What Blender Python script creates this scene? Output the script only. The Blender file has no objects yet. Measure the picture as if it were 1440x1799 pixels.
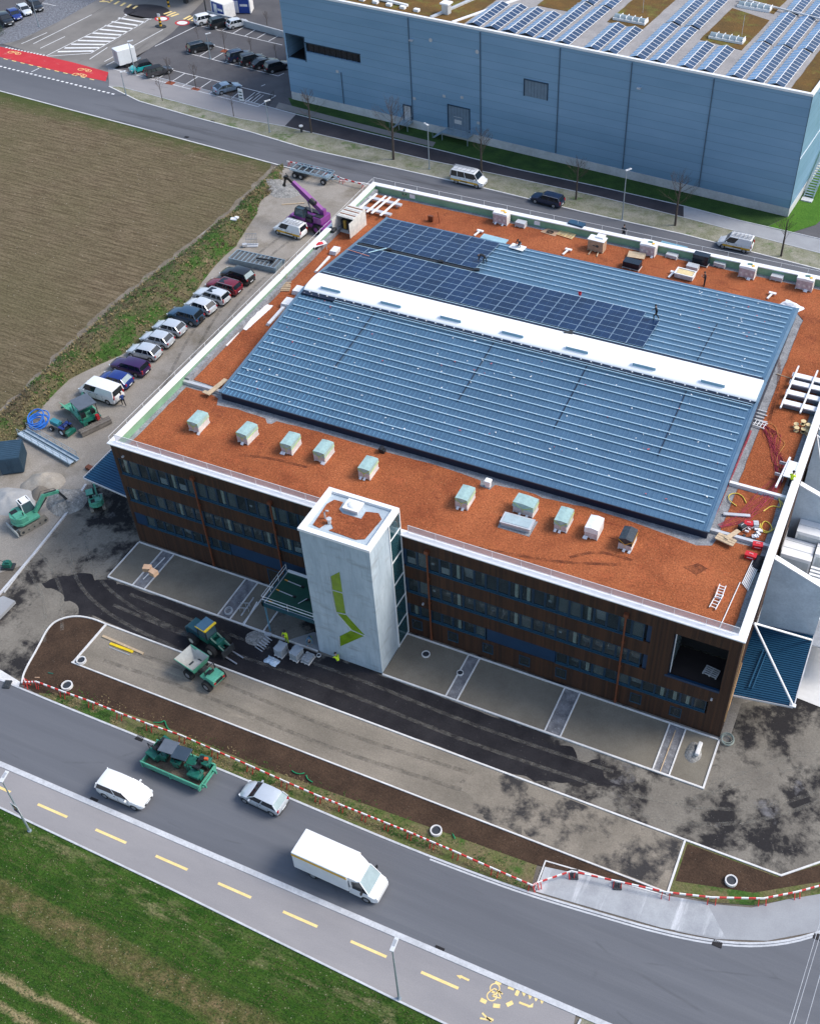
import bpy, bmesh, math, random
from mathutils import Vector, Matrix, noise as mnoise
from math import radians as RD, sin, cos, pi

# ---------------------------------------------------------------- camera, world, sun, exposure
S = bpy.context.scene
CAM = Vector((60.5682, -55.8032, 77.4841))
RX, RY, RZ = 0.7950, 0.0104, 0.4137          # surveyed from the building's own right angles
ROT = Matrix(((0.9155731325228385, -0.27472149304001164, 0.2936902113863921),
              (0.402015939488513, 0.644205386154444, -0.6506785726046095),
              (-0.010441427080869089, 0.7138119652341719, 0.7002595625116763)))
FPX, CX, CY = 1965.1687, 830.4914, 899.5
cd = bpy.data.cameras.new('camera')
cam = bpy.data.objects.new('camera', cd)
S.collection.objects.link(cam)
cam.matrix_world = Matrix.Translation(CAM) @ ROT.to_4x4()
cd.sensor_fit = 'VERTICAL'
cd.sensor_height = 24.0
cd.lens = FPX / 1799.0 * 24.0
cd.shift_x = -(CX - 720.0) / 1799.0
cd.clip_start = 0.5
cd.clip_end = 3000
S.camera = cam
S.render.resolution_x, S.render.resolution_y = 819, 1024

W = bpy.data.worlds.new('World'); S.world = W; W.use_nodes = True
wn = W.node_tree
sky = wn.nodes.new('ShaderNodeTexSky'); sky.sky_type = 'NISHITA'; sky.sun_disc = False
SUNEL, SUNAZ = RD(46), RD(62)                 # azimuth measured from +Y towards +X
sky.sun_elevation = SUNEL; sky.sun_rotation = SUNAZ
sky.dust_density = 2.0; sky.air_density = 1.2; sky.ozone_density = 1.5
wn.links.new(sky.outputs[0], wn.nodes['Background'].inputs[0])
wn.nodes['Background'].inputs[1].default_value = 0.15
sl = bpy.data.lights.new('sun', 'SUN'); sl.energy = 2.0; sl.angle = RD(22); sl.color = (1.0, 0.95, 0.88)
so = bpy.data.objects.new('sun', sl); S.collection.objects.link(so)
sdir = Vector((sin(SUNAZ) * cos(SUNEL), cos(SUNAZ) * cos(SUNEL), sin(SUNEL)))
so.rotation_euler = sdir.to_track_quat('Z', 'Y').to_euler(); so.location = (0, 0, 120)
S.view_settings.view_transform = 'Standard'; S.view_settings.look = 'None'
S.view_settings.gamma = 1.0; S.view_settings.use_curve_mapping = False
S.view_settings.exposure = 0.62
random.seed(7)

# ---------------------------------------------------------------- survey helpers: point on a level plane seen at (x, y)
def G(x, y, z=0.0):
    d = ROT @ Vector(((x - CX) / FPX, -(y - CY) / FPX, -1.0))
    t = (z - CAM.z) / d.z
    return CAM + d * t
def G2(x, y, z=0.0):
    p = G(x, y, z); return (p.x, p.y)

# ---------------------------------------------------------------- materials
MATS = {}
def _n(nt, t, **k):
    n = nt.nodes.new(t)
    for a, b in k.items(): setattr(n, a, b)
    return n
def mix(nt, fac, a, b, mode='MIX'):
    n = _n(nt, 'ShaderNodeMix', data_type='RGBA', blend_type=mode)
    for i, v in ((0, fac), (6, a), (7, b)):
        if hasattr(v, 'links'): nt.links.new(v, n.inputs[i])
        else:
            n.inputs[i].default_value = v if i == 0 else (v[0], v[1], v[2], 1)
    return n.outputs[2]
def coords(nt, stretch=(1, 1, 1), obj=False, rz=0.0):
    if obj:
        src = _n(nt, 'ShaderNodeTexCoord').outputs['Object']
    else:
        src = _n(nt, 'ShaderNodeNewGeometry').outputs['Position']
    m = _n(nt, 'ShaderNodeMapping'); m.inputs['Scale'].default_value = stretch
    m.inputs['Rotation'].default_value = (0, 0, rz)
    nt.links.new(src, m.inputs[0]); return m.outputs[0]
def noise(nt, co, scale, detail=4, rough=.6, dist=0.0):
    n = _n(nt, 'ShaderNodeTexNoise'); n.inputs['Scale'].default_value = scale
    n.inputs['Detail'].default_value = detail; n.inputs['Roughness'].default_value = rough
    n.inputs['Distortion'].default_value = dist
    nt.links.new(co, n.inputs['Vector']); return n.outputs[0]
def rng(nt, v, a, b, c=0.0, d=1.0):
    n = _n(nt, 'ShaderNodeMapRange'); nt.links.new(v, n.inputs[0])
    for i, x in enumerate((a, b, c, d)): n.inputs[i + 1].default_value = x
    return n.outputs[0]
def math_(nt, op, a, b=0.0):
    n = _n(nt, 'ShaderNodeMath', operation=op)
    for i, v in enumerate((a, b)):
        if hasattr(v, 'links'): nt.links.new(v, n.inputs[i])
        else: n.inputs[i].default_value = v
    return n.outputs[0]
def base(name):
    m = bpy.data.materials.new(name); m.use_nodes = True
    nt = m.node_tree; b = nt.nodes['Principled BSDF']; MATS[name] = m
    return m, nt, b
def bump(nt, b, h, strength, dist=.02):
    n = _n(nt, 'ShaderNodeBump'); n.inputs['Strength'].default_value = strength
    n.inputs['Distance'].default_value = dist
    nt.links.new(h, n.inputs['Height']); nt.links.new(n.outputs[0], b.inputs['Normal'])
def mat(name, c, rough=.6, metal=0.0, var=.12, scale=1.5, obj=True, spec=.5, coat=0.0, bmp=0.0):
    """plain surface with a little dirt and unevenness"""
    if name in MATS: return MATS[name]
    m, nt, b = base(name)
    co = coords(nt, obj=obj)
    f = rng(nt, noise(nt, co, scale, 5, .65), .3, .7, 1 - var, 1 + var)
    g = rng(nt, noise(nt, co, scale * 7, 3), .3, .7, 1 - var * .5, 1 + var * .5)
    k = math_(nt, 'MULTIPLY', f, g)
    cc = _n(nt, 'ShaderNodeCombineColor')
    for i in range(3): nt.links.new(math_(nt, 'MULTIPLY', k, c[i]), cc.inputs[i])
    nt.links.new(cc.outputs[0], b.inputs['Base Color'])
    b.inputs['Roughness'].default_value = rough; b.inputs['Metallic'].default_value = metal
    b.inputs['Specular IOR Level'].default_value = spec
    if coat: b.inputs['Coat Weight'].default_value = coat; b.inputs['Coat Roughness'].default_value = .08
    if bmp: bump(nt, b, noise(nt, co, scale * 10, 3), bmp)
    return m
def gmat(name, c1, c2, s=.35, stretch=(1, 1, 1), fine=(9, .25), patches=(), specks=(), bmp=.4, bd=.04, rough=.95, spec=.2, rz=0.0):
    """ground or granular surface: two tones, grain, patches with their own outline and bright specks"""
    m, nt, b = base(name)
    co = coords(nt, stretch, rz=rz); iso = coords(nt)
    col = mix(nt, rng(nt, noise(nt, co, s, 6, .65), .35, .65), c1, c2)
    for (pc, ps, lo, hi, pst) in patches:
        pco = coords(nt, pst, rz=rz)
        col = mix(nt, rng(nt, noise(nt, pco, ps, 8, .68, .12), lo, hi), col, pc)
    fn = noise(nt, coords(nt, stretch, rz=rz) if fine[0] < 0 else iso, abs(fine[0]), 4, .75)
    k = rng(nt, fn, .25, .75, 1 - fine[1], 1 + fine[1])
    cc = _n(nt, 'ShaderNodeCombineColor')
    for i in range(3): nt.links.new(k, cc.inputs[i])
    col = mix(nt, 1.0, col, cc.outputs[0], 'MULTIPLY')
    for (sc, scol, th) in specks:
        v = _n(nt, 'ShaderNodeTexVoronoi'); v.inputs['Scale'].default_value = sc
        nt.links.new(iso, v.inputs['Vector'])
        col = mix(nt, rng(nt, v.outputs['Distance'], th * .6, th, 1, 0), col, scol)
    nt.links.new(col, b.inputs['Base Color'])
    b.inputs['Roughness'].default_value = rough; b.inputs['Specular IOR Level'].default_value = spec
    if bmp: bump(nt, b, fn, bmp, bd)
    return m

SPLIT = set('substrate_track wing_wall wing_coping verge_flashing blue_panel wall_downpipe roof_ductwork wall_fitting wall_lamp canopy_strut dock_strut roof_upstand expansion_joint skylight_kerb moss_bed red_substrate coping hall_fascia timber_cladding parapet_lining stabiliser guard_rail_foot canopy_post rolled_gutter window_strip bumper tower_coping vent_pipe'.split())
# ---------------------------------------------------------------- mesh collector
class MB:
    def __init__(s): s.v = []; s.f = []; s.mi = []; s.T = Matrix.Identity(4)
    def add(s, vs, fs, m=0):
        o = len(s.v); s.v += [s.T @ Vector(p) for p in vs]
        s.f += [tuple(i + o for i in f) for f in fs]; s.mi += [m] * len(fs)
    def box(s, x0, x1, y0, y1, z0, z1, m=0):
        vs = [(x, y, z) for z in (z0, z1) for y in (y0, y1) for x in (x0, x1)]
        s.add(vs, [(0, 2, 3, 1), (4, 5, 7, 6), (0, 1, 5, 4), (2, 6, 7, 3), (0, 4, 6, 2), (1, 3, 7, 5)], m)
    def ob(s, c, d, rz=0.0, m=0, rx=0.0, ry=0.0):
        old = s.T
        s.T = old @ Matrix.Translation(c) @ Matrix.Rotation(rz, 4, 'Z') @ Matrix.Rotation(ry, 4, 'Y') @ Matrix.Rotation(rx, 4, 'X')
        s.box(-d[0] / 2, d[0] / 2, -d[1] / 2, d[1] / 2, -d[2] / 2, d[2] / 2, m); s.T = old
    def bar(s, a, b, w, h, m=0):
        a, b = Vector(a), Vector(b); d = b - a; L = d.length
        if L < 1e-6: return
        x = d / L; up = Vector((0, 0, 1)) if abs(x.z) < .95 else Vector((0, 1, 0))
        y = up.cross(x).normalized(); z = x.cross(y)
        vs = [a + y * sy * w / 2 + z * sz * h / 2 + x * q for q in (0, L) for sy in (-1, 1) for sz in (-1, 1)]
        s.add(vs, [(0, 1, 3, 2), (4, 6, 7, 5), (0, 4, 5, 1), (2, 3, 7, 6), (0, 2, 6, 4), (1, 5, 7, 3)], m)
    def poly(s, pts, m=0): s.add(pts, [tuple(range(len(pts)))], m)
    def prism(s, pts, z0, z1, m=0):
        n = len(pts); a = sum(pts[i][0] * pts[(i + 1) % n][1] - pts[(i + 1) % n][0] * pts[i][1] for i in range(n))
        if a < 0: pts = pts[::-1]
        s.add([(p[0], p[1], z0) for p in pts] + [(p[0], p[1], z1) for p in pts],
              [tuple(range(n))[::-1], tuple(range(n, 2 * n))] + [(i, (i + 1) % n, n + (i + 1) % n, n + i) for i in range(n)], m)
    def xz(s, pts, y0, y1, m=0):     # outline in x-z, thickness in y
        n = len(pts); a = sum(pts[i][0] * pts[(i + 1) % n][1] - pts[(i + 1) % n][0] * pts[i][1] for i in range(n))
        if a < 0: pts = pts[::-1]
        s.add([(p[0], y0, p[1]) for p in pts] + [(p[0], y1, p[1]) for p in pts],
              [tuple(range(n)), tuple(range(n, 2 * n))[::-1]] + [((i + 1) % n, i, n + i, n + (i + 1) % n) for i in range(n)], m)
    def ring(s, secs, m=0, caps=True, closed=False):
        n = len(secs[0]); vs = [p for q in secs for p in q]; fs = []
        K = len(secs)
        for k in range(K if closed else K - 1):
            a, b = k * n, ((k + 1) % K) * n
            for i in range(n): fs.append((a + i, a + (i + 1) % n, b + (i + 1) % n, b + i))
        if caps and not closed: fs += [tuple(range(n))[::-1], tuple((K - 1) * n + i for i in range(n))]
        s.add(vs, fs, m)
    def tube(s, pts, r, n=6, m=0, closed=False):
        pts = [Vector(p) for p in pts]; K = len(pts); rr = r if isinstance(r, (list, tuple)) else [r] * K
        secs = []
        for i, p in enumerate(pts):
            if closed: d = pts[(i + 1) % K] - pts[i - 1]
            else: d = pts[min(i + 1, K - 1)] - pts[max(i - 1, 0)]
            if d.length < 1e-6: d = Vector((0, 0, 1))
            d.normalize(); up = Vector((0, 0, 1)) if abs(d.z) < .9 else Vector((1, 0, 0))
            a = up.cross(d).normalized(); b = d.cross(a)
            secs.append([p + (a * cos(2 * pi * j / n) + b * sin(2 * pi * j / n)) * rr[i] for j in range(n)])
        s.ring(secs, m, closed=closed)
    def cyl(s, a, b, r0, r1=None, n=12, m=0): s.tube([a, b], [r0, r0 if r1 is None else r1], n, m)
    def ball(s, c, r, m=0, n=8, sc=(1, 1, 1)):
        secs = []
        for i in range(n // 2 + 1):
            t = pi * (i / (n // 2)); rr = max(sin(t), .02) * r
            secs.append([(c[0] + cos(2 * pi * j / n) * rr * sc[0], c[1] + sin(2 * pi * j / n) * rr * sc[1], c[2] - cos(t) * r * sc[2]) for j in range(n)])
        s.ring(secs, m)
    def build(s, name, mats, parent=None, smooth=None, bevel=0.0, loc=None, rot=None):
        if name in SPLIT:
            # one object for each piece that stands apart
            par = list(range(len(s.v)))
            def find(i):
                while par[i] != i: par[i] = par[par[i]]; i = par[i]
                return i
            for f in s.f:
                for i in f[1:]: par[find(i)] = find(f[0])
            isl = {}
            for f, m in zip(s.f, s.mi): isl.setdefault(find(f[0]), []).append((f, m))
            cl = []
            for fs in isl.values():
                P = [s.v[i] for f, _ in fs for i in f]
                lo = [min(p[k] for p in P) - .06 for k in range(3)]; hi = [max(p[k] for p in P) + .06 for k in range(3)]
                hit = [c for c in cl if all(c[0][k] <= hi[k] and lo[k] <= c[1][k] for k in range(3))]
                for c in hit:
                    cl.remove(c); lo = [min(a, b) for a, b in zip(lo, c[0])]; hi = [max(a, b) for a, b in zip(hi, c[1])]; fs = fs + c[2]
                cl.append((lo, hi, fs))
            first = None
            if len(cl) > 1:
                for lo, hi, fs in cl:
                    q = MB(); mp = {}
                    for f, m in fs:
                        for i in f:
                            if i not in mp: mp[i] = len(q.v); q.v.append(s.v[i])
                        q.f.append(tuple(mp[i] for i in f)); q.mi.append(m)
                    SPLIT.discard(name); o = q.build(name, mats, parent, smooth, bevel, loc, rot); SPLIT.add(name); first = first or o
                return first
        me = bpy.data.meshes.new(name); me.from_pydata([tuple(p) for p in s.v], [], s.f)
        if not isinstance(mats, (list, tuple)): mats = [mats]
        for m in mats: me.materials.append(m)
        me.polygons.foreach_set('material_index', s.mi)
        if smooth is not None:
            me.polygons.foreach_set('use_smooth', [True] * len(me.polygons))
            me.set_sharp_from_angle(angle=RD(smooth))
        me.update()
        o = bpy.data.objects.new(name, me); S.collection.objects.link(o)
        if parent: o.parent = parent
        if loc: o.location = loc
        if rot: o.rotation_euler = rot
        if bevel:
            bv = o.modifiers.new('bevel', 'BEVEL'); bv.width = bevel; bv.segments = 2; bv.limit_method = 'ANGLE'
        return o
def tag(o, label=None, cat=None, group=None, kind=None):
    if label: o['label'] = label
    if cat: o['category'] = cat
    if group: o['group'] = group
    if kind: o['kind'] = kind
    return o
def empty(name, loc=(0, 0, 0), rz=0.0, label=None, cat=None, group=None):
    o = bpy.data.objects.new(name, None); S.collection.objects.link(o)
    o.location = loc; o.rotation_euler = (0, 0, rz); o.empty_display_size = .3
    return tag(o, label, cat, group)
def copy_tree(o, parent=None):
    c = o.copy(); S.collection.objects.link(c); c.parent = parent
    for k in ('label', 'category', 'group'):
        if parent is None and k in c: del c[k]
    for ch in [q for q in KIDS.get(o.name, [])]: copy_tree(ch, c)
    return c
KIDS = {}
def index_kids():
    KIDS.clear()
    for q in S.collection.objects:
        if q.parent: KIDS.setdefault(q.parent.name, []).append(q)
def struct(name, mb, m, **k): return tag(mb.build(name, m, **k), kind='structure')
def sheet(name, pts, z, m, kind='structure'):
    from mathutils.geometry import tessellate_polygon
    P = [Vector((p[0], p[1], z)) for p in pts]; mb = MB(); tr = tessellate_polygon([P]); fs = []
    for a, b_, c in tr:
        n = (P[b_] - P[a]).cross(P[c] - P[a]).z
        if abs(n) > 1e-9: fs.append((a, b_, c) if n > 0 else (a, c, b_))
    mb.add(P, fs); o = mb.build(name, m)
    return tag(o, kind=kind)
def PX(pts, z=0.0): return [G2(x, y, z) for x, y in pts]
def arc(cx_, cy_, r, a0, a1, n=16): return [(cx_ + r * cos(RD(a0 + (a1 - a0) * i / n)), cy_ + r * sin(RD(a0 + (a1 - a0) * i / n))) for i in range(n + 1)]
def smooth_path(pts, it=2):
    for _ in range(it):
        q = [pts[0]]
        for a, b in zip(pts, pts[1:]):
            q += [tuple(.75 * i + .25 * j for i, j in zip(a, b)), tuple(.25 * i + .75 * j for i, j in zip(a, b))]
        pts = q + [pts[-1]]
    return pts
def strip(mb, pts, w, z0, z1, m=0, closed=False):
    P = [Vector((p[0], p[1], 0)) for p in pts]; K = len(P); secs = []
    for i, p in enumerate(P):
        if closed: d0, d1 = P[i] - P[i - 1], P[(i + 1) % K] - P[i]
        else: d0 = P[i] - P[i - 1] if i else P[1] - P[0]; d1 = P[i + 1] - P[i] if i < K - 1 else P[i] - P[i - 1]
        d0.normalize(); d1.normalize(); t = (d0 + d1).normalized(); nrm = Vector((-t.y, t.x, 0))
        h = w / 2 / max(.4, nrm.dot(Vector((-d0.y, d0.x, 0))))
        a, b = p + nrm * h, p - nrm * h
        secs.append([(a.x, a.y, z0), (b.x, b.y, z0), (b.x, b.y, z1), (a.x, a.y, z1)])
    mb.ring(secs, m, closed=closed)
# ================================================================ SETTING: ground, roads, field
m_soil = gmat('bare_ground', (.19, .165, .135), (.12, .105, .09), .25, fine=(6, .3), specks=((5, (.38, .36, .33), .12),))
m_gravelyard = gmat('yard_gravel', (.33, .30, .265), (.25, .225, .195), .18, fine=(7, .28),
                    patches=(((.19, .165, .13), .12, .52, .66, (1, 1, 1)),), specks=((4, (.55, .53, .5), .1),))
m_tar = gmat('tar_patched_ground', (.215, .195, .165), (.15, .135, .115), .3, fine=(6, .28),
             patches=(((.026, .024, .025), .20, .478, .565, (1, 1, 1)), ((.16, .155, .16), .17, .60, .68, (1, 1, 1))), specks=((3.5, (.4, .38, .35), .07),))
m_blacktar = gmat('fresh_black_base', (.016, .015, .018), (.03, .028, .031), .4, fine=(8, .4),
                  patches=(((.13, .12, .105), .12, .64, .70, (1, 1, 1)),), specks=((2.2, (.2, .19, .18), .06),))
m_bay = gmat('levelled_gravel_bay', (.205, .185, .150), (.16, .143, .115), .35, fine=(11, .2), specks=((3.5, (.34, .32, .29), .05),))
m_isl = gmat('compacted_gravel', (.27, .235, .19), (.18, .158, .128), .28, (.5, 1, 1), fine=(8, .25), specks=((4, (.5, .47, .43), .07),),
             patches=(((.36, .31, .24), .2, .6, .72, (.2, 1.6, 1)),))
m_isl2 = gmat('compacted_gravel_tarred', (.27, .235, .19), (.18, .158, .128), .28, fine=(8, .25),
             patches=(((.045, .042, .042), .26, .48, .585, (1, 1, 1)),), specks=((4, (.45, .43, .4), .07),))
m_earth = gmat('dark_topsoil', (.075, .046, .030), (.045, .028, .019), .5, fine=(6, .45), specks=((3.2, (.34, .30, .26), .06),), bmp=.7, bd=.08)
m_verge = gmat('rough_verge', (.10, .125, .035), (.17, .135, .075), .5, fine=(5, .5),
               patches=(((.05, .11, .02), .35, .52, .62, (1, 1, 1)),), specks=((4, (.4, .38, .3), .07),), bmp=.8, bd=.1)
m_asph = gmat('road_asphalt', (.128, .134, .15), (.108, .113, .128), .12, (.12, 1, 1), fine=(14, .14), bmp=.15, bd=.01, rough=.8, spec=.35,
              patches=(((.158, .163, .178), .10, .5, .75, (.1, 1.2, 1)),))
def wheel_tracks(m):
    nt = m.node_tree; b = nt.nodes['Principled BSDF']; col = b.inputs['Base Color'].links[0].from_socket
    sep = _n(nt, 'ShaderNodeSeparateXYZ'); nt.links.new(coords(nt), sep.inputs[0])
    yy = math_(nt, 'ADD', sep.outputs[1], rng(nt, noise(nt, coords(nt, (.08, .3, 1)), .5, 3), .3, .7, -.25, .25))
    w = math_(nt, 'SINE', math_(nt, 'MULTIPLY', math_(nt, 'ADD', yy, 25.4), 3.45))
    k = rng(nt, w, .2, 1, 0, .28); c = mix(nt, k, col, (.095, .10, .113))
    st = rng(nt, noise(nt, coords(nt, (.05, 2.2, 1)), 1.2, 6, .7), .5, .75, 0, .35); c = mix(nt, st, c, (.17, .173, .185))
    v = _n(nt, 'ShaderNodeTexVoronoi', feature='DISTANCE_TO_EDGE'); v.inputs['Scale'].default_value = .16; nt.links.new(coords(nt, (.35, 1, 1)), v.inputs['Vector'])
    ck = math_(nt, 'MULTIPLY', rng(nt, v.outputs['Distance'], .0, .012, 1, 0), rng(nt, noise(nt, coords(nt), .3, 3), .5, .6, 0, .3)); c = mix(nt, ck, c, (.05, .052, .058))
    nt.links.new(c, b.inputs['Base Color'])
wheel_tracks(m_asph)
m_asph2 = gmat('back_road_asphalt', (.135, .138, .152), (.10, .103, .115), .14, (.15, 1, 1), fine=(14, .14), bmp=.15, bd=.01, rough=.75, spec=.4, rz=.06,
               patches=(((.05, .05, .056), .12, .58, .7, (.12, 1.5, 1)),))
m_path = gmat('footway_asphalt', (.30, .285, .285), (.25, .24, .245), .25, (.3, 1, 1), fine=(14, .13), bmp=.12, bd=.01, rough=.85,
              patches=(((.13, .125, .13), .3, .62, .78, (.3, 1.4, 1)),))
m_darkpath = gmat('damp_path_asphalt', (.05, .046, .052), (.032, .03, .035), .3, fine=(12, .2), bmp=.15, bd=.01, rough=.7)
m_park = gmat('car_park_asphalt', (.115, .112, .118), (.085, .083, .09), .18, fine=(10, .2), bmp=.12, bd=.01)
m_conc = gmat('road_concrete', (.235, .22, .205), (.17, .16, .15), .12, (1, 1, 1), fine=(8, .15), bmp=.1, bd=.01,
              patches=(((.11, .105, .1), .15, .56, .68, (2.2, .25, 1)),), rz=-.35)
m_kerb = gmat('kerb_stone', (.56, .57, .59), (.44, .45, .47), .8, fine=(6, .18), bmp=.1)
m_kerbl = gmat('pale_edging', (.72, .71, .70), (.58, .57, .56), .9, fine=(6, .15), bmp=.1)
m_red = gmat('red_road_coat', (.52, .045, .055), (.46, .035, .045), .4, fine=(7, .15), bmp=.1, patches=(((.5, .16, .15), .7, .58, .75, (1, 1, 1)),))
m_white = gmat('white_road_paint', (.78, .78, .78), (.62, .62, .62), 1.2, fine=(6, .15), bmp=0)
m_yel = gmat('yellow_road_paint', (.80, .60, .20), (.70, .50, .15), 1.2, fine=(6, .15), bmp=0)
m_yel2 = gmat('pale_yellow_paint', (.86, .66, .30), (.78, .58, .24), 1.2, fine=(6, .12), bmp=0)
m_peb = gmat('grey_rockery', (.24, .25, .28), (.13, .135, .15), 2.2, fine=(4, .6), bmp=1, bd=.2)
m_dryv = gmat('dry_gravel_verge', (.30, .285, .23), (.16, .17, .10), .5, fine=(5, .45), patches=(((.07, .13, .03), .22, .58, .68, (1, 1, 1)),), bmp=.8, bd=.08)
m_lawn = gmat('dark_lawn', (.022, .052, .014), (.04, .085, .018), .5, fine=(6, .4), bmp=.8, bd=.08)
m_lawn2 = gmat('bright_lawn', (.045, .125, .012), (.07, .165, .018), .5, fine=(5, .4), bmp=.8, bd=.1, patches=(((.035, .10, .015), .5, .55, .7, (1, 1, 1)),))

# ploughed field: furrows run along the road
def field_mat():
    m, nt, b = base('ploughed_soil')
    co = coords(nt, (.16, 1.7, 1), rz=.035); iso = coords(nt)
    n1 = noise(nt, co, 1.6, 6, .75)
    c = mix(nt, rng(nt, n1, .32, .68), (.082, .060, .034), (.285, .225, .145))
    c = mix(nt, rng(nt, noise(nt, iso, .06, 4), .4, .65, 0, .55), c, (.15, .135, .07))
    n2 = noise(nt, coords(nt, (.8, 1.6, 1)), 3.2, 5, .8)
    k = rng(nt, n2, .3, .7, .42, 1.55); cc = _n(nt, 'ShaderNodeCombineColor')
    for i in range(3): nt.links.new(k, cc.inputs[i])
    c = mix(nt, 1.0, c, cc.outputs[0], 'MULTIPLY')
    sep = _n(nt, 'ShaderNodeSeparateXYZ'); nt.links.new(iso, sep.inputs[0])
    yw = math_(nt, 'ADD', sep.outputs[1], math_(nt, 'MULTIPLY', sep.outputs[0], .04))
    st = math_(nt, 'SINE', math_(nt, 'MULTIPLY', yw, 7.3))
    c = mix(nt, rng(nt, st, .3, 1, 0, .30), c, (.08, .055, .03))
    # green fringe by the road
    c = mix(nt, rng(nt, math_(nt, 'ADD', yw, rng(nt, noise(nt, iso, .5, 4), .3, .7, -1.5, 1.5)), 67, 71, 0, .9), c, (.075, .10, .03))
    v = _n(nt, 'ShaderNodeTexVoronoi'); v.inputs['Scale'].default_value = 1.1; nt.links.new(iso, v.inputs['Vector'])
    c = mix(nt, rng(nt, v.outputs['Distance'], .03, .06, 1, 0), c, (.7, .66, .58))
    nt.links.new(c, b.inputs['Base Color']); b.inputs['Roughness'].default_value = 1
    b.inputs['Specular IOR Level'].default_value = .1
    bump(nt, b, math_(nt, 'ADD', n2, n1), 1.0, .25)
    return m
m_field = field_mat()
# grass field in the foreground with mown bands parallel to the road
def grass_mat():
    m, nt, b = base('striped_grass')
    iso = coords(nt); sep = _n(nt, 'ShaderNodeSeparateXYZ'); nt.links.new(iso, sep.inputs[0])
    w_ = rng(nt, noise(nt, coords(nt, (.5, 1, 1)), .9, 5, .7), .3, .7, -.32, .32)
    y = math_(nt, 'ADD', math_(nt, 'ADD', sep.outputs[1], math_(nt, 'MULTIPLY', sep.outputs[0], GSL)), w_)
    fine = noise(nt, coords(nt, (1, 1.5, 1)), 5, 6, .8)
    g = mix(nt, rng(nt, noise(nt, iso, .6, 5), .35, .65), (.020, .058, .008), (.045, .095, .015))
    d = mix(nt, rng(nt, noise(nt, iso, 1.1, 5), .4, .6), (.165, .125, .062), (.075, .075, .026))
    row_ = math_(nt, 'SINE', math_(nt, 'MULTIPLY', y, 9.5))
    g = mix(nt, rng(nt, row_, .2, 1, 0, .45), g, (.060, .085, .022))
    def band(a, bb, soft=.5):
        return math_(nt, 'MULTIPLY', rng(nt, y, a, a + soft, 0, 1), rng(nt, y, bb - soft, bb, 1, 0))
    c = mix(nt, math_(nt, 'MULTIPLY', band(-35.2, -32.5, .7), rng(nt, noise(nt, coords(nt, (.5, 1, 1)), 1.6, 5, .75), .35, .6, .45, 1)), g, d)
    c = mix(nt, math_(nt, 'MULTIPLY', band(-38.85, -38.15, .3), .9), c, (.27, .215, .115))
    c = mix(nt, math_(nt, 'MULTIPLY', band(-40.5, -39.8, .3), .9), c, (.27, .215, .115))
    c = mix(nt, math_(nt, 'MULTIPLY', band(-31.0, -28.2, .9), rng(nt, noise(nt, coords(nt, (.35, 1, 1)), .9, 6, .75), .5, .68, 0, .7)), c, (.26, .215, .12))
    k = rng(nt, fine, .32, .68, .35, 1.85); cc = _n(nt, 'ShaderNodeCombineColor')
    for i in range(3): nt.links.new(k, cc.inputs[i])
    c = mix(nt, 1.0, c, cc.outputs[0], 'MULTIPLY')
    v = _n(nt, 'ShaderNodeTexVoronoi'); v.inputs['Scale'].default_value = 3.0; nt.links.new(iso, v.inputs['Vector'])
    c = mix(nt, rng(nt, v.outputs['Distance'], .06, .13, .8, 0), c, (.42, .40, .28))
    nt.links.new(c, b.inputs['Base Color']); b.inputs['Roughness'].default_value = 1
    b.inputs['Specular IOR Level'].default_value = .1
    bump(nt, b, fine, 1.0, .12)
    return m
GSL = 0.035
m_grass = grass_mat()

sheet('ground', [(-400, -300), (400, -300), (400, 500), (-400, 500)], -.03, m_soil)
# far-side tarmac that everything behind the road stands on
sheet('works_yard', [(-400, 82), (300, 70), (300, 400), (-400, 400)], -.02, m_park)
sheet('ploughed_field', [(-300, 89.5)] + PX([(-40, 152), (0, 160), (250, 225), (400, 262), (478, 283)]) + [(-25.9, 66), (-26.6, 47.4), (-25.9, 28), (-25.6, 9.7), (-27, 0), (-34, -30), (-300, -60)], -.01, m_field)
# site yard
sheet('gravel_yard', [(-27, 70.5), (-12.8, 71.3), (56, 66), (58, 46), (90, 46), (90, -2), (-4, -2), (-11.5, -11), (-30, -25), (-30, 0)], -.012, m_gravelyard)
sheet('patched_forecourt', PX([(245, 870), (150, 850), (0, 1050), (-40, 1105), (-60, 1175), (36, 1192), (60, 1215)]) + [(3.4, -17), (57.2, -15), (64.6, -10.1), (69, -6.5), (90, 2), (90, 7), (62, 7), (58, 4), (58, -.5)], -.004, m_tar)
def wob2(pts, amp, step=.2, sc=.55):
    out = []
    for i, p in enumerate(pts):
        q = pts[(i + 1) % len(pts)]; n = max(1, int(math.hypot(q[0] - p[0], q[1] - p[1]) / step))
        for k in range(n):
            t = k / n; x, y = p[0] + (q[0] - p[0]) * t, p[1] + (q[1] - p[1]) * t
            f = amp(x, y) if callable(amp) else amp
            out.append((x + f * (mnoise.noise((x * sc, y * sc, 1)) + .25 * mnoise.noise((x * 1.6, y * 1.6, 1))), y + f * (mnoise.noise((x * sc, y * sc, 9)) + .25 * mnoise.noise((x * 1.6, y * 1.6, 9)))))
    return out
sheet('black_base_lane', wob2([(-1.5, -5.6), (6, -5.35), (33, -5.35), (44, -5.5), (50, -6.6), (51, -8.0), (45, -9.4), (43, -9.95), (8, -9.95), (3, -9.7), (-2, -9.2), (-4.5, -8), (-4, -6.5)], lambda x, y: 1.0 if x > 44 or x < 1.5 else .12), .002, m_blacktar)

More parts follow.
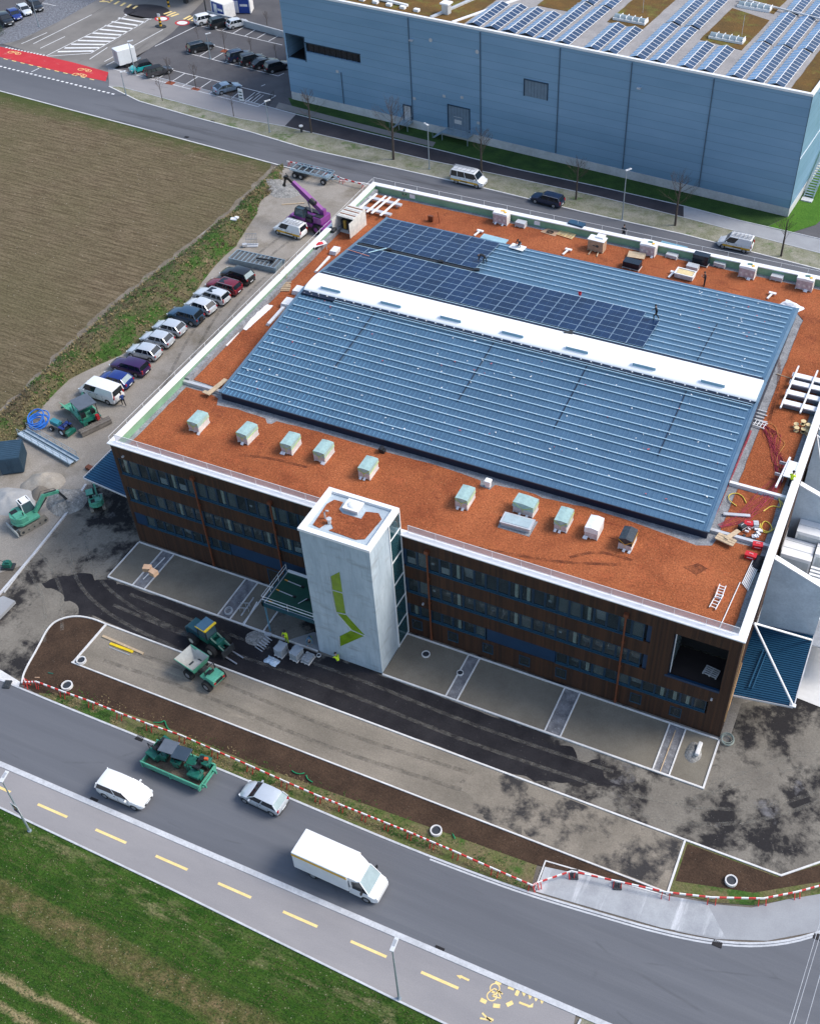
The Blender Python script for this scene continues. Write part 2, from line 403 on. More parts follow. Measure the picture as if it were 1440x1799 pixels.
def mark_mat(name, c, amt=.55, scale=1.3, st=(1, 1, 1)):
    m, nt, b = base(name); out = nt.nodes['Material Output']; b.inputs['Base Color'].default_value = (*c, 1); b.inputs['Roughness'].default_value = .95
    t = _n(nt, 'ShaderNodeBsdfTransparent'); x = _n(nt, 'ShaderNodeMixShader')
    nt.links.new(rng(nt, noise(nt, coords(nt, st), scale, 6, .75), .38, .7, 0, amt), x.inputs[0]); nt.links.new(t.outputs[0], x.inputs[1]); nt.links.new(b.outputs[0], x.inputs[2]); nt.links.new(x.outputs[0], out.inputs[0]); return m
m_tm = mark_mat('tyre_marks', (.30, .28, .24), .22); m_tmd = mark_mat('dark_tyre_marks', (.07, .065, .06), .20)
tb = MB(); td = MB()
for pts in ([(56, -6.5), (60, -3), (63, 0), (67, 2)], [(52, -8.8), (58, -7.8), (63, -5), (67, -1)], [(3, -7), (14, -7.6), (26, -7.2), (38, -7.8), (50, -7.4)], [(-6, -2), (-2, -6.2), (4, -8.4), (12, -9)], [(-8, -6), (-3, -9), (0, -13)]):
    P_s = smooth_path(pts, 3)
    for o_ in (-.85, .85): strip(tb, [(x + o_ * .35, y + o_) for x, y in P_s], .34, .031, .033)
for pts in ([(6, -12.6), (16, -12.2), (28, -12.8), (40, -12.0)], [(-8, 12), (-14, 30), (-16.5, 44), (-15, 58)], [(-6, 14), (-11, 30), (-13, 44), (-9, 60)]):
    P_s = smooth_path(pts, 3)
    for o_ in (-.85, .85): strip(td, [(x + o_ * (.2 if pts[0][0] > 0 else 1), y + (o_ if pts[0][0] > 0 else 0)) for x, y in P_s], .36, .034, .036)
struct('wheel_tracks', tb, m_tm); struct('wheel_tracks', td, m_tmd)
# front road, footway, verges
KERB_N = [(-40, -18.2), (-12, -18.5), (3.5, -18.8), (12.9, -18.8), (23.6, -18.8), (37.5, -19.05), (44.4, -18.9), (48.2, -18.7), (53.1, -18.2), (57.6, -17.7), (61.5, -16.9), (64.9, -15.6), (68, -13.4), (72, -9), (78, 0)]
KERB_N = smooth_path(KERB_N, 2)
sheet('front_road', KERB_N + [(110, 0), (110, -60), (60, -60), (56, -25.55), (-60, -25.55), (-60, -18.1)], .004, m_asph)
sheet('footway', [(-60, -25.4), (54, -25.4), (54.6, -29.6), (42.6, -29.6), (23.5, -28.95), (7.3, -28.6), (-60, -28)], .010, m_path)
sheet('grass_field', [(-60, -28), (7.3, -28.6), (23.5, -28.95), (42.6, -29.6), (54.5, -30), (56, -70), (-60, -70)], .006, m_grass)
sheet('verge_corner', [(54.4, -25.5), (60, -25.6), (64, -70), (54.4, -70)], .008, m_dryv)
kb = MB()
strip(kb, [(-60, -25.4), (60, -25.45)], .42, 0, .06)
struct('road_kerb', kb, m_kerb)
kb = MB()
strip(kb, [(p[0], p[1]) for p in KERB_N if p[0] > -20], .16, 0, .05)
strip(kb, [(p[0], p[1] - .22) for p in KERB_N if 40 < p[0]], .14, 0, .03)
struct('road_kerb', kb, m_kerb)
kb = MB()
strip(kb, [(-60, -28), (7.3, -28.6), (23.5, -28.95), (42.6, -29.6), (50, -29.8)], .14, 0, .09)
strip(kb, [(54.45, -25.8), (53.9, -30.2)], .14, 0, .09)
struct('path_edging', kb, m_kerb)
# verge between road and the site: grass, then earth
sheet('roadside_verge', [(3.0, -18.65), (12.9, -18.75), (23.6, -18.75), (37.5, -18.95), (47.9, -18.65), (47.6, -16.2), (36, -16.6), (20, -16.7), (8, -16.4), (2.2, -16.6)], .012, m_verge)
ISL_ARC = smooth_path([(.9, -18.3), (.25, -17.2), (-.4, -14.5), (-1.0, -12.6), (-.9, -11.4), (.2, -10.35), (1.8, -9.95), (3.6, -10.0)], 2)
sheet('topsoil_bed', ISL_ARC + [(3.6, -14.7), (57, -14.75), (47.4, -16.5), (36, -16.9), (24, -17.3), (14, -17.1), (6, -17.6), (2.6, -18.6)], .018, m_earth)
sheet('gravel_island', [(3.5, -10.05), (57.1, -10.1), (57.2, -14.7), (3.6, -14.7)], .024, m_isl)
sheet('gravel_island_tarred', wob2([(40, -10.9), (46, -10.3), (57.0, -10.25), (57.1, -14.6), (46, -14.55), (41, -13.5), (38.5, -12.2)], lambda x, y: 1.5 if x < 46 else .08), .028, m_isl2)
sheet('topsoil_corner', [(57.3, -10.15), (64.4, -10.1), (66.9, -7.9), (72, -4), (75, -5), (70.4, -8.8), (67.4, -10.4), (63.1, -13.2), (60.5, -14.1), (57.3, -14.6)], .016, m_verge)
sheet('topsoil_corner', [(57.45, -10.3), (64.3, -10.3), (66.8, -8.2), (70, -5.8), (69, -8.5), (66.5, -9.9), (63, -12.2), (57.45, -13.6)], .020, m_earth)
m_apron = gmat('concrete_apron', (.40, .415, .43), (.31, .32, .34), .5, fine=(9, .12), bmp=.1, patches=(((.66, .67, .69), .35, .52, .72, (2.6, .28, 1)),), rz=.25)
sheet('concrete_apron', [(48.2, -16.0), (57.2, -14.95), (60, -14.3), (62, -16.4), (57.6, -17.45), (53.1, -17.95), (48.3, -18.45)], .014, m_apron)
m_apr2 = gmat('footway_new', (.33, .34, .355), (.28, .285, .30), .4, fine=(12, .1), bmp=.1)
sheet('footway', [(60, -14.4), (63.1, -13.4), (67.4, -10.2), (72, -6.5), (80, 2), (76.5, -2.5), (71.6, -9.1), (67.8, -13.3), (64.7, -15.4), (61.4, -16.7), (58.5, -17.3)], .011, m_apr2)
kb = MB()
strip(kb, ISL_ARC + [(20, -10.05), (57.15, -10.1), (64.5, -10.1), (66.9, -7.9), (74, -3)], .14, 0, .11)
strip(kb, [(3.55, -10.05), (3.55, -14.75)], .2, 0, .10)
strip(kb, [(3.4, -14.75), (57.2, -14.75)], .12, 0, .11)
strip(kb, [(57.2, -10.1), (57.2, -14.9)], .16, 0, .10)
struct('site_edging', kb, m_kerbl)
kb = MB(); strip(kb, [(48.2, -18.4), (48.1, -15.9), (57.2, -14.98)], .1, 0, .06); struct('apron_edging', kb, m_kerbl)

# forecourt bays with edging
bx_ = [(.1, 4.9), (7.9, 14.2 + .0), (31.5, 37.2), (39.3, 46.0), (48.1, 54.2)]
def bay_x(px, py): return G(px, py).x
E = MB()
def rect_edge(x0, x1, y0=-5.2, y1=-.28): strip(E, [(x0, y0), (x1, y0), (x1, y1), (x0, y1)], .13, 0, .12, closed=True)
B1 = [bay_x(190, 1014), bay_x(233, 1029), bay_x(254, 1036), bay_x(382, 1082), bay_x(404, 1089), bay_x(428, 1096), 17.0]
B2 = [28.95, bay_x(783, 1223), bay_x(803, 1230), bay_x(956, 1285), bay_x(983, 1296), bay_x(1145, 1354), bay_x(1174, 1364), 57.2]
strip(E, [(B1[0], -5.2), (22.6, -5.2)], .15, 0, .12)
strip(E, [(B1[0], -.3), (17.2, -.3)], .13, 0, .12)
strip(E, [(28.95, -5.2), (57.25, -5.2), (57.25, -.3)], .15, 0, .12)
strip(E, [(28.95, -.3), (57.15, -.3)], .13, 0, .12)
for q in B1 + B2[1:-1]: strip(E, [(q, -5.12), (q, -.38)], .12, 0, .115)
struct('bay_edging', E, m_kerbl)
for (a, b_) in ((0, 1), (2, 3), (5, 6)): sheet('gravel_bay', [(B1[a], -5.2), (B1[b_], -5.2), (B1[b_], -.3), (B1[a], -.3)], .03, m_bay)
for (a, b_) in ((0, 1), (2, 3), (4, 5), (6, 7)): sheet('gravel_bay', [(B2[a], -5.2), (B2[b_], -5.2), (B2[b_], -.3), (B2[a], -.3)], .03, m_bay)
m_sil = gmat('chipped_stone', (.27, .27, .28), (.13, .13, .14), 1.5, fine=(6, .5), bmp=.8, bd=.06, specks=((5, (.6, .6, .6), .14),))
for B, k in ((B1, ((1, 2), (3, 4), (4, 5))), (B2, ((1, 2), (3, 4), (5, 6)))):
    for a, b_ in k: sheet('stone_trench', [(B[a], -5.2), (B[b_], -5.2), (B[b_], -.3), (B[a], -.3)], .026, m_sil if (B is B2 or a != 4) else m_bay)
sheet('entrance_slab', [(19.6, -5.05), (22.8, -5.05), (22.8, -3.4), (21.2, -3.4)], .034, m_apr2)

# back road: kerb line points taken along each edge
RS = PX([(-60, 148), (0, 160), (120, 192), (250, 226), (400, 266), (500, 293), (600, 318)]) + [(-12.8, 71.0), (10, 69.0), (30, 67.6), (50, 66.6), (100, 64)]
RN = PX([(-60, 92), (0, 108), (100, 130), (192, 152), (245, 178), (345, 207), (440, 232), (540, 262), (700, 297), (860, 333), (1020, 372), (1200, 412), (1440, 474)]) + [(110, 66)]
sheet('back_road', RS + RN[::-1], .004, m_asph2)
sheet('gravel_edge', [(-13, 71), (10, 69), (30, 67.6), (50, 66.6), (90, 64), (90, 57), (-13, 57)], .001, m_gravelyard)
kb = MB(); strip(kb, RS, .18, 0, .07); strip(kb, RN[3:], .18, 0, .07); struct('back_road_kerb', kb, m_kerbl)
VN = PX([(192, 152), (210, 152), (300, 176), (420, 208), (500, 222), (620, 250), (760, 283), (900, 312), (1050, 345), (1200, 382), (1440, 445)]) + [(110, 70)]
sheet('verge_strip', VN + RN[:2:-1], .008, m_dryv)
PN = PX([(190, 118), (245, 128), (330, 150), (450, 182), (520, 201), (640, 232), (780, 266), (900, 296), (1050, 328), (1200, 362), (1300, 388), (1440, 420)]) + [(110, 76)]
sheet('cycle_path', VN[:5] + PN[:5][::-1], .010, m_path)
sheet('cycle_path', VN[4:10] + PN[4:10][::-1], .010, m_darkpath)
sheet('cycle_path', VN[9:] + PN[9:][::-1], .010, m_apr2)
kb = MB(); strip(kb, VN, .10, 0, .05); strip(kb, PN[1:], .12, 0, .07); struct('path_edging', kb, m_kerb)
LN = PX([(520, 201), (640, 232), (780, 266), (900, 296), (1050, 328), (1200, 362), (1300, 388), (1345, 398)])
sheet('lawn', LN + [(44.3, 84.9), (-37, 91.1)], .010, m_lawn)
sheet('lawn', PX([(1345, 399), (1388, 409), (1432, 395), (1460, 370)]) + [(62, 88), (80, 92), (80, 130), (44, 130), (44.2, 84.7)], .014, m_lawn2)
sheet('stepping_path', PX([(490, 180), (620, 214), (740, 244), (765, 250), (760, 258), (735, 252), (615, 222), (484, 190)]), .016, m_conc)

# junction on the far left
sheet('concrete_junction', PX([(0, 75), (60, 45), (150, 0), (260, -40), (420, -60), (300, 60), (235, 105), (192, 128), (90, 103)]), .004, m_conc)
sheet('side_road', PX([(20, 83), (0, 80), (-80, 60), (-80, 90), (0, 108), (100, 130), (192, 152), (190, 140)]), .003, m_asph2)
sheet('red_crossing', PX([(-20, 78), (0, 82), (60, 94), (130, 110), (191, 127), (186, 143), (130, 131), (60, 115), (0, 100), (-20, 96)]), .012, m_red)
sheet('rockery_bed', PX([(-30, 66), (0, 58), (60, 20), (85, -5), (180, -5), (100, 40), (30, 72), (0, 78)]), .012, m_peb)
sheet('side_car_park', PX([(-60, 50), (0, 52), (45, 25), (90, -8), (-60, -20)]), .006, m_park)
sheet('car_park', PX([(192, 125), (270, 82), (330, 38), (356, 12), (420, -10), (500, 12), (500, 180), (460, 184), (300, 148)]), .004, m_park)
sheet('planted_roundel', [(G(258, 20).x + 4.6 * cos(t * pi / 12), G(258, 20).y + 3.2 * sin(t * pi / 12)) for t in range(24)], .02, m_darkpath)

# painted markings
M_ = MB()
def line(mb, a, b, w, z=.02, m=0):
    a, b = Vector((a[0], a[1], 0)), Vector((b[0], b[1], 0)); d = (b - a).normalized(); n = Vector((-d.y, d.x, 0)) * w / 2
    mb.poly([(a + n).to_tuple()[:2] + (z,), (a - n).to_tuple()[:2] + (z,), (b - n).to_tuple()[:2] + (z,), (b + n).to_tuple()[:2] + (z,)], m)
def pline(mb, a, b, w=.14, z=.02, m=0): line(mb, G2(*a), G2(*b), w, z, m)
def z1(x, y): return (x / 2.88, y / 2.88)
for (a, b) in [((110, 222), (240, 165)), ((170, 222), (465, 75)), ((455, 300), (545, 240)), ((530, 312), (825, 150)), ((205, 245), (330, 185)),
               ((235, 283), (690, 55)), ((240, 285), (460, 270)), ((460, 270), (770, 90)), ((540, 330), (600, 300)), ((160, 365), (200, 345)), ((785, 235), (1010, 125))]:
    pline(M_, z1(*a), z1(*b), .16)
for k in range(11):
    t = k / 10; a = (300 + 340 * t, 262 - 190 * t); b = (475 + 290 * t, 258 - 160 * t)
    a2 = (a[0] - 6, a[1]); pline(M_, z1(*a2), z1(*b), .55)
def dashes(mb, a, b, n, w, duty=.5, z=.02, m=0, px=True):
    A, B = (G(*a), G(*b)) if px else (Vector(a + (0,)), Vector(b + (0,)))
    for i in range(n):
        p = A.lerp(B, i / n); q = A.lerp(B, (i + duty) / n); line(mb, p, q, w, z, m)
dashes(M_, z1(0, 335), z1(590, 480), 26, .36, .55)
dashes(M_, z1(30, 240), z1(235, 282), 13, .36, .55)
# car park bays
for (a, b) in [((1000, 128), (1428, 228)), ((945, 268), (1408, 385)), ((1408, 385), (1438, 370)), ((860, 352), (1395, 485)), ((575, 350), (1305, 540)), ((1395, 485), (1305, 540)), ((1240, 182), (1305, 143)),
               ((1180, 168), (1250, 128)), ((1300, 195), (1345, 168)), ((1360, 208), (1420, 175)), ((1010, 285), (1085, 238)), ((1075, 300), (1130, 268)), ((1085, 232), (1180, 258)), ((790, 405), (870, 352)), ((875, 410), (935, 372)),
               ((920, 440), (1000, 390)), ((1015, 445), (1070, 408)), ((1058, 475), (1090, 455)), ((1170, 500), (1225, 455)), ((1235, 522), (1318, 465)), ((1138, 318), (1175, 290)), ((1205, 335), (1240, 312)), ((1270, 350), (1300, 330)), ((1340, 368), (1370, 350)), ((655, 372), (690, 350)), ((730, 392), (760, 370)), ((1080, 145), (1120, 120)), ((1125, 155), (1160, 135)), ((1322, 436), (1342, 428)), ((215, 15), (285, 30))]:
    pline(M_, z1(*a), z1(*b), .14)
for t in range(4): pline(M_, (z1(1240, 515)[0] + t * 5, z1(0, 508)[1] + t * 1.6), (z1(1290, 470)[0] + t * 5, z1(0, 468)[1] + t * 1.6), .1)
struct('white_markings', M_, m_white)
Y_ = MB()
dashes(Y_, (67, 1413), (755, 1713 + 9), 6.5 and 6, .2, .0)
Y_ = MB()
for i in range(-3, 7):
    a, b = G(67, 1413), G(118, 1436)
    x = a.x + i * 5.55
    line(Y_, (x, -28.6 + .0 + (a.y + 28.6)), (x + 2.85, a.y), .2, .018)
dashes(Y_, z1(20, 297), z1(500, 410), 11, .2, .5, .022)
for (a, b) in [((505, 8), (560, 8)), ((830, 72), (870, 58)), ((845, 80), (890, 62)), ((865, 84), (905, 70)), ((930, 98), (965, 80)), ((950, 102), (985, 84)), ((970, 106), (1005, 88)), ((520, 5), (545, -12)), ((550, 14), (575, -4)), ((580, 22), (605, 6)), ((612, 30), (635, 14)), ((645, 38), (665, 22)), ((675, 44), (695, 30))]:
    pline(Y_, z1(*a), z1(*b), .5, .022)
for (cx0, cy0) in ((75, 268), (430, 355), (405, 380)):      # cycle symbols on the red lane
    c = G(*z1(cx0, cy0))
    for s_ in (-.8, .8):
        ring = [(c.x + s_ + .5 * cos(t * pi / 6), c.y + .4 * sin(t * pi / 6)) for t in range(12)]
        strip(Y_, ring, .1, .012, .022, closed=True)
    for a, b in (((-.8, 0), (-.2, .5)), ((-.2, .5), (.5, .5)), ((.5, .5), (.8, 0)), ((-.2, .5), (0, 0)), ((0, 0), (.8, 0))): line(Y_, (c.x + a[0], c.y + a[1]), (c.x + b[0], c.y + b[1]), .1, .023)
# foreground cycle/foot symbols
def z4(x, y): return (600 + x / 3.13, 1580 + y / 3.13)
def wheel_m(cx0, cy0, r0):
    c = G(*z4(cx0, cy0)); strip(Y_, [(c.x + r0 * cos(t * pi / 8), c.y + r0 * sin(t * pi / 8)) for t in range(16)], .07, .012, .019, closed=True)
wheel_m(842, 490, .33); wheel_m(825, 532, .33)
for (a, b, w_) in [((842, 490), (862, 512), .09), ((825, 532), (862, 512), .09), ((862, 512), (875, 545), .09), ((825, 532), (875, 545), .09), ((852, 500), (880, 515), .09), ((862, 505), (885, 522), .09), ((815, 505), (840, 490), .07),
                   ((845, 450), (877, 463), .28), ((915, 480), (948, 492), .28), ((763, 551), (795, 567), .28), ((832, 584), (870, 588), .28), ((906, 583), (940, 566), .28), ((958, 530), (972, 497), .24),
                   ((655, 425), (700, 446), .15), ((975, 567), (1035, 590), .15), ((760, 654), (800, 662), .12), ((772, 625), (800, 655), .12), ((800, 655), (828, 665), .22), ((795, 650), (825, 675), .10)]:
    pline(Y_, z4(*a), z4(*b), w_, .021)
for tri in [((630, 418), (662, 418), (652, 440)), ((1020, 595), (1050, 595), (1052, 570)), ((988, 506), (1016, 512), (1000, 536)), ((1022, 520), (1050, 528), (1032, 552)), ((1056, 534), (1083, 542), (1065, 564)), ((1088, 548), (1114, 556), (1098, 578)), ((820, 660), (836, 660), (832, 672))]:
    Y_.poly([G2(*z4(*q)) + (.023,) for q in tri])
struct('yellow_markings', Y_, m_yel2)
R_ = MB()
for (qx, qy) in (z1(820, 95), z1(923, 116)):
    c = G(qx, qy)
    strip(R_, [(c.x + 1.25 * cos(t * pi / 10), c.y + 1.0 * sin(t * pi / 10)) for t in range(20)], .3, .012, .022, 0, closed=True)
struct('red_speed_ring', R_, m_red)
R_ = MB()
for (qx, qy) in (z1(820, 95), z1(923, 116)):
    c = G(qx, qy); R_.poly([(c.x + 1.0 * cos(t * pi / 10), c.y + .8 * sin(t * pi / 10), .019) for t in range(20)])
struct('speed_ring_fill', R_, m_white)
# drains in the gutters
m_iron = mat('cast_iron', (.03, .028, .03), .6, .6)
def drain(px, py, label, sq=True, r=.35):
    c = G(px, py); b = MB()
    if sq:
        b.box(-.35, .35, -.24, .24, 0.0, .03)
        for k in range(5): b.box(-.3 + k * .13, -.22 + k * .13, -.2, .2, .03, .045)
        o = b.build('storm_drain', m_iron, loc=(c.x, c.y, .005))
    else:
        b.cyl((0, 0, 0), (0, 0, .04), r, n=20); o = b.build('manhole_cover', m_iron, loc=(c.x, c.y, .008))
    return tag(o, label, 'drain')
drain(164, 1407, 'dark square storm drain in the kerb beside the moving white family car')
drain(246, 1297, 'rusty drain grate in the gutter just left of the green tipping trailer')
drain(771, 1669, 'dark storm drain in the kerb between the two last yellow dashes')
drain(1259, 1658, 'dark drain in the curved kerb below the concrete apron')
drain(1436, 1646, 'dark drain in the kerb at the right edge of the photo beside the cables')
drain(373, 213, 'small drain in the far kerb of the back road', r=.3)
drain(328, 241, 'small drain in the near kerb of the back road beside the field')
# embankment between field and yard: a real bank with rough ground
def edge_strip():
    L = [(-26.9 + .6 * sin(y * .15), y) for y in range(-2, 72, 2)]; R = [(p[0] + 1.9, p[1]) for p in L]
    sheet('dry_field_edge', wob2(L + R[::-1], .7, .4), .002, gmat('dry_crumbled_soil', (.235, .205, .165), (.15, .125, .095), .6, fine=(5, .5), bmp=.9, bd=.1, patches=(((.07, .10, .03), .4, .58, .66, (1, 1, 1)),)))
edge_strip()
def embankment():
    xs_w = [(-13.5, 0), (0, 0)]
    b = MB(); rows = []
    N, K = 110, 16
    for i in range(N + 1):
        y = -2 + 73 * i / N
        xl = -26.2 + .6 * sin(y * .15) + .5 * mnoise.noise((y * .2, 0, 0))
        xr = -19.6 + .9 * sin(y * .21 + 1) + (-2.0 if y < 24 else 0) * min(1, (24 - y) / 6 if y < 24 else 0)
        if y > 50: xr = -20.6 - (y - 50) * .22
        if y > 58: xr = xr - .6 * sin((y - 58) * .6)
        row = []
        for k in range(K + 1):
            t = k / K; x = xl + (xr - xl) * t
            h = 1.15 * sin(pi * t ** .8) * (0.6 if y < 14 else 1) * (1 if y < 52 else max(.12, 1 - (y - 52) * .07))
            h += (.28 * mnoise.noise((x * .9, y * .9, 3)) + .14 * mnoise.noise((x * 2.4, y * 2.4, 7))) * min(1, 6 * t * (1 - t) + .1)
            row.append((x, y, h if 0 < k < K else -.05))
        rows.append(row)
    n = K + 1; vs = [p for r in rows for p in r]
    fs = [(i * n + k, i * n + k + 1, (i + 1) * n + k + 1, (i + 1) * n + k) for i in range(N) for k in range(K)]
    b.add(vs, fs); o = b.build('grass_bank', m_bank, smooth=80); tag(o, kind='structure')
    # tufts: uneven clumps of blades
    t = MB(); rnd = random.Random(3)
    for q in range(8500):
        i = rnd.randrange(N); k = rnd.randrange(1, K)
        p = Vector(rows[i][k]).lerp(Vector(rows[i + 1][k]), rnd.random()) + Vector((rnd.uniform(-.25, .25), 0, -.03))
        if p.y > 66 and rnd.random() < .7: continue
        d = mnoise.noise((p.x * .35, p.y * .35, 1)); m = 0 if d > .02 else (1 if d > -.25 else 2)
        if rnd.random() < .2: m = rnd.randrange(3)
        s_ = rnd.uniform(.08, .24) * (1.25 if m else 1)
        for j in range(4):
            a = rnd.uniform(0, 2 * pi); lean = Vector((cos(a), sin(a), 0)) * s_ * rnd.uniform(.4, 1.1); side = Vector((-sin(a), cos(a), 0)) * s_ * .28
            t.add([p - side, p + side, p + lean + Vector((0, 0, s_ * rnd.uniform(.5, 1.1)))], [(0, 1, 2)], m)
    tag(t.build('bank_grass', [mat('tuft_green', (.05, .115, .018), .9, var=.4, obj=False), mat('tuft_straw', (.26, .205, .10), .9, var=.3, obj=False), mat('tuft_brown', (.12, .09, .05), .9, var=.3, obj=False)]), kind='stuff')
m_bank = gmat('bank_soil', (.15, .12, .07), (.08, .09, .035), .45, fine=(5, .5), bmp=1, bd=.15,
              patches=(((.05, .105, .02), .30, .5, .58, (1, 1, 1)), ((.27, .20, .12), .33, .60, .70, (1, 1, 1))))
embankment()
# short tufts on the verges
def tufts(name, polyf, n, mats, size, seed):
    t = MB(); rnd = random.Random(seed)
    for q in range(n):
        p = polyf(rnd)
        if p is None: continue
        d = mnoise.noise((p[0] * .5, p[1] * .5, 5)); m = 0 if d > 0 else 1
        s_ = rnd.uniform(.5, 1.2) * size
        for j in range(3):
            a = rnd.uniform(0, 2 * pi); P = Vector((p[0], p[1], 0.0)); side = Vector((-sin(a), cos(a), 0)) * s_ * .3
            t.add([P - side, P + side, P + Vector((cos(a) * s_ * .7, sin(a) * s_ * .7, s_ * rnd.uniform(.4, 1)))], [(0, 1, 2)], m)
    return tag(t.build(name, mats), kind='stuff')
mg = [MATS['tuft_green'], MATS['tuft_straw']]
def pv(r):
    x = r.uniform(3.5, 47.5); y = -18.6 + abs(r.gauss(0, .8))
    return (x, y) if y < -16.4 + .3 * sin(x) and mnoise.noise((x * .3, y * .6, 9)) > -.25 else None
tufts('verge_grass', pv, 5200, mg, .13, 11)
tufts('verge_grass', lambda r: (lambda t, s_: (lambda a, b: (a[0] + (b[0] - a[0]) * s_, a[1] + (b[1] - a[1]) * s_) if mnoise.noise((a[0] * .2, a[1] * .2, 2)) > -.2 else None)
      (Vector((VN[3][0], VN[3][1])).lerp(Vector((VN[-2][0], VN[-2][1])), t) if 0 else (VN[3][0] + (50 - VN[3][0]) * t, VN[3][1] + (76.3 - VN[3][1]) * t - .0), (VN[3][0] + (50 - VN[3][0]) * t, VN[3][1] + (76.3 - VN[3][1]) * t - 3)))(r.random(), r.random()), 10, mg, .15, 5)
def pf(r):
    x = r.uniform(2, 54); y = -29.3 - r.random() * 12 - x * .012
    return (x, y)
tufts('field_grass', pf, 14000, [mat('tuft_green2', (.028, .068, .010), .9, var=.4, obj=False), mat('tuft_olive', (.085, .092, .03), .9, var=.4, obj=False)], .11, 6)
# ================================================================ OFFICE BUILDING
def board_mat(name, c1, c2, step, rz=0):
    m, nt, b = base(name)
    co = coords(nt); sep = _n(nt, 'ShaderNodeSeparateXYZ'); nt.links.new(co, sep.inputs[0])
    s_ = math_(nt, 'ADD', sep.outputs[0], sep.outputs[1])
    cell = math_(nt, 'FLOOR', math_(nt, 'DIVIDE', s_, step))
    wn_ = _n(nt, 'ShaderNodeTexWhiteNoise', noise_dimensions='1D'); nt.links.new(cell, wn_.inputs['W'])
    g = noise(nt, coords(nt, (9, 9, .35)), 1.0, 5, .7)
    f = math_(nt, 'ADD', math_(nt, 'MULTIPLY', wn_.outputs[0], .5), math_(nt, 'MULTIPLY', g, .7))
    c = mix(nt, rng(nt, f, .25, .95), c1, c2)
    fr = math_(nt, 'FRACT', math_(nt, 'DIVIDE', s_, step))
    c = mix(nt, rng(nt, fr, .0, .12, .75, 0), c, (.008, .005, .004))
    nt.links.new(c, b.inputs['Base Color']); b.inputs['Roughness'].default_value = .7
    bump(nt, b, rng(nt, fr, 0, .15), .5, .03)
    return m
m_clad = board_mat('brown_timber_boards', (.022, .008, .0035), (.070, .026, .0095), .17)
m_white_m = mat('white_metal', (.80, .80, .80), .45, var=.05)
m_wfr = mat('blue_black_frame', (.010, .040, .075), .4, var=.15)
m_bluep = mat('blue_facade_panel', (.006, .034, .082), .45, var=.12, scale=.6)
m_concr = mat('raw_concrete', (.40, .42, .44), .8, var=.12, scale=.5, obj=False, bmp=.15)
m_sill = mat('blue_sill', (.012, .055, .095), .45)
m_green_up = mat('green_membrane', (.20, .36, .23), .6, var=.15, scale=.8)
m_gstone = gmat('roof_gravel', (.30, .31, .33), (.20, .205, .22), 1.5, fine=(7, .5), bmp=.8, bd=.05)
m_sedum = gmat('red_lava_substrate', (.34, .105, .040), (.235, .065, .026), .22, fine=(7, .62), bmp=1, bd=.07,
               patches=(((.40, .125, .050), .10, .5, .7, (1, 1, 1)), ((.17, .045, .022), .30, .60, .74, (1, 1, 1)), ((.2, .05, .022), .9, .62, .7, (.4, 1.6, 1)), ((.36, .10, .04), .8, .55, .7, (1, 1, 1))),
               specks=((3, (.62, .32, .16), .10),))
def glass_mat(name, tint=(.02, .05, .06), tr=.45, rough=.06, tcol=(.55, .75, .8)):
    m, nt, b = base(name); out = nt.nodes['Material Output']
    b.inputs['Base Color'].default_value = (*tint, 1); b.inputs['Roughness'].default_value = rough
    b.inputs['Specular IOR Level'].default_value = .8
    t = _n(nt, 'ShaderNodeBsdfTransparent'); t.inputs[0].default_value = (*tcol, 1)
    x = _n(nt, 'ShaderNodeMixShader'); x.inputs[0].default_value = tr
    nt.links.new(b.outputs[0], x.inputs[1]); nt.links.new(t.outputs[0], x.inputs[2]); nt.links.new(x.outputs[0], out.inputs[0])
    return m
m_glass = glass_mat('window_glass', (.05, .065, .07), .68, .05, (.9, .95, .96))
m_net = glass_mat('railing_glass', (.66, .60, .62), .42, .5, (.95, .93, .95))
m_glass_t = glass_mat('stair_glass', (.03, .09, .11), .35, .05, (.5, .75, .8))
m_post = mat('pale_interior_column', (.88, .88, .74), .8)
m_paper = mat('white_sheet', (.75, .78, .8), .7)
m_int = mat('dim_interior', (.36, .37, .38), .9)
m_floor_i = mat('screed_floor', (.60, .60, .57), .8)

TZ = 11.55
H = 12.5
office = empty('office_building', (0, 0, 0), 0, 'brown timber clad three storey building with red roof terraces and a concrete stair tower', 'building')
b = MB()
b.box(0, 22.7, 0, .35, 10.85, 12.38); b.box(28.9, 57.2, 0, .35, 10.85, 12.38)
b.box(.35, 22.7, 0, .35, 7.3, 8.8); b.box(28.9, 50.35, 0, .35, 7.3, 8.8)
b.box(.35, 22.7, 0, .35, 4.0, 5.45); b.box(28.9, 57.2, 0, .35, 4.0, 5.45)
b.box(0, 19.4, 0, .35, 0.02, 2.45); b.box(28.9, 57.2, 0, .35, 0.02, 2.45)
b.box(0, .35, 0, .35, 2.45, 10.85); b.box(50.35, 52.1, 0, .35, 5.45, 10.85); b.box(56.35, 57.2, 0, .35, 5.45, 10.85); b.box(55.7, 57.2, 0, .35, 2.45, 4.0)
b.box(0, .35, .36, 51.2, .02, 12.38); b.box(56.85, 57.2, .36, 51.2, .02, 12.38); b.box(.36, 56.84, 50.85, 51.2, .02, 12.38)
b.build('timber_cladding', m_clad, office)
b = MB(); b.box(.36, 56.84, .36, 50.84, TZ - .5, TZ - .06); b.build('roof_slab', m_int, office)
b = MB()
for z in (.02, 4.6, 8.0): b.box(.36, 56.8 if z < 1 else 51.8, .8, 5.5, z, z + .12, 1)
b.box(.36, 56.8, 5.5, 5.7, .02, 4.5, 0); b.box(.36, 51.8, 5.5, 5.7, 4.72, 11, 0)
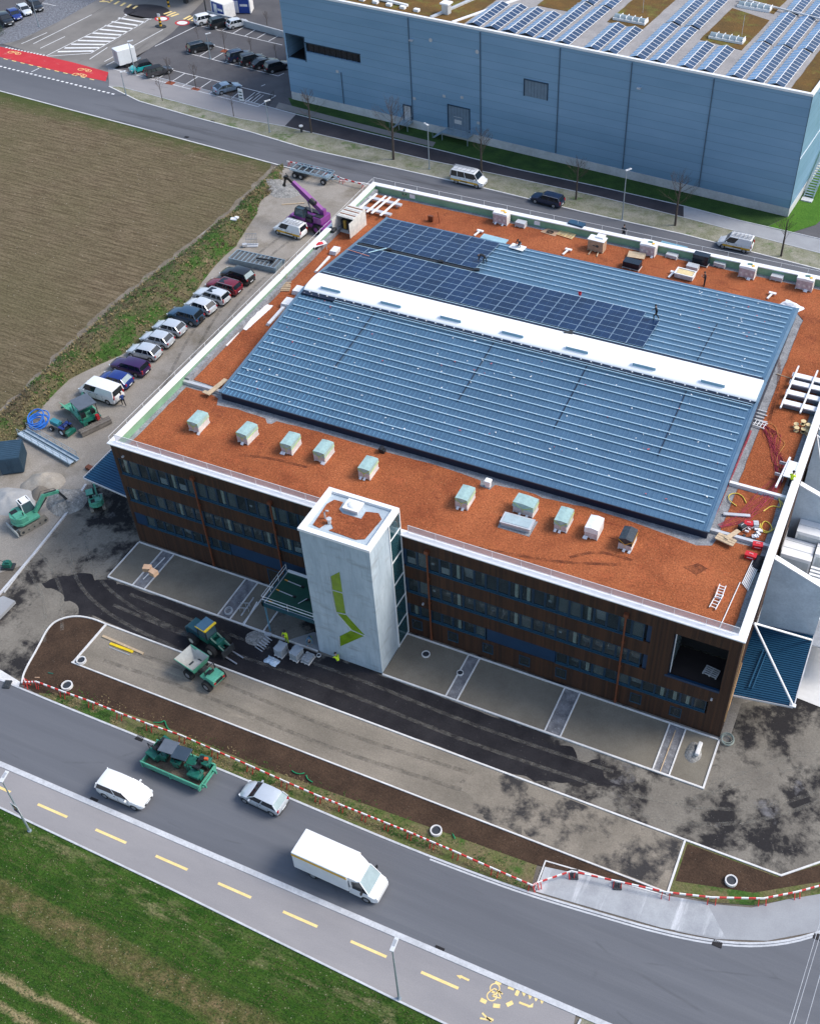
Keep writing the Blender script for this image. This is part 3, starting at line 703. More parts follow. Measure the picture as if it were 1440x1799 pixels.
for x in range(2, 50, 3):
    for z in (.14, 4.72, 8.12): b.box(x + .6, x + .9, 1.1, 1.4, z, z + (2.9 if z > 4 else 4.3), 2)
for x in (6, 12, 18, 33, 39, 45): b.box(x, x + .12, .8, 5.5, .14, 11, 0)
b.build('interior', [m_int, m_floor_i, m_post], office)
b = MB()
b.box(-.18, 57.38, -.18, .5, 12.38, H); b.box(-.18, .5, .5, 51.3, 12.38, H); b.box(56.7, 57.38, .5, 51.3, 12.38, H); b.box(.5, 56.7, 50.65, 51.3, 12.38, H)
b.build('coping', m_white_m, office, bevel=.02)
b = MB()
b.box(.36, .42, .36, 50.8, TZ - .05, 12.37); b.box(56.78, 56.84, .36, 50.8, TZ - .05, 12.37); b.box(.42, 56.78, 50.74, 50.8, TZ - .05, 12.37); b.box(.42, 56.78, .36, .42, TZ - .05, 12.37)
b.build('parapet_lining', m_green_up, office)
b = MB(); b.box(.43, 56.77, .43, 50.73, TZ - .05, TZ); b.build('gravel_border', m_gstone, office)
b = MB(); b.box(.43, .9, 11.0, 50.5, TZ, 12.08); b.build('insulated_kerb', m_gstone, office)
def wob(pts, amp=.06, step=1.2, seed=0):
    out = []
    for i, p in enumerate(pts):
        q = pts[(i + 1) % len(pts)]; L = math.hypot(q[0] - p[0], q[1] - p[1]); n = max(1, int(L / step))
        for k in range(n):
            t = k / n; x, y = p[0] + (q[0] - p[0]) * t, p[1] + (q[1] - p[1]) * t
            out.append((x + amp * mnoise.noise((x * .9, y * .9, seed)), y + amp * mnoise.noise((x * .9, y * .9, seed + 9))))
    return out
b = MB()
def N2(x, y): return G2(x, y, TZ)
zf = lambda X, Y, x0=180, y0=680, s=.2639: N2(x0 + X * s, y0 + Y * s)
front = [(.95, .85), (22.2, .85), (22.2, .55), (29.3, .55), (29.3, .85), (56.2, .85), (56.2, 10.6), (52.6, 10.6), (52.4, 9.5), (51.2, 9.0)]
zg = lambda X, Y: N2(700 + X * .2778, 780 + Y * .2778)
front += [zg(1440, 480), zg(1180, 400), zg(905, 345), zg(860, 322), zg(760, 290), zg(610, 262), zg(575, 292), zg(510, 268), zg(520, 232), zg(330, 168), zg(120, 105), zg(0, 75)]
front += [zf(1440, 300), zf(1160, 230), zf(1130, 248), zf(1098, 245), zf(1085, 212), zf(900, 150), zf(760, 122), zf(770, 78), zf(740, 55), (1.0, 10.3)]
b.prism(wob(front, .10, .9), TZ, TZ + .05)
b.prism(wob([(.95, 11.5), (4.5, 11.4), (4.5, 28), (4.7, 44.6), (51.8, 44.9), (52.5, 44), (52.5, 17.6), (56.2, 17.6), (56.2, 50.1), (.95, 50.2)], .08, 1, 3), TZ, TZ + .05)
b.prism(wob([(52.6, 11.5), (56.2, 11.6), (56.2, 16.8), (52.6, 16.9)], .08, 1, 5), TZ, TZ + .05)
b.build('red_substrate', m_sedum, office)
m_upst = mat('zinc_upstand', (.55, .56, .58), .5, .3)
b = MB(); b.box(.43, 5.0, 10.62, 10.95, TZ, TZ + .35); b.box(51.8, 56.76, 17.05, 17.35, TZ, TZ + .35, 1); b.box(51.8, 56.76, 10.9, 11.2, TZ, TZ + .3)
b.build('roof_upstand', [m_upst, m_white_m], office)
mk = MB(); 
for P_s in ([(840, 962), (900, 975), (960, 985), (1010, 990), (1090, 993)], [(1000, 980), (1050, 968), (1110, 985)], [(420, 800), (480, 806), (540, 822)], [(1340, 560), (1375, 640), (1350, 740)]): strip(mk, smooth_path([N2(*q) for q in P_s], 2), .3, TZ + .051, TZ + .056)
mk.prism(wob([N2(1200, 998), N2(1225, 990), N2(1242, 1000), N2(1222, 1012)], .1, .4), TZ + .051, TZ + .056)
mk.build('substrate_track', mark_mat('dark_substrate_track', (.12, .035, .018), .42, .8), office)
# safety railing round the roof
b = MB(); bn = MB()
def rail_run(mb, p, q, step=2.4, h=.8, z=H, post=.03, net=None):
    p, q = Vector((p[0], p[1], z)), Vector((q[0], q[1], z)); n = max(1, round((q - p).length / step)); up = Vector((0, 0, h))
    for k in range(n + 1): c = p.lerp(q, k / n); mb.bar(c, c + up, post, post)
    mb.bar(p + up, q + up, post, post)
    if net is not None:
        net.add([p + Vector((0, 0, .05)), q + Vector((0, 0, .05)), q + up, p + up], [(0, 1, 2, 3)])
rail_run(b, (.45, .35), (22.3, .35), net=bn); rail_run(b, (29.4, .35), (56.7, .35), net=bn)
rail_run(b, (-.1, .2), (-.1, 51.1), 2.6, .5, H, .02); rail_run(b, (0, 51.2), (57, 51.2), 2.8, .62, H, .022); rail_run(b, (56.95, .4), (56.95, 51), 2.6, .4, H, .02)
rl = b.build('roof_railing', m_white_m, office); bn.build('railing_infill', m_net, rl)

# ---- windows
WW = 1.03
def win_mesh(kind, w=WW - .02, h=1.9):
    m = MB(); f = .075
    m.box(0, f, .04, .16, 0, h); m.box(w - f, w, .04, .16, 0, h); m.box(f, w - f, .04, .16, 0, .2, 1); m.box(f, w - f, .04, .16, h - f, h)
    m.box(f, w - f, .10, .115, .2, h - f, 2)
    m.box(-.01, w + .01, -.05, .04, -.02, .05, 1)
    if kind == 1: m.box(w * .45, w * .72, .14, .24, .1, h - .1, 3)
    if kind == 2: m.box(f + .04, w - f - .1, .125, .135, .28, h * .5, 4)
    if kind == 3: m.box(.25, .5, .125, .13, .9, 1.15, 4)
    if kind == 4: m.add([(f, .12, h - f), (w - f, .12, h - f), (w - f, .55, .25), (f, .55, .25)], [(0, 1, 2, 3)], 4)
    if kind == 6: m.box(f + .01, w - f - .01, .125, .13, .2, h - f, 6)  # grey sheet added behind the pane to stand in for its reflection
    if kind == 5: m.box(.15, w - .1, .6, 1.6, .3, .36, 5); m.box(.2, .26, .7, 1.5, .36, .8, 5)
    return m
WM = [m_wfr, m_sill, m_glass, m_post, m_paper, m_floor_i, mat('reflection_grey_sheet', (.26, .285, .285), .8)]
def win_row(name, x0, n, z, h, seed, pattern=None, w=WW):
    rnd = random.Random(seed); protos = {}
    for i in range(n):
        k = pattern[i] if pattern else rnd.choice([0, 0, 0, 0, 1, 5, 0, 0, 3, 5])
        if k == 0 and rnd.random() < (.7 if x0 < 20 else .3): k = 6
        if k not in protos:
            protos[k] = win_mesh(k, w - .02, h).build(name, WM, office, loc=(x0 + i * w, 0, z))
        else:
            c = protos[k].copy(); c.location = (x0 + i * w, 0, z); S.collection.objects.link(c)
win_row('window', .4, 21, 8.85, 1.98, 1, [1, 0, 0, 0, 2, 1, 2, 0, 0, 0, 1, 0, 0, 3, 0, 1, 0, 0, 0, 0, 0])
win_row('window', .4, 21, 5.5, 1.78, 2, [1, 0, 0, 0, 5, 1, 5, 5, 5, 5, 1, 5, 5, 5, 1, 5, 1, 2, 1, 0, 0])
win_row('window', 29.2, 20, 8.85, 1.98, 3, [2, 0, 3, 2, 1, 4, 0, 0, 0, 1, 1, 0, 3, 0, 0, 1, 4, 0, 3, 0])
win_row('window', 29.2, 20, 5.5, 1.78, 4, [5, 0, 3, 5, 1, 5, 5, 5, 5, 1, 0, 5, 5, 3, 1, 5, 5, 5, 5, 5])
win_row('ground_floor_window', 1.6, 9, 2.5, 1.48, 5, [0, 5, 0, 5, 4, 0, 0, 0, 0])
win_row('ground_floor_window', 29.2, 7, 2.5, 1.48, 6, [1, 0, 0, 0, 1, 5, 0])
win_row('ground_floor_window', 42.75, 12, 2.5, 1.48, 7, [0, 5, 1, 0, 0, 0, 4, 0, 1, 1, 1, 0], 1.07)
b = MB(); b.box(.36, 1.58, .03, .2, 2.47, 3.98); b.box(10.95, 19.3, .03, .2, 2.47, 3.98); b.box(36.5, 42.7, .03, .2, 2.47, 3.98); b.box(51.9, 56.35, -.03, .2, 5.5, 5.75); b.box(22.1, 22.7, .1, .3, 5.45, 10.85); b.box(50.0, 50.34, .1, .3, 5.45, 10.85)
b.box(28.9, 29.18, .1, .3, 2.45, 10.85)
b.build('blue_panel', m_bluep, office)
def small_window(x, z=.75):
    m = MB(); m.box(-.5, .5, -.04, .02, 0, .12, 1); m.box(-.5, -.42, -.03, .02, .12, 1.25); m.box(.42, .5, -.03, .02, .12, 1.25); m.box(-.42, .42, -.03, .02, 1.17, 1.25)
    m.box(-.42, .42, -.02, -.01, .12, 1.17, 2); return m
p0 = None
for x in (29.85, 33.3, 36.6, 40.0, 43.3, 49.9, 53.3):
    if p0 is None: p0 = small_window(0).build('casement_window', WM[:3], office, loc=(x, 0, .75))
    else:
        c = p0.copy(); c.location = (x, 0, .75); S.collection.objects.link(c)
b = MB(); b.box(0, .1, -.03, .05, 0, 2.2); b.box(1.1, 1.2, -.03, .05, 0, 2.2); b.box(.1, 1.1, -.03, .05, 2.1, 2.2); b.box(.1, 1.1, -.01, .04, .02, 2.1, 1)
b.build('glass_door', [m_wfr, m_glass], office, loc=(14.6, 0, .05))
b = MB(); b.box(19.45, 19.6, .02, .3, .02, 4); b.box(19.6, 22.6, .1, .15, .05, 3.95, 1)
for x in (20.6, 21.6): b.box(x, x + .08, .04, .1, .05, 3.95)
b.build('entrance_glazing', [m_wfr, m_glass], office)
# recessed loggia at the right end
b = MB(); b.box(52.1, 56.35, 3.4, 3.5, 5.75, 10.85); b.box(52.1, 56.35, .36, 3.4, 5.45, 5.6, 1); b.box(52.1, 56.35, .36, 3.4, 10.8, 10.86); b.box(52.0, 52.1, .36, 3.4, 5.6, 10.8)
b.box(56.28, 56.35, .36, 3.4, 5.6, 10.8)
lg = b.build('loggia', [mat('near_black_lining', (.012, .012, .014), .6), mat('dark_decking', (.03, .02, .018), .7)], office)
b = MB(); b.box(52.12, 52.2, .36, 3.4, 5.6, 10.8, 0); b.box(52.2, 52.27, .4, .5, 5.6, 10.8, 1); b.box(52.2, 52.25, .5, 3.3, 6.0, 10.7, 2)
b.build('loggia_glazing', [m_wfr, m_white_m, mat('pale_glazing', (.16, .22, .24), .15)], lg)
b = MB(); 
for k in range(5): b.box(0, 1.2, k * .2, k * .2 + .12, .1, .13)
for k in range(3): b.box(k * .55, k * .55 + .1, 0, .92, 0, .1)
m_wood = mat('pale_pallet_wood', (.50, .38, .25), .8, var=.25, scale=3)
m_woodw = mat('whitewashed_wood', (.62, .58, .55), .8, var=.2, scale=3)
tag(b.build('pallet', m_woodw, loc=(54.6, 1.3, 5.62), rot=(0, 0, -.15)), 'small white wooden pallet lying inside the dark recess of the brown facade', 'pallet')
# rust red downpipes
m_rust = mat('copper_downpipe', (.20, .065, .03), .5, .3)
for x in (8.6, 16.45, 31.25, 48.25):
    m = MB(); m.tube([(0, -.16, 11.3), (.0, -.16, 8), (0, -.16, .55)], .085, 8); m.box(-.18, .18, -.3, 0, 11.2, 11.55); m.cyl((0, -.16, .2), (0, -.16, .6), .12, n=8)
    m.box(-.12, .12, -.2, 0, 5, 5.08); m.box(-.12, .12, -.2, 0, 8, 8.08)
    m.build('downpipe', m_rust, office, smooth=40, loc=(x, 0, 0))
b = MB()
for x in (1.2, 30.6, 55.9): b.ob((x, -.1, 11.3 if x < 20 else 4.6), (.16, .2, .14))
b.build('wall_lamp', m_upst, office)
# ---- hall
HX0, HX1, HY0, HY1, HE, HR = 5.15, 51.75, 10.1, 44.4, 12.48, 14.18
HYM = 27.3
SL = (HR - HE) / (25.8 - HY0)
def hz(y): return HE + SL * (y - HY0) if y < HYM else HE + SL * (HY1 - y)
m_roofm = mat('blue_grey_sheet_metal', (.135, .24, .335), .33, .68, var=.10, scale=.25, obj=False)
m_fasc = mat('navy_fascia', (.006, .012, .032), .4, var=.1)
m_rail = mat('pale_rail', (.50, .68, .77), .35, .4, var=.06)
b = MB()
b.box(HX0, HX1, HY0, HY0 + .1, TZ, HE - .03); b.box(HX0, HX1, HY1 - .1, HY1, TZ, HE - .03)
for x in (HX0, HX1 - .1): b.add([(x, HY0 + .1, TZ), (x + .1, HY0 + .1, TZ), (x, HY1 - .1, TZ), (x + .1, HY1 - .1, TZ), (x, HY0 + .1, HE - .03), (x + .1, HY0 + .1, HE - .03), (x, HY1 - .1, HE - .03), (x + .1, HY1 - .1, HE - .03), (x, HYM, HR - .05), (x + .1, HYM, HR - .05)],
    [(0, 4, 8, 6, 2), (1, 3, 7, 9, 5), (4, 5, 9, 8), (8, 9, 7, 6)])
b.build('hall_fascia', m_fasc, office)
b = MB()
def slab(y0, y1, th=.09):
    z0_, z1_ = hz(y0), hz(y1); x0, x1 = HX0 - .12, HX1 + .12
    b.add([(x0, y0, z0_), (x1, y0, z0_), (x1, y1, z1_), (x0, y1, z1_), (x0, y0, z0_ - th), (x1, y0, z0_ - th), (x1, y1, z1_ - th), (x0, y1, z1_ - th)],
          [(0, 1, 2, 3), (7, 6, 5, 4), (0, 4, 5, 1), (1, 5, 6, 2), (2, 6, 7, 3), (3, 7, 4, 0)])
slab(HY0 - .15, 25.9); slab(28.8, HY1 + .15)
x = HX0 + .2
while x < HX1 - .3:
    b.bar((x, HY0 - .1, hz(HY0) + .0), (x, 25.8, hz(25.8) + .02), .035, .08); b.bar((x, 28.9, hz(28.9) + .02), (x, HY1 + .1, hz(HY1) + .0), .035, .08); x += .415
hroof = b.build('hall_roof', m_roofm, office)
b = MB()
for x_ in (HX0 - .14, HX1 - .16):
    b.add([(x_, HY0 - .15, HE + .03), (x_ + .3, HY0 - .15, HE + .03), (x_ + .3, 25.8, HR + .06), (x_, 25.8, HR + .06)], [(0, 1, 2, 3)])
    b.add([(x_, 28.9, HR + .06), (x_ + .3, 28.9, HR + .06), (x_ + .3, HY1 + .15, HE + .03), (x_, HY1 + .15, HE + .03)], [(0, 1, 2, 3)])
    b.bar((x_ + .15, 25.8, HR), (x_ + .15, 28.9, HR), .3, .12)
b.build('verge_flashing', mat('zinc_flashing', (.16, .25, .33), .4, .5), hroof)
ry = []
y = 10.75
for i in range(16): ry.append(y); y += (1.10 if i % 2 else .86)
ry2 = []
y = 29.55
for i in range(15): ry2.append(y); y += (1.13 if i % 2 else .92)
b = MB()
for y in ry: b.bar((HX0 + .25, y, hz(y) + .08), (HX1 - .5, y, hz(y) + .08), .09, .08)
for y in ry2: b.bar((HX0 + .25, y, hz(y) + .08), (HX1 - .5, y, hz(y) + .08), .09, .08)
b.build('mounting_rail', m_rail, hroof)['kind'] = 'stuff'
rnd = random.Random(21); b = MB()
for y in ry + ry2:
    x = HX0 + .5
    while x < HX1 - .6:
        if not (y > 29 and x < 20) and rnd.random() < .45: b.ob((x, y - .05, hz(y) + .13), (.07, .05, .05))
        x += .83
for k in range(300):
    x, y = rnd.uniform(HX0 + .6, HX1 - .8), rnd.choice([rnd.uniform(10.8, 25.4), rnd.uniform(38, 44)] if rnd.random() < .8 else [rnd.uniform(29.5, 44)])
    if y > 29 and x < 41: continue
    b.ob((x, y, hz(y) + .1), (rnd.uniform(.05, .22), rnd.uniform(.04, .1), .05), rnd.uniform(0, 3), rnd.choice([0, 0, 0, 1]))
tag(b.build('clamp', [m_white_m, mat('faded_red_plastic', (.5, .12, .14), .6)], hroof), kind='stuff')
b = MB()
for (p, q) in (((1209, 682), (1163, 783)), ((872, 600), (822, 700)), ((668, 543), (612, 640)), ((1035, 640), (990, 740))):
    x = G(*p, 13.8).x; b.box(x, x + .06, 13, 25.6, 0, 0) if 0 else b.bar((x, 16.5, hz(16.5) + .05), (x, 25.6, hz(25.6) + .05), .07, .1)
x = G(1262, 565, 13.1).x; b.bar((x, 30, hz(30) + .05), (x, 37.5, hz(37.5) + .05), .07, .1)
b.build('expansion_joint', m_fasc, hroof)
b = MB()
b.bar((HX0 + .2, 25.35, hz(25.35) + .1), (HX1 - .3, 25.35, hz(25.35) + .1), .5, .1, 0)
b.bar((HX0 + 4, 24.95, hz(24.95) + .16), (HX1 - .3, 24.95, hz(24.95) + .16), .06, .1, 1); b.bar((HX0 + 4, 25.2, hz(25) + .2), (HX1 - .3, 25.2, hz(25) + .2), .05, .06, 1)
for k in range(46): b.ob((HX0 + 1 + k, 25.5, hz(25.5) + .2), (.12, .08, .08), 0, 2)
b.bar((HX0 + .2, 29.25, hz(29.25) + .1), (HX1 - .3, 29.25, hz(29.25) + .1), .35, .1, 0)
b.build('cable_tray', [m_fasc, m_rail, m_white_m], hroof)
# barrel skylight
m_skyl = mat('opal_skylight', (.86, .87, .88), .35, var=.02, scale=.3)
b = MB(); secs = []
for k in range(13):
    t = pi * k / 12; secs.append((27.35 - 1.72 * cos(t), 14.12 + .52 * sin(t) ** .7))
b.add([(x, y, z) for x in (5.35, 51.6) for y, z in secs], [(i, i + 13, i + 14, i + 1) for i in range(12)] + [tuple(range(13)), tuple(range(25, 12, -1))])
b.build('barrel_skylight', m_skyl, office, smooth=50)
sk = S.collection.objects['barrel_skylight']
b = MB(); b.box(5.3, 51.65, 25.62, 25.78, 13.95, 14.3); b.box(5.3, 51.65, 28.92, 29.08, 13.95, 14.3)
b.build('skylight_kerb', m_wfr, sk)
vx = [G(px, py, 14.7).x for px, py in ((589, 500), (693, 527), (797, 553), (905, 580), (1018, 607), (1134, 638), (1254, 668))]
fl = None
for x in vx:
    if fl is None:
        m = MB(); m.ob((0, 0, 0), (2.2, .10, .42), 0, 0, rx=.0); m.ob((0, .1, .2), (2.26, .35, .05), 0, 1)
        fl = m.build('vent_flap', [mat('grey_vent', (.22, .38, .48), .5), m_skyl], sk, loc=(x, 26.25, 14.66))
    else: c = fl.copy(); c.location = (x, 26.25, 14.66); S.collection.objects.link(c)
    
# ---- photovoltaic panels on the rear slope
def pv_mesh():
    m = MB(); w, d = 1.70, 1.105
    m.box(0, w, 0, d, 0, .035, 0); m.box(.035, w - .035, .035, d - .035, .035, .037, 1)
    return m
def cell_mat():
    m, nt, b = base('solar_cells')
    co = coords(nt, obj=True); sep = _n(nt, 'ShaderNodeSeparateXYZ'); nt.links.new(co, sep.inputs[0])
    lx = math_(nt, 'FRACT', math_(nt, 'DIVIDE', math_(nt, 'SUBTRACT', sep.outputs[0], .022), .1656))
    ly = math_(nt, 'FRACT', math_(nt, 'DIVIDE', math_(nt, 'SUBTRACT', sep.outputs[1], .022), .177))
    g = math_(nt, 'MAXIMUM', rng(nt, lx, .0, .09, 1, 0), rng(nt, ly, 0, .07, .5, 0))
    mid = rng(nt, math_(nt, 'ABSOLUTE', math_(nt, 'SUBTRACT', sep.outputs[0], .85)), .005, .018, .9, 0)
    v = rng(nt, noise(nt, coords(nt), .3, 3), .3, .7, .7, 1.35)
    c = mix(nt, math_(nt, 'MAXIMUM', math_(nt, 'MULTIPLY', g, .45), mid), (.004, .019, .062), (.045, .10, .20))
    cc = _n(nt, 'ShaderNodeCombineColor')
    for i in range(3): nt.links.new(v, cc.inputs[i])
    c = mix(nt, 1.0, c, cc.outputs[0], 'MULTIPLY')
    nt.links.new(c, b.inputs['Base Color']); b.inputs['Roughness'].default_value = .2; b.inputs['Specular IOR Level'].default_value = .3
    return m
m_cell = cell_mat(); m_alu = mat('aluminium_frame', (.24, .34, .45), .4, .3)
pos = []
for r_ in range(6):
    for c_ in range(20):
        if r_ == 5 and c_ >= 19: continue
        pos.append((5.45 + c_ * 1.722, 29.75 + r_ * 1.125))
for r_ in range(6):
    n_ = 8
    for c_ in range(n_): pos.append((5.45 + c_ * 1.722, 37.35 + r_ * 1.125))
tilt = -math.atan(SL)
mesh0 = None; rest = MB(); k = 0
for x, y in pos:
    z = hz(y) + .13
    if k < 100:
        if mesh0 is None: mesh0 = pv_mesh().build('solar_panel', [m_alu, m_cell], hroof, loc=(x, y, z), rot=(tilt, 0, 0))
        else: c = mesh0.copy(); c.location = (x, y, z); S.collection.objects.link(c)
    else:
        c = MB(); old = rest.T; rest.T = Matrix.Translation((x, y, z)) @ Matrix.Rotation(tilt, 4, 'X')
        w, d = 1.70, 1.105; rest.box(0, w, 0, d, 0, .035, 0); rest.box(.035, w - .035, .035, d - .035, .035, .037, 1)
        rest.T = old
    k += 1
def cell_mat2():
    m = m_cell.copy(); m.name = 'solar_cells_far'; nt = m.node_tree
    for n in nt.nodes:
        if n.type == 'TEX_COORD':
            g = nt.nodes.new('ShaderNodeNewGeometry')
            vm = nt.nodes.new('ShaderNodeVectorMath'); vm.operation = 'SUBTRACT'; vm.inputs[1].default_value = (5.45, 37.35, 0)
            vd = nt.nodes.new('ShaderNodeVectorMath'); vd.operation = 'MODULO'; vd.inputs[1].default_value = (1.722, 1.125, 1)
            nt.links.new(g.outputs['Position'], vm.inputs[0]); nt.links.new(vm.outputs[0], vd.inputs[0])
            for l in list(nt.links):
                if l.from_node == n: nt.links.new(vd.outputs[0], l.to_socket)
    return m
tag(rest.build('solar_panels', [m_alu, cell_mat2()], hroof), kind='stuff')
b = MB(); b.bar((5.5, 36.85, hz(36.9) + .16), (19.4, 36.85, hz(36.9) + .16), .35, .1)
for x in (9.3, 15.4, 19.6): b.ob((x, 36.9, hz(37) + .3), (.5, .35, .2), .3)
b.build('cable_duct', mat('black_plastic', (.012, .012, .014), .5), hroof)

# ---- stair tower
tw = MB(); TX0, TX1, TY0, TH = 22.7, 28.9, -5.1, 15.42
tw.box(TX0, TX1, TY0, -1.95, 0.0, TH - .25)
tw.box(TX0, 28.55, -1.95, -.03, 0, TH - .25)
def conc_mat():
    m, nt, b = base('tower_concrete')
    co = coords(nt); n1 = noise(nt, coords(nt, (1, 1, .35)), .55, 6, .7, .5); n2 = noise(nt, coords(nt, (6, 6, .5)), 1.0, 4, .7)
    c = mix(nt, rng(nt, n1, .3, .7), (.32, .39, .445), (.50, .575, .625))
    c = mix(nt, rng(nt, n2, .5, .72, 0, .75), c, (.28, .33, .375))
    n3 = noise(nt, coords(nt, (.6, .6, 2.2), rz=0), .6, 4, .6)
    c = mix(nt, rng(nt, n3, .55, .7, 0, .6), c, (.24, .26, .28))
    sep = _n(nt, 'ShaderNodeSeparateXYZ'); nt.links.new(co, sep.inputs[0])
    fz = math_(nt, 'FRACT', math_(nt, 'DIVIDE', sep.outputs[2], 3.05)); fx = math_(nt, 'FRACT', math_(nt, 'DIVIDE', math_(nt, 'SUBTRACT', sep.outputs[0], 22.7), 2.07))
    l = math_(nt, 'MAXIMUM', rng(nt, fz, .0, .012, .5, 0), rng(nt, fx, 0, .014, .3, 0))
    c = mix(nt, l, c, (.22, .24, .26))
    nt.links.new(c, b.inputs['Base Color']); b.inputs['Roughness'].default_value = .75
    bump(nt, b, n1, .15, .03); return m
m_tower = conc_mat()
stair = tw.build('stair_tower', m_tower, office)
b = MB(); b.box(TX0 - .08, TX1 + .08, TY0 - .08, TY0 + .38, TH - .25, TH); b.box(TX0 - .08, TX0 + .38, TY0 + .38, -.4, TH - .25, TH); b.box(TX1 - .38, TX1 + .08, TY0 + .38, -.4, TH - .25, TH); b.box(TX0 - .08, TX1 + .08, -.4, -.02, TH - .25, TH)
b.build('tower_coping', m_white_m, stair)
b = MB(); b.box(TX0 + .38, TX1 - .38, TY0 + .38, -.4, TH - .4, TH - .38 + .12)
b.build('tower_gravel', m_gstone, stair)
tr = TH - .24
sed = wob([(23.45, -4.2), (24.1, -4.3), (24.3, -3.75), (24.75, -3.55), (25.1, -3.9), (24.9, -4.25), (27.3, -4.3), (27.95, -4.0), (28.15, -1.5), (27.6, -1.0), (26.6, -1.25), (26.65, -2.1), (25.0, -2.15), (24.5, -1.8), (24.4, -1.0), (23.6, -1.0), (23.3, -1.7)], .05, .5, 2)
b = MB(); b.prism(sed, tr, tr + .04); b.build('tower_substrate', m_sedum, stair)
b = MB(); b.box(-.62, .62, -.5, .5, 0, .35, 1); b.box(-.7, .7, -.58, .58, .35, .45, 0); b.ball((0, 0, .43), .5, 0, 12, (1.05, .85, .35))
b.build('roof_hatch', [m_white_m, m_upst], stair, loc=(25.55, -1.35, tr), smooth=40)
b = MB(); b.tube([(0, 0, 0), (0, 0, .7), (.1, .1, .85), (.3, .15, .85)], .07, 8); b.tube([(.55, -.3, 0), (.55, -.3, .45)], .16, 10); b.tube([(.55, -.3, .45), (.55, -.3, .52)], .22, 10)
b.build('vent_pipe', m_upst, stair, loc=(24.0, -3.2, tr), smooth=40)
# slot windows in the shape of a bent arrow
m_lime = mat('lime_glass', (.17, .28, .012), .25, var=.25, scale=1.2, coat=.5)
b = MB()
for q in ([(25.08, 10.84), (25.95, 11.72), (25.95, 9.28), (25.04, 9.22)], [(25.04, 9.12), (25.95, 9.18), (25.97, 6.62), (25.12, 6.46)],
          [(25.13, 6.36), (25.99, 6.5), (27.58, 4.58), (26.36, 4.74)], [(25.09, 3.25), (26.36, 4.66), (27.56, 4.50), (25.02, 1.86)]):
    b.xz(q, -5.125, -5.10, 0)
for p, q in (((24.98, 9.17), (26.02, 9.23)), ((25.05, 6.4), (26.05, 6.56)), ((26.3, 4.7), (27.75, 4.52)), ((25.08, 6.42), (26.36, 4.72)), ((25.0, 10.8), (24.95, 9.2)), ((24.95, 9.2), (25.05, 6.42)), ((25.0, 3.2), (24.95, 1.8))):
    b.bar((p[0], -5.15, p[1]), (q[0], -5.15, q[1]), .06, .05, 1)
b.build('arrow_window', [m_lime, mat('pale_reveal', (.5, .53, .52), .7)], stair)
b = MB()   # glazed strip of the stair on its right face
b.box(28.88, 28.98, -1.95, -1.85, 0, TH - .26, 0); b.box(28.88, 28.98, -.1, 0, 0, TH - .26, 0)
for z in (.05, 2.6, 5.2, 7.9, 10.6, 13.2, 15.0): b.box(28.88, 28.96, -1.85, -.1, z, z + .12, 0)
b.box(28.9, 28.92, -1.85, -.1, .1, TH - .3, 1)
b.build('stair_glazing', [m_white_m, m_glass_t], stair)
# skylight and vent on the front terrace
b = MB(); b.prism([N2(700 + X * .2778, 780 + Y * .2778) for X, Y in ((665, 440), (880, 495), (825, 590), (625, 530))], TZ + .05, TZ + .07, 2)
c0 = Vector((36.95, 5.45, TZ)); b.ob(c0 + Vector((0, 0, .25)), (2.5, 1.15, .4), .03, 0); b.ob(c0 + Vector((0, 0, .5)), (2.7, 1.3, .1), .03, 0); b.ob(c0 + Vector((0, 0, .55)), (2.35, 1.0, .06), .03, 1)
b.build('roof_skylight', [m_upst, mat('pale_glass', (.38, .47, .5), .1), m_gstone], office)

# ---- entrance canopies
m_corr = mat('blue_corrugated', (.012, .075, .15), .45, .2, var=.1)
def corr_roof(name, pts, par=office, n=26, mm=m_corr, th=.1):
    m = MB(); A_, B_, C_, D_ = [Vector(p) for p in pts]   # A-B outer front to wall, D-C rear
    m.add([A_, B_, C_, D_, A_ - Vector((0, 0, th)), B_ - Vector((0, 0, th)), C_ - Vector((0, 0, th)), D_ - Vector((0, 0, th))], [(0, 1, 2, 3), (7, 6, 5, 4), (0, 4, 5, 1), (1, 5, 6, 2), (2, 6, 7, 3), (3, 7, 4, 0)])
    for k in range(n):
        t = (k + .5) / n; m.bar(A_.lerp(D_, t) + Vector((0, 0, .03)), B_.lerp(C_, t) + Vector((0, 0, .03)), .10, .07)
    o = m.build(name, mm, par); e = MB(); e.bar(A_ + Vector((0, -.06, -.02)), B_ + Vector((0, -.06, -.02)), .08, .16); e.bar(A_ + Vector((-.06 if A_.x < B_.x else .06, 0, 0)), D_ + Vector((-.06 if A_.x < B_.x else .06, 0, 0)), .08, .16)
    e.build('canopy_trim', m_upst, o); return o
corr_roof('side_canopy', [(-6.5, 1.6, 4.5), (-.02, 1.4, 3.9), (-.02, 9.2, 3.9), (-6.5, 9.2, 4.5)])
cr = corr_roof('side_canopy', [(61.95, 1.5, 4.9), (57.22, 1.3, 4.2), (57.22, 9.3, 4.2), (61.95, 9.3, 4.9)], n=34)
b = MB(); b.tube([(57.4, 3.8, 10.4), (61.9, 8.7, 5.0)], .09, 8); b.tube([(57.4, 3.8, 10.4), (61.9, 1.6, 5.0)], .09, 8); b.ob((61.9, 1.6, 4.95), (.5, .3, .1))
b.build('canopy_strut', m_white_m, cr)
b = MB(); b.tube([(58.3, 2.2, 4.6), (58.5, 6.5, 4.6)], .06, 6); b.tube([(58.6, 2.2, 4.6), (58.8, 6.5, 4.6)], .05, 6); b.build('rolled_gutter', m_corr, cr)
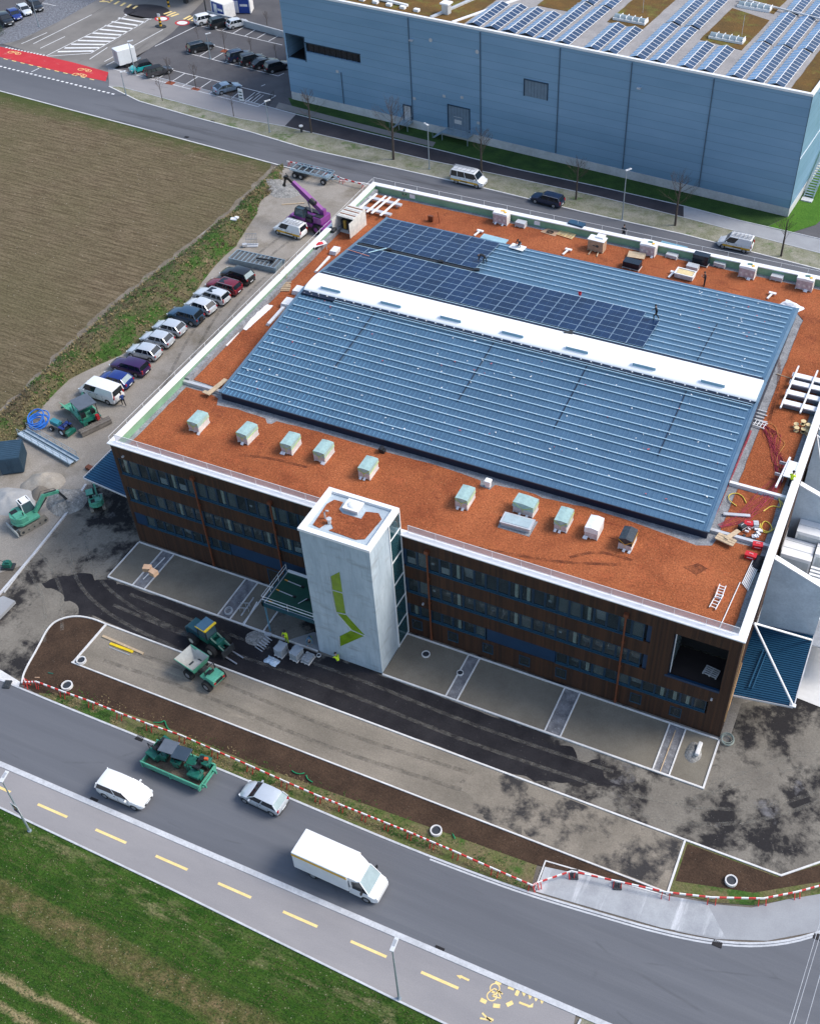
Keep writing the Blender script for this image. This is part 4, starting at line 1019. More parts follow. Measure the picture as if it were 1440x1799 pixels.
b = MB(); b.tube([(57.3, 2.6, 6.8), (57.3, .3, 3.4)], .05, 6); b.bar((57.24, .3, 2), (57.24, 1.2, 11.5), .12, .3); b.build('timber_trim', mat('raw_wood_trim', (.55, .33, .16), .8), cr)
# green canopy by the tower
m_gm = mat('dark_green_membrane', (.006, .055, .035), .55, var=.2, scale=1)
b = MB(); b.box(17.55, 22.68, -4.95, -.9, 3.75, 3.95, 1); b.box(17.65, 22.68, -4.85, -1.0, 3.95, 3.97, 0)
b.box(17.4, 22.68, -5.05, -4.95, 3.6, 4.0, 2); b.box(17.4, 17.55, -5.05, -.9, 3.6, 4.0, 2)
gc = b.build('entrance_canopy', [m_gm, m_upst, mat('navy_trim', (.01, .06, .08), .5)], office)
b = MB()
for x, y in ((17.55, -4.85), (17.55, -1.0)): b.tube([(x, y, .05), (x, y, 3.7)], .08, 8)
b.build('canopy_post', mat('blue_post', (.10, .22, .30), .5), gc)
b = MB(); rail_run(b, (17.5, -5.0), (22.6, -5.0), 2.5, .9, 4.0); rail_run(b, (17.5, -5.0), (17.5, -.9), 1.4, .9, 4.0); b.bar((17.5, -5, 4.5), (22.6, -5, 4.5), .05, .05); b.bar((17.5, -5, 4.5), (17.5, -.9, 4.5), .05, .05); b.box(17.6, 22.6, -.95, -.75, 3.97, 4.1)
b.build('canopy_railing', m_white_m, gc)
b = MB()
for (x0, y0) in ((17.9, -1.9), (17.8, -3.2), (17.9, -4.6)):
    b.bar((x0, y0, 4.05), (x0 + .35, y0 - .05, 4.05), .09, .05, 0); b.bar((x0 + .35, y0 - .05, 4.05), (x0 + 1.8, y0 - .15, 4.05), .07, .05, 1); b.ob((x0 + 1.9, y0 - .15, 4.06), (.25, .2, .12), 0, 2)
b.bar((20.4, -3.9, 4.05), (20.9, -3.2, 4.2), .05, .05, 1); b.ob((20.9, -3.2, 4.06), (.3, .22, .1), .4, 2)
b.build('guard_rail_foot', [mat('orange_clip', (.7, .3, .05), .5), m_upst, MATS['black_plastic']], gc)
# ---- loading dock wing walls on the right
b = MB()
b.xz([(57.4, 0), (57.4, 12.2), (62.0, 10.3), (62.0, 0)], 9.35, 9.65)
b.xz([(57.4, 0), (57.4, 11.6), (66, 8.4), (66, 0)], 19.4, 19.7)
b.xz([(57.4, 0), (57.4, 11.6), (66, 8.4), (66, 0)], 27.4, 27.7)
wing = b.build('wing_wall', gmat('brightened_concrete', (.68, .75, .80), (.52, .585, .635), .5, fine=(5, .12), bmp=.15, patches=(((.36, .41, .46), .4, .6, .75, (1, 1, .4)),)), office)  # concrete brightened by colour to offset the shade of the recess
b = MB(); b.bar((57.4, 9.5, 12.28), (62.1, 9.5, 10.34), .5, .12); b.bar((57.4, 19.55, 11.68), (66, 19.55, 8.48), .5, .12); b.bar((57.4, 27.55, 11.68), (66, 27.55, 8.48), .4, .12)
b.build('wing_coping', m_white_m, wing)
b = MB(); b.box(57.25, 66, 9.7, 50, 3.2, 3.3, 0)
for k in range(14): b.bar((60.2, 10.0 + k * .42, 6.4), (66, 10.0 + k * .42, 6.4), .24, .08, 1)
b.box(57.3, 66, 27.8, 50, 3.3, 6.5, 2)
b.build('dock_roof', [m_upst, m_white_m, mat('dark_hall_wall', (.03, .04, .055), .5)], office)
b = MB(); b.tube([(57.4, 27, 11.3), (60.2, 21, 8)], .06, 6); b.tube([(57.4, 27, 11.3), (63, 24.5, 9)], .06, 6); b.build('dock_strut', m_white_m, office)
def hvac(x0, x1, y0, y1, z0, z1, label):
    m = MB(); m.box(x0, x1, y0, y1, z0, z1, 0); m.box(x0 + .0, x1 - .0, y0 + .0, y1 - .0, z1 + .004, z1 + .06, 0); [m.box(x0, x1, y0 + q, y0 + q + .05, z1 + .06, z1 + .09, 1) for q in (.9, 1.8) if y0 + q < y1]; m.box(x0 + .15, x1 - .15, y0 - .02, y0, z0 + .3, z1 - .3, 1)
    m.box(x0 + .5, x0 + 1.3, y0 - .3, y0 - .02, z0 + .4, z0 + .7, 2)
    tag(m.build('ventilation_unit', [m_white_m, mat('pale_grey_panel', (.5, .53, .54), .5), MATS['black_plastic']]), label, 'ventilation unit')
hvac(57.5, 60.1, 15.4, 17.6, 3.35, 7.0, 'long low white ventilation unit right above the first sloping concrete wing wall')
hvac(58.2, 62.5, 17.7, 19.35, 3.35, 7.9, 'tall white ventilation unit in the middle of the white group beside the red roof edge')
hvac(60.2, 63.5, 16.2, 17.6, 3.35, 7.3, 'grey white ventilation duct box nearest the second concrete wing wall')
sheet('dock_slab', [(61.9, 6.4), (72, 5.5), (72, 30), (57.3, 30), (57.3, 9.6), (61.9, 9.6)], .05, mat('pale_new_concrete', (.62, .61, .60), .8, var=.08, scale=.4, obj=False))

# ================================================================ WAREHOUSE
WA = Vector((44.1625, 84.7102, 0)); wa = -0.0772
wh = empty('warehouse', WA, wa, 'huge blue grey panelled warehouse with solar arrays on its flat roof across the back road', 'warehouse')
WHH = 16.92
def panel_mat():
    m, nt, b = base('blue_grey_cladding')
    co = coords(nt, obj=True); sep = _n(nt, 'ShaderNodeSeparateXYZ'); nt.links.new(co, sep.inputs[0])
    fz = math_(nt, 'FRACT', math_(nt, 'DIVIDE', sep.outputs[2], 1.15))
    wz = _n(nt, 'ShaderNodeTexWhiteNoise', noise_dimensions='1D'); nt.links.new(math_(nt, 'FLOOR', math_(nt, 'DIVIDE', sep.outputs[2], 1.15)), wz.inputs['W'])
    v = math_(nt, 'ADD', math_(nt, 'MULTIPLY', wz.outputs[0], .25), noise(nt, coords(nt, (.25, 1, 1), obj=True), .35, 4))
    c = mix(nt, rng(nt, v, .3, .95), (.18, .33, .485), (.25, .415, .59))
    c = mix(nt, rng(nt, fz, 0, .08, .55, 0), c, (.07, .13, .19))
    fr = math_(nt, 'SINE', math_(nt, 'MULTIPLY', sep.outputs[2], 40))
    nt.links.new(c, b.inputs['Base Color']); b.inputs['Roughness'].default_value = .42; b.inputs['Metallic'].default_value = .25
    bump(nt, b, math_(nt, 'ADD', math_(nt, 'MULTIPLY', fr, .15), rng(nt, fz, 0, .06)), .25, .02); return m
m_wh = panel_mat()
b = MB()
Z1 = 1.25
b.box(-80.6, -80.2, 0, .3, Z1, WHH - .3); b.box(-80.2, -76.8, 0, .3, 10.4, WHH - .3) ; b.box(-80.2, -76.8, 0, .3, Z1, 6.7)
b.box(-76.8, -66.9, 0, .3, 9.6, WHH - .3); b.box(-76.8, -66.9, 0, .3, Z1, 8.2); b.box(-77.0, -76.8, 0, .3, 8.2, 9.6)
b.box(-66.9, 0, 0, .3, Z1, WHH - .3)
b.box(-.3, 0, .3, 95, Z1, WHH - .3); b.box(-80.6, -80.3, .3, 95, 6.7, WHH - .3); b.box(-80.3, -.3, 94.7, 95, Z1, WHH - .3)
b.build('cladding', m_wh, wh)
b = MB(); b.box(-80.5, .05, -.05, 94.9, 0, Z1 - .02); b.build('concrete_plinth', mat('pale_plinth', (.50, .51, .52), .8, var=.15, scale=.4), wh)
b = MB(); b.box(-80.3, -76.9, .31, 9, 6.5, 6.7); b.box(-80.3, -76.9, 8.8, 9, 6.7, 10.4); b.box(-77.1, -76.9, .31, 9, 6.7, 10.4); b.box(-76.8, -66.9, .32, .5, 8.2, 9.6, 1)
for k in range(10): b.box(-76.6 + k * 1.0, -76.5 + k, .25, .31, 8.2, 9.6, 0)
b.build('window_strip', [MATS['near_black_lining'], mat('black_glass', (.012, .014, .018), .12)], wh)
b = MB(); b.box(-80.2, -76.9, -.04, .0, 10.3, 10.45); b.box(-80.25, -80.1, -.04, 0, 6.6, 10.45); b.box(-77.0, -76.85, -.04, 0, 6.6, 10.3); b.box(-76.8, -66.85, -.04, 0, 9.55, 9.68); b.build('window_trim', m_wfr, wh)
b = MB(); b.box(-80.7, .1, -.1, .35, WHH - .3, WHH); b.box(-.35, .1, .35, 95.1, WHH - .3, WHH); b.box(-80.7, -80.3, .35, 95.1, WHH - .3, WHH); b.build('roof_edge', m_white_m, wh)
b = MB()
for x in (-58.2, -46.6, -34.4, -24.0, -12.7): b.tube([(x, -.09, Z1 + .1), (x, -.09, WHH - .5)], .07, 6)
b.tube([(-70.6, -.09, 1.3), (-70.6, -.09, 6.2)], .06, 6); b.box(-.02, .06, -.06, .0, Z1, WHH - .3)
b.build('wall_downpipe', mat('slate_pipe', (.07, .12, .17), .5), wh)
b = MB()
for x, z in ((-58.0, 13.3), (-22.9, 13.2)): b.box(x, x + .5, -.45, -.02, z, z + .18)
for x, z in ((-71.5, 6), (-52.9, 5.9), (-47.2, 3.0), (-58.0, 4.5), (-49.9, 6.3)): b.box(x, x + .45, -.07, -.01, z, z + .38)
for x, z in ((-54.6, 13.9), (-47.1, 13.6)): b.cyl((x, -.02, z), (x, -.08, z), .28, n=12)
b.build('wall_fitting', m_upst, wh)
def door(name, x0, x1, z0, z1, mm):
    m = MB(); m.box(x0, x1, -.03, .0, z0, z1, 0); m.box(x0 - .12, x0, -.14, 0, z0, z1 + .12, 1); m.box(x1, x1 + .12, -.1, 0, z0, z1 + .12, 1); m.box(x0 - .12, x1 + .12, -.14, 0, z1, z1 + .12, 1)
    n = int((x1 - x0) / .5)
    for k in range(1, n): m.box(x0 + k * (x1 - x0) / n, x0 + k * (x1 - x0) / n + .02, -.04, -.03, z0, z1, 1)
    return m.build(name, mm, wh)
dm = mat('slate_door', (.15, .21, .27), .5)
door('upper_hatch', -39.6, -36.1, 8.8, 11.1, [dm, m_wfr])
gd = door('gate', -52.0, -48.5, 1.3, 4.9, [dm, m_wfr]); m = MB(); m.box(-51, -49.8, -.06, -.04, 2.3, 2.9); m.box(-51.1, -49.7, -.07, -.04, 3.3, 3.36); m.build('gate_sign', m_upst, gd)
door('side_door', -59.7, -58.5, 1.0, 3.3, [m_upst, m_wfr])
m_galv = mat('galvanised_steel', (.33, .42, .48), .45, .5)
def platform(x0, x1, z):
    m = MB(); m.box(x0, x1, -1.7, -.06, z - .1, z)
    for x in (x0 + .1, x1 - .1): m.bar((x, -1.6, 0), (x, -1.6, z), .08, .08)
    rail_run(m, (x0, -1.68), (x1, -1.68), 1.0, 1.0, z, .05); rail_run(m, (x1, -1.68), (x1, -.1), 1.0, 1.0, z, .05); m.bar((x0, -1.68, z + .5), (x1, -1.68, z + .5), .04, .04)
    n = 5
    for k in range(n): m.box(x0 - .3 * (k + 1), x0 - .3 * k, -1.6, -.3, z - .22 * (k + 1) - .05, z - .22 * (k + 1))
    m.bar((x0, -1.65, z + 1), (x0 - 1.5, -1.65, z - .1), .05, .05); m.bar((x0 - 1.5, -1.65, 0), (x0 - 1.5, -1.65, z - .1), .05, .05); return m
platform(-52.4, -47.9, 1.25).build('loading_platform', m_galv, wh); platform(-59.9, -58.2, 1.0).build('loading_platform', m_galv, wh)
b = MB()
for k in range(26):
    b.box(.4, 1.7, 6 + k * .38, 6.3 + k * .38, .2 * k, .2 * k + .05)
b.bar((.4, 6, .2), (.4, 16, 5.4), .06, .25); b.bar((1.72, 6, .2), (1.72, 16, 5.4), .06, .25); b.bar((1.72, 6, 1.2), (1.72, 16, 6.4), .05, .05); b.bar((.4, 6, 1.2), (.4, 16, 6.4), .05, .05)
for k in range(8): b.bar((1.72, 6 + k * 1.4, .2 + k * .73), (1.72, 6 + k * 1.4, 1.2 + k * .73), .04, .04)
b.box(.3, 1.8, 5.0, 6, 0, .18, 1)
b.build('outside_stair', [m_galv, MATS['pale_plinth']], wh)
b = MB(); b.box(.0, .06, 17, 26, 6.5, 9.5); b.bar((.03, .2, 8.2), (.03, 60, 8.2), .05, .06); b.box(.05, .2, 4, 5.2, 15.5, 15.65); b.build('side_window', m_white_m, wh)
# roof
RZ_ = WHH - .42
m_moss = gmat('brown_moss_roof', (.155, .085, .025), (.10, .062, .022), .3, fine=(5, .35), bmp=.7, bd=.05, patches=(((.14, .14, .03), .25, .52, .68, (1, 1, 1)), ((.2, .15, .04), .8, .6, .7, (1, 1, 1))))
m_rgrav = gmat('warehouse_gravel', (.34, .32, .31), (.27, .255, .25), .4, fine=(5, .25), bmp=.4, specks=((2, (.5, .48, .46), .07),))
b = MB(); b.box(-80.3, -.35, .35, 94.7, RZ_ - .3, RZ_); b.build('gravel_roof', m_rgrav, wh)
b = MB()
def moss(pts): b.prism(wob(pts, .15, 1.5, 4), RZ_, RZ_ + .05)
moss([(-3.1, .6), (-.5, .6), (-.5, 60), (-3.1, 60)]); moss([(-32.3, 10.9), (-26.8, 10.7), (-26.6, 34), (-32.1, 34)]); moss([(-18.6, 10.8), (-12.4, 9.9), (-12.2, 21.5), (-18.3, 23.5)]); moss([(-18.2, 25.4), (-12.4, 24), (-12.2, 40), (-18, 40)])
moss([(-80, 1.0), (-49.9, 1.0), (-49.9, 60), (-80, 60)]); moss([(-43.7, 12), (-38.2, 12), (-38.0, 36), (-43.5, 36)])
b.build('moss_bed', m_moss, wh)
def wh_cell():
    out = []
    for nm, c1 in (('solar_cells_painted_sky', (.11, .235, .43)), ('solar_cells_plain', (.02, .045, .10))):  # same cells twice: the left slopes have a reflection painted into their colour
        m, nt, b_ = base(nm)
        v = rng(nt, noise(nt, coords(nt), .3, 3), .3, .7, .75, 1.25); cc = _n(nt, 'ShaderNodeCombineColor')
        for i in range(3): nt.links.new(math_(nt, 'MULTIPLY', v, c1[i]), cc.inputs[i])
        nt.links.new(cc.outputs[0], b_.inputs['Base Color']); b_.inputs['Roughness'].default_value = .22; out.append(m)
    return out
mc1, mc2 = wh_cell()
def tent(u, v0, v1):
    m = MB(); w = 1.12; n = max(1, round((v1 - v0) / 1.02)); st = (v1 - v0) / n
    for k in range(n):
        a, c = v0 + k * st, v0 + (k + 1) * st
        for sgn, mi in ((-1, 0), (1, 1)):
            z_lo, z_hi = RZ_ + .12, RZ_ + .48
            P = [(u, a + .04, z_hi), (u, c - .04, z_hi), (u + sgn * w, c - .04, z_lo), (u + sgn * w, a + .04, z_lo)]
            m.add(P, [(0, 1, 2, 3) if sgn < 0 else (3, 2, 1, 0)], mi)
            m.bar((u, c, z_hi + .01), (u + sgn * (w + .1), c, z_lo - .02), .07, .04, 2)
        m.bar((u, a, z_hi + .02), (u, c, z_hi + .02), .09, .04, 2)
        m.bar((u + w, a, z_lo), (u + w, c, z_lo), .05, .05, 2)
    return m.build('solar_row', [mc1, mc2, m_white_m], wh)
for u, v0, v1 in [(-10.5, .9, 12.8), (-7.7, .9, 12.8), (-5.0, .9, 12.8), (-10.4, 13.2, 24.5), (-7.6, 13.2, 24.5), (-4.8, 13.2, 24.5), (-10.2, 25, 37), (-7.4, 25, 37),
                  (-17.2, .9, 9.6), (-14.4, .9, 9.5), (-23.8, .9, 13.6), (-21.0, .9, 13.5), (-23.7, 14.1, 26), (-20.9, 14, 26), (-23.5, 26.5, 38),
                  (-30.4, .9, 10.3), (-27.8, .9, 10.1), (-37.6, .9, 15.2), (-34.7, .9, 15), (-37.5, 15.6, 27), (-34.6, 15.4, 27),
                  (-48.4, 1.2, 10.2), (-45.6, 1.2, 10.5), (-42.9, 1.2, 10.4), (-40.2, 1.2, 10.1), (-31.0, 36, 46)]:
    tent(u, v0, v1)
def wh_sky(u, v):
    m = MB(); m.box(u, u + 4.8, v, v + 1.5, RZ_, RZ_ + .35, 0)
    for k in range(5):
        a = u + .1 + k * .93; s_ = [(a + .0, v + .1 + 1.3 * j / 6, RZ_ + .35 + .35 * sin(pi * j / 6)) for j in range(7)]
        m.add([p for p in s_] + [(p[0] + .86, p[1], p[2]) for p in s_], [(j, j + 1, j + 8, j + 7) for j in range(6)], 1)
        m.bar((a + .9, v + .1, RZ_ + .5), (a + .9, v + 1.4, RZ_ + .5), .08, .35, 0)
    m.build('roof_skylight_unit', [m_white_m, mat('smoky_skylight', (.24, .30, .33), .25)], wh)
wh_sky(-31.9, 11.9); wh_sky(-17.7, 11.6); wh_sky(-17.9, 24.2)
b = MB(); b.bar((-18.4, 26.6, RZ_ + .4), (-2, 23.5, RZ_ + .4), .25, .2); b.bar((-13.8, 14, RZ_), (-13.8, 14, RZ_ + 3), .04, .04); b.bar((-29, 16, RZ_), (-29, 16, RZ_ + 3), .04, .04)
b.bar((-55, 1, RZ_ + .15), (-52, 14, RZ_ + .15), .5, .25, 0); b.bar((-51.5, 1, RZ_ + .1), (-46, 16, RZ_ + .1), .5, .15, 1); b.box(-54.4, -53.4, 3, 4, RZ_, RZ_ + 1.4, 0); b.box(-54.6, -53.2, 2.8, 4.2, RZ_ + 1.4, RZ_ + 1.6, 1)
for k in range(6): b.box(-70 + k * 2.3, -69.2 + k * 2.3, 2.0, 2.6, RZ_, RZ_ + .4, 1)
b.bar((-72, 4, RZ_ + .3), (-60, 3, RZ_ + .3), .35, .3, 1)
b.build('roof_ductwork', [m_upst, m_white_m], wh)
# ================================================================ VEHICLES
m_tyre = mat('tyre_rubber', (.018, .018, .019), .85); m_rim = mat('wheel_rim', (.42, .43, .45), .35, .6)
m_cglass = mat('car_glass', (.012, .018, .024), .08, var=.1, coat=.3); m_blk = MATS['black_plastic']
m_lampw = mat('headlamp_lens', (.65, .68, .7), .15); m_lampr = mat('tail_lamp_lens', (.38, .015, .02), .25)
m_cglass2 = mat('painted_reflection_glass', (.30, .38, .40), .1)  # pale base colour stands in for a reflection on some windows
def paint(name, c, metal=.25): return mat(name, c, .32, metal, var=.05, coat=.8)
P_ = dict(silver=paint('silver_paint', (.60, .64, .68), .3), white=paint('white_paint', (.80, .81, .82), 0), black=paint('black_paint', (.014, .016, .02)), red=paint('wine_red_paint', (.20, .008, .025)),
          blue=paint('bright_blue_paint', (.012, .035, .22)), navy=paint('navy_paint', (.012, .022, .06)), steel=paint('steel_blue_paint', (.035, .085, .15)), purple=paint('violet_black_paint', (.045, .012, .085)),
          teal=paint('turquoise_paint', (.02, .42, .42), 0), grey=paint('dark_grey_paint', (.06, .06, .065)), lsilver=paint('light_silver_paint', (.68, .71, .74), .25), bsilver=paint('blue_silver_paint', (.28, .36, .45), .4))
m_ystripe = mat('orange_yellow_stripe', (.75, .42, .03), .5)
TYPES = dict(  # L, W, H, hood z, belt z, wheelbase, cabin base rear/front, roof rear/front, wheel r
    hatch=(4.0, 1.70, 1.44, .90, .96, 2.48, -1.80, .98, -1.36, .32, .30), compact=(3.75, 1.66, 1.50, .93, .98, 2.45, -1.78, 1.02, -1.40, .30, .30),
    estate=(4.65, 1.78, 1.46, .91, .97, 2.72, -2.22, 1.0, -1.95, .38, .32), suv=(4.45, 1.84, 1.64, 1.03, 1.08, 2.66, -2.08, 1.0, -1.72, .35, .36),
    coupe=(4.6, 1.85, 1.38, .88, .95, 2.8, -2.05, 1.05, -1.05, .2, .34), mpv=(4.35, 1.80, 1.66, 1.06, 1.10, 2.7, -2.08, 1.25, -1.88, .48, .32), van=(4.45, 1.82, 1.86, 1.0, 1.12, 2.75, -2.16, 1.35, -2.08, .72, .32), minibus=(5.1, 1.92, 1.98, 1.05, 1.2, 3.1, -2.48, 1.75, -2.40, 1.2, .34))
def car(name, typ, pm, label, cat='car', group=None, dark_roof=False, sunroof=False, stripe=False, rack=False, rear_glass=None, front_glass=None, rails=False, blank=False, spare=False, sill=True):
    L, W_, Hh, hz_, bz, wb, cr0, cf0, cr1, cf1, wr = TYPES[typ]
    r = empty(name, (0, 0, 0), 0, label, cat, group); h = W_ / 2
    b = MB(); secs = []
    fx, rx = L / 2, -L / 2
    prof = [(rx, .42, bz - .22, .80), (rx + .08, .30, bz - .06, .93), (rx + .35, .22, bz, .985), (cr0 + .4, .2, bz, 1.0), (0, .19, bz, 1.0), (cf0, .2, bz - .02, 1.0), (cf0 + .25, .2, hz_ + .02, .99), (fx - .45, .22, hz_ - .07, .96), (fx - .14, .27, hz_ - .17, .87), (fx, .36, hz_ - .32, .72)]
    for x, zl, zt, k in prof:
        w = h * k; zm = zl + (zt - zl) * .55
        secs.append([(x, -w * .9, zl), (x, -w, zl + .12), (x, -w, zm), (x, -w * .965, zt - .05), (x, -w * .86, zt), (x, -w * .4, zt + .03), (x, w * .4, zt + .03), (x, w * .86, zt), (x, w * .965, zt - .05), (x, w, zm), (x, w, zl + .12), (x, w * .9, zl)])
    b.ring(secs, 0)
    body = b.build('body', pm, r, smooth=38)
    gb, gt = h * .95, h * .81
    # cabin glass
    b = MB(); z0, z1 = bz - .03, Hh - .04
    base_ = [(cr0, -gb), (cr0, gb), (cf0, gb), (cf0, -gb)]; top = [(cr1, -gt), (cr1, gt), (cf1, gt), (cf1, -gt)]
    V = [(x, y, z0) for x, y in base_] + [(x, y, z1) for x, y in top]
    b.add(V, [(3, 2, 6, 7)], 2); b.add(V, [(1, 0, 4, 5)], 1)
    if not blank:
        b.add(V, [(2, 1, 5, 6), (0, 3, 7, 4)], 0)
    b.build('window', [m_cglass, rear_glass or m_cglass, front_glass or m_cglass], r)
    # roof and pillars
    b = MB(); rs = []
    for x, k, z in ((cr1 - .04, .93, z1 - .02), (cr1 + .15, 1.0, z1 + .03), ((cr1 + cf1) / 2, 1.02, z1 + .055), (cf1 - .15, 1.0, z1 + .03), (cf1 + .05, .95, z1 - .01)):
        w = gt * k + .02; rs.append([(x, -w, z - .05), (x, -w, z - .01), (x, -w * .8, z + .02), (x, 0, z + .035), (x, w * .8, z + .02), (x, w, z - .01), (x, w, z - .05)])
    b.ring(rs, 0)
    def pil(t, sgn, w=.07):
        p = Vector((cr0 + (cf0 - cr0) * t, sgn * gb, z0)); q = Vector((cr1 + (cf1 - cr1) * t, sgn * gt, z1)); b.bar(p, q, .05 if 0 else w * .6, w, 0)
    for s_ in (-1, 1):
        for t, w in ((0, .13), (1, .07)): pil(t, s_, w)
        if not blank:
            pil(.55, s_, .07)
            if typ in ('estate', 'suv', 'minibus', 'hatch'): pil(.26, s_, .09)
        else:
            n1 = [(cr0, s_ * gb, z0), (cr0 + (cf0 - cr0) * .62, s_ * gb, z0), (cr1 + (cf1 - cr1) * .58, s_ * gt, z1), (cr1, s_ * gt, z1)]
            b.add([(x, y + s_ * .012, z) for x, y, z in n1], [(0, 1, 2, 3) if s_ < 0 else (3, 2, 1, 0)], 0)
            n2 = [(cr0 + (cf0 - cr0) * .62, s_ * gb, z0), (cf0, s_ * gb, z0), (cf1, s_ * gt, z1), (cr1 + (cf1 - cr1) * .58, s_ * gt, z1)]
            b.add(n2, [(0, 1, 2, 3) if s_ < 0 else (3, 2, 1, 0)], 1)
    b.build('roof', [m_blk if dark_roof else pm, m_cglass], r, smooth=40)
    b = MB()
    for s_ in (-1, 1):
        for x_ in (-.95, .0, .95): b.box(x_, x_ + .018, s_ * h * 1.002 - .003, s_ * h * 1.002 + .003, .3, bz - .12)
        for x_ in (-.35, .6): b.box(x_, x_ + .16, s_ * h * 1.0 - .012, s_ * h * 1.0 + .012, bz - .2, bz - .165)
    b.build('door_seam', m_blk, r)
    if sunroof:
        b = MB(); b.box(cf1 - .95, cf1 - .12, -gt * .72, gt * .72, Hh + .02, Hh + .035); b.build('sunroof', m_cglass, r)
    if rails:
        b = MB()
        for s_ in (-1, 1): b.bar((cr1 + .05, s_ * gt * .97, Hh + .03), (cf1 - .05, s_ * gt * .97, Hh + .03), .05, .05)
        b.build('roof_rail', m_rim, r)
    if stripe:
        for s_ in (-1, 1):
            b = MB(); z = .50; b.box(rx + .12, fx - .75, s_ * (h + .006) - .003, s_ * (h + .006) + .003, z, z + .26, 0); b.box(-.9, .2, s_ * (h + .014) - .003, s_ * (h + .014) + .003, z + .05, z + .16, 1)
            b.build('side_stripe', [m_ystripe, m_blk], r)
    if rack:
        b = MB()
        for s_ in (-1, 1): b.bar((cr1 + .1, s_ * .6, Hh + .16), (cf1 - .1, s_ * .6, Hh + .16), .05, .05)
        for k in range(6): x = cr1 + .15 + k * (cf1 - cr1 - .3) / 5; b.bar((x, -.65, Hh + .17), (x, .65, Hh + .17), .04, .04)
        for s_ in (.1, .4): b.bar((cr1, s_, Hh + .24), (cf1 - .3, s_, Hh + .24), .06, .06)
        b.build('roof_rack', m_rim, r)
    # lamps, plates, mirrors, bumpers
    for s_ in (-1, 1):
        b = MB(); b.ob((fx - .17, s_ * h * .72, hz_ - .27), (.2, .34, .13), -s_ * .35); b.build('headlight', m_lampw, r)
        b = MB(); b.ob((rx + .06, s_ * h * .80, bz - .17 if typ not in ('van', 'minibus') else bz - .1), (.12, .2, .22 if typ not in ('van', 'minibus', 'estate') else .42), s_ * .3); b.build('tail_light', m_lampr, r)
        b = MB(); b.ob((cf0 - .35, s_ * (h + .1), bz + .05), (.12, .2, .13)); b.build('mirror', pm, r)
    for x_ in (fx + .02, rx - .03): b = MB(); b.box(x_, x_ + .01, -.26, .26, .44, .56); b.build('licence_plate', m_paper, r)
    b = MB(); b.box(fx - .03, fx + .015, -.45, .45, .38, .58, 0); b.build('grille', m_blk, r)
    b = MB(); b.box(rx - .02, rx + .12, -h * .8, h * .8, .28, .4, 0)
    for s_ in (-1, 1): b.box(-wb / 2 + .4, wb / 2 - .4, s_ * h - .02, s_ * h + .02, .2, .3, 0)
    b.build('bumper', m_blk, r)
    if spare:
        b = MB(); b.cyl((rx - .2, .1, .85), (rx - .02, .1, .85), .33, n=16); b.build('spare_wheel', m_tyre, r)
    for sx in (-1, 1):
        for sy in (-1, 1):
            b = MB(); yo = sy * (h + .004); yi = sy * (h - .2); b.cyl((0, yi, 0), (0, yo, 0), wr, n=18)
            w_ = b.build('wheel', m_tyre, r, smooth=50, loc=(sx * wb / 2 + (.06 if sx > 0 else 0), 0, wr))
            b = MB(); b.cyl((0, yo - sy * .02, 0), (0, yo + sy * .012, 0), wr * .62, n=12); b.build('rim', m_rim, w_)
            b = MB(); secs = [(cos(pi * k / 10) * (wr + .05), sin(pi * k / 10) * (wr + .05)) for k in range(11)]
            b.xz([(x, z) for x, z in secs], min(yo - sy * .03, yo - sy * .002), max(yo - sy * .03, yo - sy * .002)); b.build('wheel_arch', m_blk, r, loc=(sx * wb / 2 + (.06 if sx > 0 else 0), 0, wr))
    return r
def place(r, F, R_, side=0, hw=.85, z=0.0, wb=None):
    f, k = G(*F, z), G(*R_, z); d = f - k; a = math.atan2(d.y, d.x); c = (f + k) / 2
    c = c - Vector((-sin(a), cos(a), 0)) * side * hw
    r.location = (c.x, c.y, z); r.rotation_euler = (0, 0, a); return r
def setp(r, px, py, deg, z=0.0):
    c = G(px, py, z); r.location = (c.x, c.y, z); r.rotation_euler = (0, 0, RD(deg)); return r
# --- front road
place(car('parked_car', 'compact', P_['silver'], 'small silver hatchback on the front road facing left behind the green trailer', rear_glass=m_cglass2), (432, 1411), (478, 1433), 1, .8, .01)
rr = car('family_car', 'mpv', P_['white'], 'white rounded family car driving on the front road, left of the green trailer', front_glass=m_cglass2); place(rr, (240, 1424), (183, 1400), -1, .85, .01)
